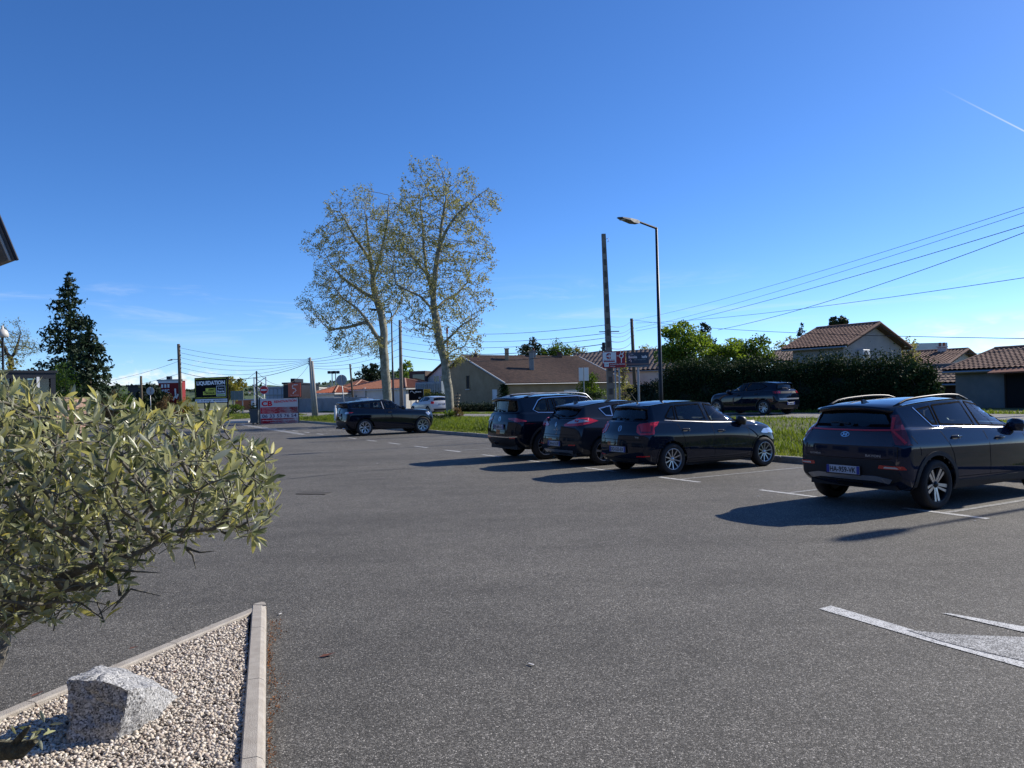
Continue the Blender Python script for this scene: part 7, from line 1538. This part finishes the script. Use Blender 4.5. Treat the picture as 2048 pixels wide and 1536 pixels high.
# ------------------------------------------------------------------ planter in the foreground
KB = .10; KH = .125
tipO = G(533, 1236, 0); rE = G(531, 1536, 0); rdir = (rE-tipO).normalized(); Rend = tipO+rdir*5.2
lA = G(505, 1216, KH); lB = G(0, 1424, KH); ldir = (lB-lA).normalized(); ldir.z = 0; ldir.normalize()
PKERB = mat('planter_kerb', (.34, .30, .25), .9, col2=(.46, .42, .36), vscale=14, bump=.35, bscale=160, detail=8)
pl = thing('planter', 'triangular raised planter edged with pale concrete kerbs', 'planter', (tipO.x, tipO.y, 0)); org = Vector((tipO.x, tipO.y, 0))
def kerb_piece(a, b, side, name='kerb_stone', KH=KH):
    """kerb from a to b (outer edge), body on 'side' (unit, inward); rounded outer top edge"""
    d_ = (b-a); l_ = d_.length; d_.normalize(); prof = [(0, -.05), (0, KH-.035), (.010, KH-.012), (.032, KH), (KB-.008, KH), (KB, KH-.008), (KB, -.05)]
    mb = MB(); e_ = .003; P = [a+d_*e_+side*x+Vector((0, 0, z)) for x, z in prof]; mb.prism(P, d_*(l_-2*e_)); return mb.build(name, PKERB, pl)
rs = Vector((rdir.y, -rdir.x, 0)); rs = rs if rs.x < 0 else -rs       # inward (left)
K = [G(525, 1253, KH), G(519, 1356, KH), G(508, 1514, KH)]
ts = [0.06]+[(k_-tipO).dot(rdir) for k_ in K]; ts += [ts[-1]+1.0, ts[-1]+2.0, 5.2]
for a_, b_ in zip(ts[:-1], ts[1:]): kerb_piece(tipO-org+rdir*a_, tipO-org+rdir*b_, rs)
lin = Vector((-ldir.y, ldir.x, 0)); lin = lin if lin.y < 0 else -lin  # inward (towards the camera)
l0 = tipO-org+rs*.03-lin*.005; ljs = [0.0, (G(352, 1283, KH)-tipO).dot(ldir), (G(62, 1398, KH)-tipO).dot(ldir)]; ljs += [ljs[-1]+1.0, ljs[-1]+2.0, ljs[-1]+3.0]
for a_, b_ in zip(ljs[:-1], ljs[1:]): kerb_piece(l0+ldir*max(a_, .07), l0+ldir*b_, lin, KH=KH-.004)
# rounded tip
bm = bmesh.new(); tp0 = tipO-org
for q in (tp0+rdir*.058, tp0+rdir*.058+rs*KB, l0+ldir*.068, l0+ldir*.068+lin*KB, tp0+rdir*.02+rs*.008, tp0+rdir*.0+rs*.03, tp0+ldir*.03+rs*.02+lin*.004):
    for (f, z) in ((1.0, -.05), (1.0, KH-.012), (.94, KH+.003)):
        c_ = tp0+rdir*.06+rs*.07; w_ = c_+(q-c_)*f; bm.verts.new((w_.x, w_.y, z))
bmesh.ops.convex_hull(bm, input=bm.verts); bm.verts.index_update(); mobj('kerb_corner', [tuple(v.co) for v in bm.verts], [[v.index for v in f.verts] for f in bm.faces], PKERB, pl); bm.free()
# gravel bed
T_ = tipO+rs*.12+rdir*.28; R_ = tipO+rdir*5.2+rs*.06; Lp = org+l0+ldir*ljs[-1]+lin*.06
bed = mobj('gravel_base', [T_-org+Vector((0, 0, .085)), Lp-org+Vector((0, 0, .085)), R_-org+Vector((0, 0, .085))], [(0, 1, 2)], mat('gravel_base', (.12, .105, .09), .95, var=.4, vscale=60), pl)
if bed.data.polygons[0].normal.z < 0: bed.data.flip_normals()
def gravel():
    rng = np.random.default_rng(8); ico = bmesh.new(); bmesh.ops.create_icosphere(ico, subdivisions=1, radius=1); base = np.array([v.co[:] for v in ico.verts]); fc = np.array([[v.index for v in f.verts] for f in ico.faces]); ico.free()
    n = 62000; a = rng.random(n); b = rng.random(n); k = a+b > 1; a[k] = 1-a[k]; b[k] = 1-b[k]; A0, B0, C0 = [np.array(q[:2]) for q in (T_, Lp, R_)]
    P = A0+a[:, None]*(B0-A0)+b[:, None]*(C0-A0)
    # keep what the photo can see plus a margin
    px = np.array([(x/y)*FPX+1024 for x, y in P]); vis = (px > -260) & (P[:, 1] > 2.9); P = P[vis]
    more = 9000 if len(P) < 9000 else len(P)
    n = len(P); s = .0035+.009*rng.random(n)**1.5; sc = np.stack([s*rng.uniform(.8, 1.35, n), s*rng.uniform(.7, 1.1, n), s*rng.uniform(.5, .8, n)], 1)
    z = .090+rng.random(n)*.012+.006*np.sin(P[:, 0]*5)*np.sin(P[:, 1]*4)
    V = base[None]*(1+rng.normal(size=(n, 12, 1))*.13)*sc[:, None]; ang = rng.uniform(0, 6.28, n); tl = rng.normal(size=n)*.45; c, si = np.cos(ang), np.sin(ang)
    X = V[..., 0]*np.cos(tl)[:, None]+V[..., 2]*np.sin(tl)[:, None]; Zz = -V[..., 0]*np.sin(tl)[:, None]+V[..., 2]*np.cos(tl)[:, None]; Y = V[..., 1]
    V = np.stack([X*c[:, None]-Y*si[:, None]+P[:, None, 0]-org.x, X*si[:, None]+Y*c[:, None]+P[:, None, 1]-org.y, Zz+z[:, None]], -1).reshape(-1, 3)
    F = (np.arange(n)[:, None, None]*12+fc[None]).reshape(-1, 3)
    m = bpy.data.materials.new('gravel'); m.use_nodes = True; nt = m.node_tree; p = nt.nodes['Principled BSDF']; g = nt.nodes.new('ShaderNodeNewGeometry'); r = nt.nodes.new('ShaderNodeValToRGB'); e = r.color_ramp.elements; e[0].color = (.34, .27, .22, 1); e[1].color = (.84, .76, .68, 1)
    for pos, cc in ((.2, (.60, .52, .42, 1)), (.45, (.76, .69, .58, 1)), (.6, (.32, .28, .24, 1)), (.72, (.50, .41, .33, 1)), (.86, (.68, .59, .46, 1))): q = e.new(pos); q.color = cc
    nt.links.new(g.outputs['Random Per Island'], r.inputs[0]); nt.links.new(r.outputs[0], p.inputs['Base Color']); p.inputs['Roughness'].default_value = .85; MATS['gravel'] = m
    o = link(bpy.data.objects.new('gravel', fast_mesh('gravel', V, F, m, True)), pl); o['kind'] = 'stuff'
gravel()
# boulder
def boulder():
    m = bpy.data.materials.new('granite'); m.use_nodes = True; nt = m.node_tree; N = nt.nodes.new; LK = nt.links.new; p = nt.nodes['Principled BSDF']; p.inputs['Roughness'].default_value = .7; tc = N('ShaderNodeTexCoord')
    v = N('ShaderNodeTexVoronoi'); v.inputs['Scale'].default_value = 150; LK(tc.outputs['Object'], v.inputs['Vector']); s = N('ShaderNodeSeparateColor'); LK(v.outputs['Color'], s.inputs[0]); r = N('ShaderNodeValToRGB'); e = r.color_ramp.elements; e[0].color = (.05, .05, .05, 1); e[1].color = (.60, .59, .57, 1)
    for pos, cc in ((.15, (.12, .12, .12, 1)), (.35, (.27, .27, .265, 1)), (.65, (.38, .375, .36, 1))): q = e.new(pos); q.color = cc
    LK(s.outputs[0], r.inputs[0]); t = N('ShaderNodeTexNoise'); t.inputs['Scale'].default_value = 9; t.inputs['Detail'].default_value = 8; LK(tc.outputs['Object'], t.inputs['Vector']); mx = N('ShaderNodeMix'); mx.data_type = 'RGBA'; mx.blend_type = 'MULTIPLY'; mx.inputs['Factor'].default_value = .5; LK(r.outputs[0], mx.inputs[6]); LK(t.outputs['Color'], mx.inputs[7])
    LK(r.outputs[0], p.inputs['Base Color']); t2 = N('ShaderNodeTexNoise'); t2.inputs['Scale'].default_value = 45; t2.inputs['Detail'].default_value = 8; t2.inputs['Roughness'].default_value = .7; LK(tc.outputs['Object'], t2.inputs['Vector']); b = N('ShaderNodeBump'); b.inputs['Strength'].default_value = .6; b.inputs['Distance'].default_value = .012; LK(t2.outputs['Fac'], b.inputs['Height']); LK(b.outputs[0], p.inputs['Normal']); MATS['granite'] = m
    zg = .095; g = lambda x, y: G(x, y, zg); fl, fr, rm, rb = g(140, 1493), g(230, 1484), g(258, 1466), g(328, 1428)
    def up(px, py, d): return D(px, py, d)
    dF = (fl.y+fr.y)/2; top = [up(132, 1359, fl.y+.04), up(200, 1358, dF+.02), up(261, 1377, fr.y+.03), up(318, 1371, rb.y+.02), up(205, 1331, dF+.42), up(250, 1336, dF+.45), up(160, 1348, dF+.30), up(300, 1362, rb.y+.14)]
    pts = [fl, fr, rm, rb]+top+[Vector((fl.x+.05, fl.y+.45, zg)), Vector((rb.x-.02, rb.y+.22, zg)), Vector((fr.x, fr.y+.55, zg)), Vector((fl.x-.0, fl.y+.2, zg))]
    c = sum(pts, Vector())/len(pts); c.z = 0; bm = bmesh.new()
    for q in pts:
        bm.verts.new(q-c)
        if abs(q.z-zg) < 1e-6: bm.verts.new(Vector((q.x, q.y, zg-.06))-c)
    bmesh.ops.convex_hull(bm, input=bm.verts); bmesh.ops.triangulate(bm, faces=bm.faces)
    from mathutils import noise as nz
    for it in range(4):
        bmesh.ops.subdivide_edges(bm, edges=[e_ for e_ in bm.edges if e_.calc_length() > .035], cuts=1, use_grid_fill=True)
        bmesh.ops.triangulate(bm, faces=bm.faces)
    bm.normal_update()
    for v_ in bm.verts:
        n1 = nz.fractal(v_.co*6+Vector((3, 1, 2)), 1.0, 2.0, 4); rid = abs(nz.noise(v_.co*9+Vector((7, 3, 1)))); v_.co += v_.normal*(n1*.028-max(0, .10-rid)*.16)
    bmesh.ops.smooth_vert(bm, verts=bm.verts, factor=.25, use_axis_x=True, use_axis_y=True, use_axis_z=True)
    me = bpy.data.meshes.new('granite_boulder'); bm.to_mesh(me); bm.free(); me.materials.append(m); o = link(bpy.data.objects.new('granite_boulder', me)); o.location = c; tag(o, 'angular grey granite boulder resting on the gravel', 'boulder')
boulder()
# fallen blossom along the kerb, dead leaves
rng = np.random.default_rng(12); n = 800; s_ = rng.random(n)*3.3+.1; off = np.abs(rng.normal(size=n))*.042*(.4+.9*np.clip(np.sin(s_*5.0)+.4, 0, 1)); P = np.array(tipO)+np.outer(s_, np.array(rdir))+np.outer(off+.01, -np.array(rs)); P[:, 2] = .006+rng.random(n)*.008
V, F = quads_at(P, .012, rng, .6); V[:, 2] = np.clip(V[:, 2], .004, .02); o = link(bpy.data.objects.new('fallen_blossom', fast_mesh('fallen_blossom', V, F, leaf_mat('blossom', (.11, .045, .018), (.32, .14, .05), .1, .9)))); tag(o, 'rust-orange fallen blossom along the outside of the planter kerb', 'debris', kind='stuff')
def dead_leaf(label, px, py, l_, rz, m_):
    q = G(px, py, .006); P = [(-.5, 0, 0), (-.2, .16, .06), (.15, .17, .05), (.5, .02, .12), (.15, -.15, .07), (-.2, -.15, .03), (0, 0, .0)]; o = mobj('dead_leaf', [(a*l_, b*l_, c*l_) for a, b, c in P], [(0, 6, 1), (1, 6, 2), (2, 6, 3), (3, 6, 4), (4, 6, 5), (5, 6, 0)], m_); o.location = q; o.rotation_euler = (0, 0, rz); tag(o, label, 'leaf', 'dead leaves on the ground')
DL = mat('dead_leaf', (.14, .05, .03), .8, var=.3, vscale=30)
dead_leaf('curled reddish dead leaf lying alone on the tarmac', 655, 1311, .11, .4, DL)
for (px, py, l_, rz, lab) in ((75, 1427, .07, 1, 'dark dead leaf on the gravel left of the boulder'), (100, 1429, .06, 2.2, 'second dark dead leaf on the gravel left of the boulder'), (268, 1328, .06, .6, 'dark red dead leaf by the left kerb behind the boulder'), (352, 1378, .035, 1.3, 'small brown dead leaf just right of the boulder'), (420, 1322, .03, 2.0, 'tiny brown dead leaf on the gravel behind the boulder'), (455, 1440, .035, .2, 'small brown dead leaf on the gravel beside the right kerb')):
    q = G(px, py, .1); dead_leaf(lab, px, py, l_, rz, DL); bpy.data.objects[-1] if 0 else None
for o in [o for o in bpy.data.objects if o.name.startswith('dead_leaf') and 'alone' not in o['label']]: o.location.z = .108
rng = np.random.default_rng(31)
for k, (px, py) in enumerate(((1165, 978), (755, 927), (1517, 993), (1950, 1042), (560, 1229), (1062, 1330))):
    q = G(px, py, .004); mb = MB(); mb.bbox((0, 0, .006), (.028+.008*(k % 3), .014, .004), .0015, k*1.1); o = mb.build('litter_scrap', mat('litter', (.6, .58, .55), .8)); o.location = q; tag(o, 'small pale scrap of litter on the tarmac', 'litter', 'litter scraps on the tarmac')

# ------------------------------------------------------------------ olive tree
OLIVE_B = mat('olive_bark', (.09, .08, .065), .95, col2=(.24, .22, .18), vscale=22, bump=.7, bscale=60, detail=8)
OLEAF = leaf_mat('olive_leaf', (.045, .068, .022), (.44, .45, .22), .30, .32, (.56, .57, .42), .55, True)
OLEAF_Y = leaf_mat('olive_leaf_young', (.32, .33, .12), (.50, .47, .16), .5, .42, (.40, .40, .22), .4, True)
def olive():
    rng = np.random.default_rng(17); sil = [(-330, 712), (-60, 733), (20, 756), (70, 778), (180, 792), (330, 812), (440, 826), (482, 868), (538, 900), (562, 965), (554, 1035), (520, 1092), (430, 1075), (370, 1095), (300, 1130), (225, 1185), (140, 1240), (60, 1262), (-330, 1350)]
    def env(n, r):
        out = []
        while len(out) < n:
            q = np.array([[r.uniform(-330, 560), r.uniform(735, 1330)]]); sd, _ = sdf_poly(q, sil); dpt = -sd[0]
            if dpt > 4:
                th = .08+min(.42, dpt*.0042); d = 2.1+r.uniform(-1, 1)*th; out.append(np.array(D(q[0, 0], q[0, 1], d)))
        return np.array(out)
    P = lambda x, y, d: np.array(D(x, y, d))
    base = D(-150, 1500, 2.25); base.z = .05
    limbs = [[np.array(base), P(-60, 1420, 2.2), P(-30, 1340, 2.15), P(-18, 1270, 2.15)], [P(-18, 1270, 2.15), P(60, 1215, 2.1), P(130, 1165, 2.05), P(200, 1130, 2.0), P(250, 1085, 2.05)], [P(-18, 1270, 2.15), P(-10, 1180, 2.2), P(10, 1080, 2.25), P(60, 980, 2.25)],
             [P(60, 1215, 2.1), P(110, 1120, 2.2), P(160, 1030, 2.3), P(230, 960, 2.3)], [P(130, 1165, 2.05), P(220, 1160, 1.98), P(285, 1105, 1.98), P(370, 1060, 2.0), P(440, 1050, 2.05)], [P(-18, 1270, 2.15), P(-120, 1180, 2.2), P(-220, 1050, 2.2)], [P(200, 1130, 2.0), P(300, 1020, 2.1), P(390, 960, 2.15)], [P(60, 980, 2.25), P(120, 900, 2.2)],
             [P(105, 1190, 2.07), P(160, 1205, 2.0), P(215, 1210, 1.96), P(245, 1195, 1.95)]]
    N_, par = colonize(limbs, env, rng, 6200, .03, .26, .034, 70)
    w, kids = pipe_radii(par, 1.0, 1.0); r0 = .048; rt = .0013; e = math.log(w[0])/math.log(r0/rt); r = rt*w**(1/e); scx = N_[:, 0]/N_[:, 1]*FPX+1024; r = np.minimum(r, np.interp(scx, [10, 50, 120, 240], [.06, .026, .011, .006]))
    t = thing('olive_tree', 'grey-green olive tree with dense narrow leaves growing from the planter', 'tree', base); B_ = np.array(base); Nl = N_-B_; i = np.nonzero(par >= 0)[0]
    big = r[i] > .0055; chain_tubes(Nl, par, r, r, r > .0055, 10).build('trunk', OLIVE_B, t, True)
    V, F = segs_mesh(Nl[par[i[~big]]], Nl[i[~big]], np.minimum(r[par[i[~big]]], r[i[~big]]*1.4), r[i[~big]], 5); o = add_part('twigs', V, F, mat('olive_twig', (.15, .14, .11), .9, var=.3, vscale=30), t); o['kind'] = 'stuff'
    # leaves: opposite pairs along the thin twigs, rosette at the tips
    thin = np.nonzero((r < .0042) & (par >= 0))[0]; L_ = []
    for j in thin:
        tw = Nl[j]-Nl[par[j]]; tw /= np.linalg.norm(tw)+1e-9; tipn = kids[j] == 0
        a = rng.normal(size=3); a -= a.dot(tw)*tw; a /= np.linalg.norm(a)
        cnt = 5 if tipn else (2 if rng.random() < .62 else 1 if rng.random() < .5 else 0)
        for k in range(cnt):
            s = a*(1 if k % 2 == 0 else -1); 
            if tipn: q = rng.normal(size=3); q -= q.dot(tw)*tw; s = q/np.linalg.norm(q)
            d_ = tw*rng.uniform(.45, .95)+s*rng.uniform(.5, 1.0)+np.array([.08, 0, .62]); d_ /= np.linalg.norm(d_)
            up = np.cross(d_, rng.normal(size=3)*.55+np.array([0, 0, 0])+np.cross(d_, np.array([0, 0, 1.0]))*0+s*.0+np.cross(np.array([0, 0, 1.0]), d_)*1.2)
            up = np.cross(np.cross(d_, np.array([.15, -.1, .9])+rng.normal(size=3)*1.1), d_); up /= np.linalg.norm(up)+1e-9
            L_.append((Nl[j]+rng.normal(size=3)*.003, d_, up, rng.uniform(.027, .055)*(1.0 if not tipn else rng.uniform(.6, 1.0)), rng.random()))
    for k in range(26):   # shoots on the low stub
        f = rng.random(); c0 = np.array(D(5+95*f, 1500-45*f+rng.normal()*14, 2.03-.04*f))-B_; d_ = np.array([rng.normal()*.5+.3, rng.normal()*.5-.2, rng.normal()*.5+.2]); d_ /= np.linalg.norm(d_); up = np.cross(np.cross(d_, rng.normal(size=3)), d_); up /= np.linalg.norm(up); L_.append((c0, d_, up, rng.uniform(.02, .04), .9))
    # template: lanceolate leaf, folded along the midrib and curved
    def tmpl(curve, fold):
        st = [(0, .0), (.12, .45), (.32, .92), (.55, 1.0), (.78, .68), (.93, .28), (1.0, 0)]; V = []; F = []
        for k, (s, wd) in enumerate(st):
            z = -curve*s*s; V += [(s, .135*wd, z+fold*.135*wd), (s, 0, z), (s, -.135*wd, z+fold*.135*wd)]
        for k in range(len(st)-1):
            b = 3*k; F += [(b, b+1, b+4, b+3), (b+1, b+2, b+5, b+4)]
        return np.array(V), np.array(F)
    TM = [tmpl(c, f) for c, f in ((.10, .25), (.25, .35), (-.05, .3), (.35, .2), (.15, .5))]
    def frame(d_, up): sx = np.cross(up, d_); return np.stack([d_, sx, up], 1)
    scr = []
    for q in L_:
        p_ = q[0]+B_; scr.append(q[3]/p_[1] if (-.70 < p_[0]/p_[1] < 0) else 0)
    order = np.argsort(-np.array(scr)); vis = set(order[:290].tolist())
    leaf_me = []
    for k, (V, F) in enumerate(TM):
        for mm in (OLEAF, OLEAF_Y): leaf_me.append(meshdata('leaf', V, F, mm, True))
    AV = {0: [], 1: []}; AF = {0: [], 1: []}; cnt = {0: 0, 1: 0}
    for idx, (p_, d_, up, ln, rn) in enumerate(L_):
        k = idx % len(TM); y = 1 if rn < .17 else 0; M3 = frame(d_, up)
        if idx in vis:
            o = link(bpy.data.objects.new('leaf', leaf_me[2*k+y]), t); M4 = Matrix.Identity(4)
            for a in range(3):
                for b in range(3): M4[a][b] = M3[a, b]*ln
            M4.translation = Vector(p_); o.matrix_local = M4
        else: V, F = TM[k]; AV[y].append((V*ln)@M3.T+p_); AF[y].append(F+cnt[y]); cnt[y] += len(V)
    for y, nm in ((0, 'foliage'), (1, 'young_foliage')):
        if AV[y]: o = add_part(nm, np.concatenate(AV[y]), np.concatenate(AF[y]), (OLEAF, OLEAF_Y)[y], t, True); o['kind'] = 'stuff'
    # dead side twigs under the crown and the lichen-covered stub low on the trunk
    mb = MB(); q = lambda x, y, d: Vector(D(x, y, d))-Vector(base)
    for path in ([(370, 1095, 2.0), (400, 1105, 1.99), (430, 1102, 1.98)], [(370, 1095, 2.0), (385, 1110, 2.0), (392, 1138, 2.0)], [(245, 1195, 1.95), (262, 1178, 1.95), (322, 1192, 1.94)], [(245, 1195, 1.95), (222, 1222, 1.95)], [(240, 1192, 1.95), (236, 1162, 1.96), (275, 1120, 1.98)], [(230, 1140, 1.97), (320, 1146, 1.96)]):
        mb.tube([q(*p_) for p_ in path], np.linspace(.0045, .0008, len(path)).tolist(), 6)
    mb.build('dead_twigs', MATS['olive_twig'], t)
    mb = MB(); mb.tube([q(-90, 1520, 2.2), q(0, 1500, 2.05), q(40, 1500, 2.0), q(72, 1482, 1.98)], [.03, .026, .022, .006], 10); mb.tube([q(20, 1500, 2.03), q(45, 1470, 1.98), q(60, 1452, 1.97)], [.012, .008, .003], 7); mb.build('lichen_stub', mat('lichen_bark', (.05, .045, .03), .95, col2=(.20, .18, .11), vscale=40, bump=.8, bscale=90), t)
    return len(L_)
print('olive leaves', olive())
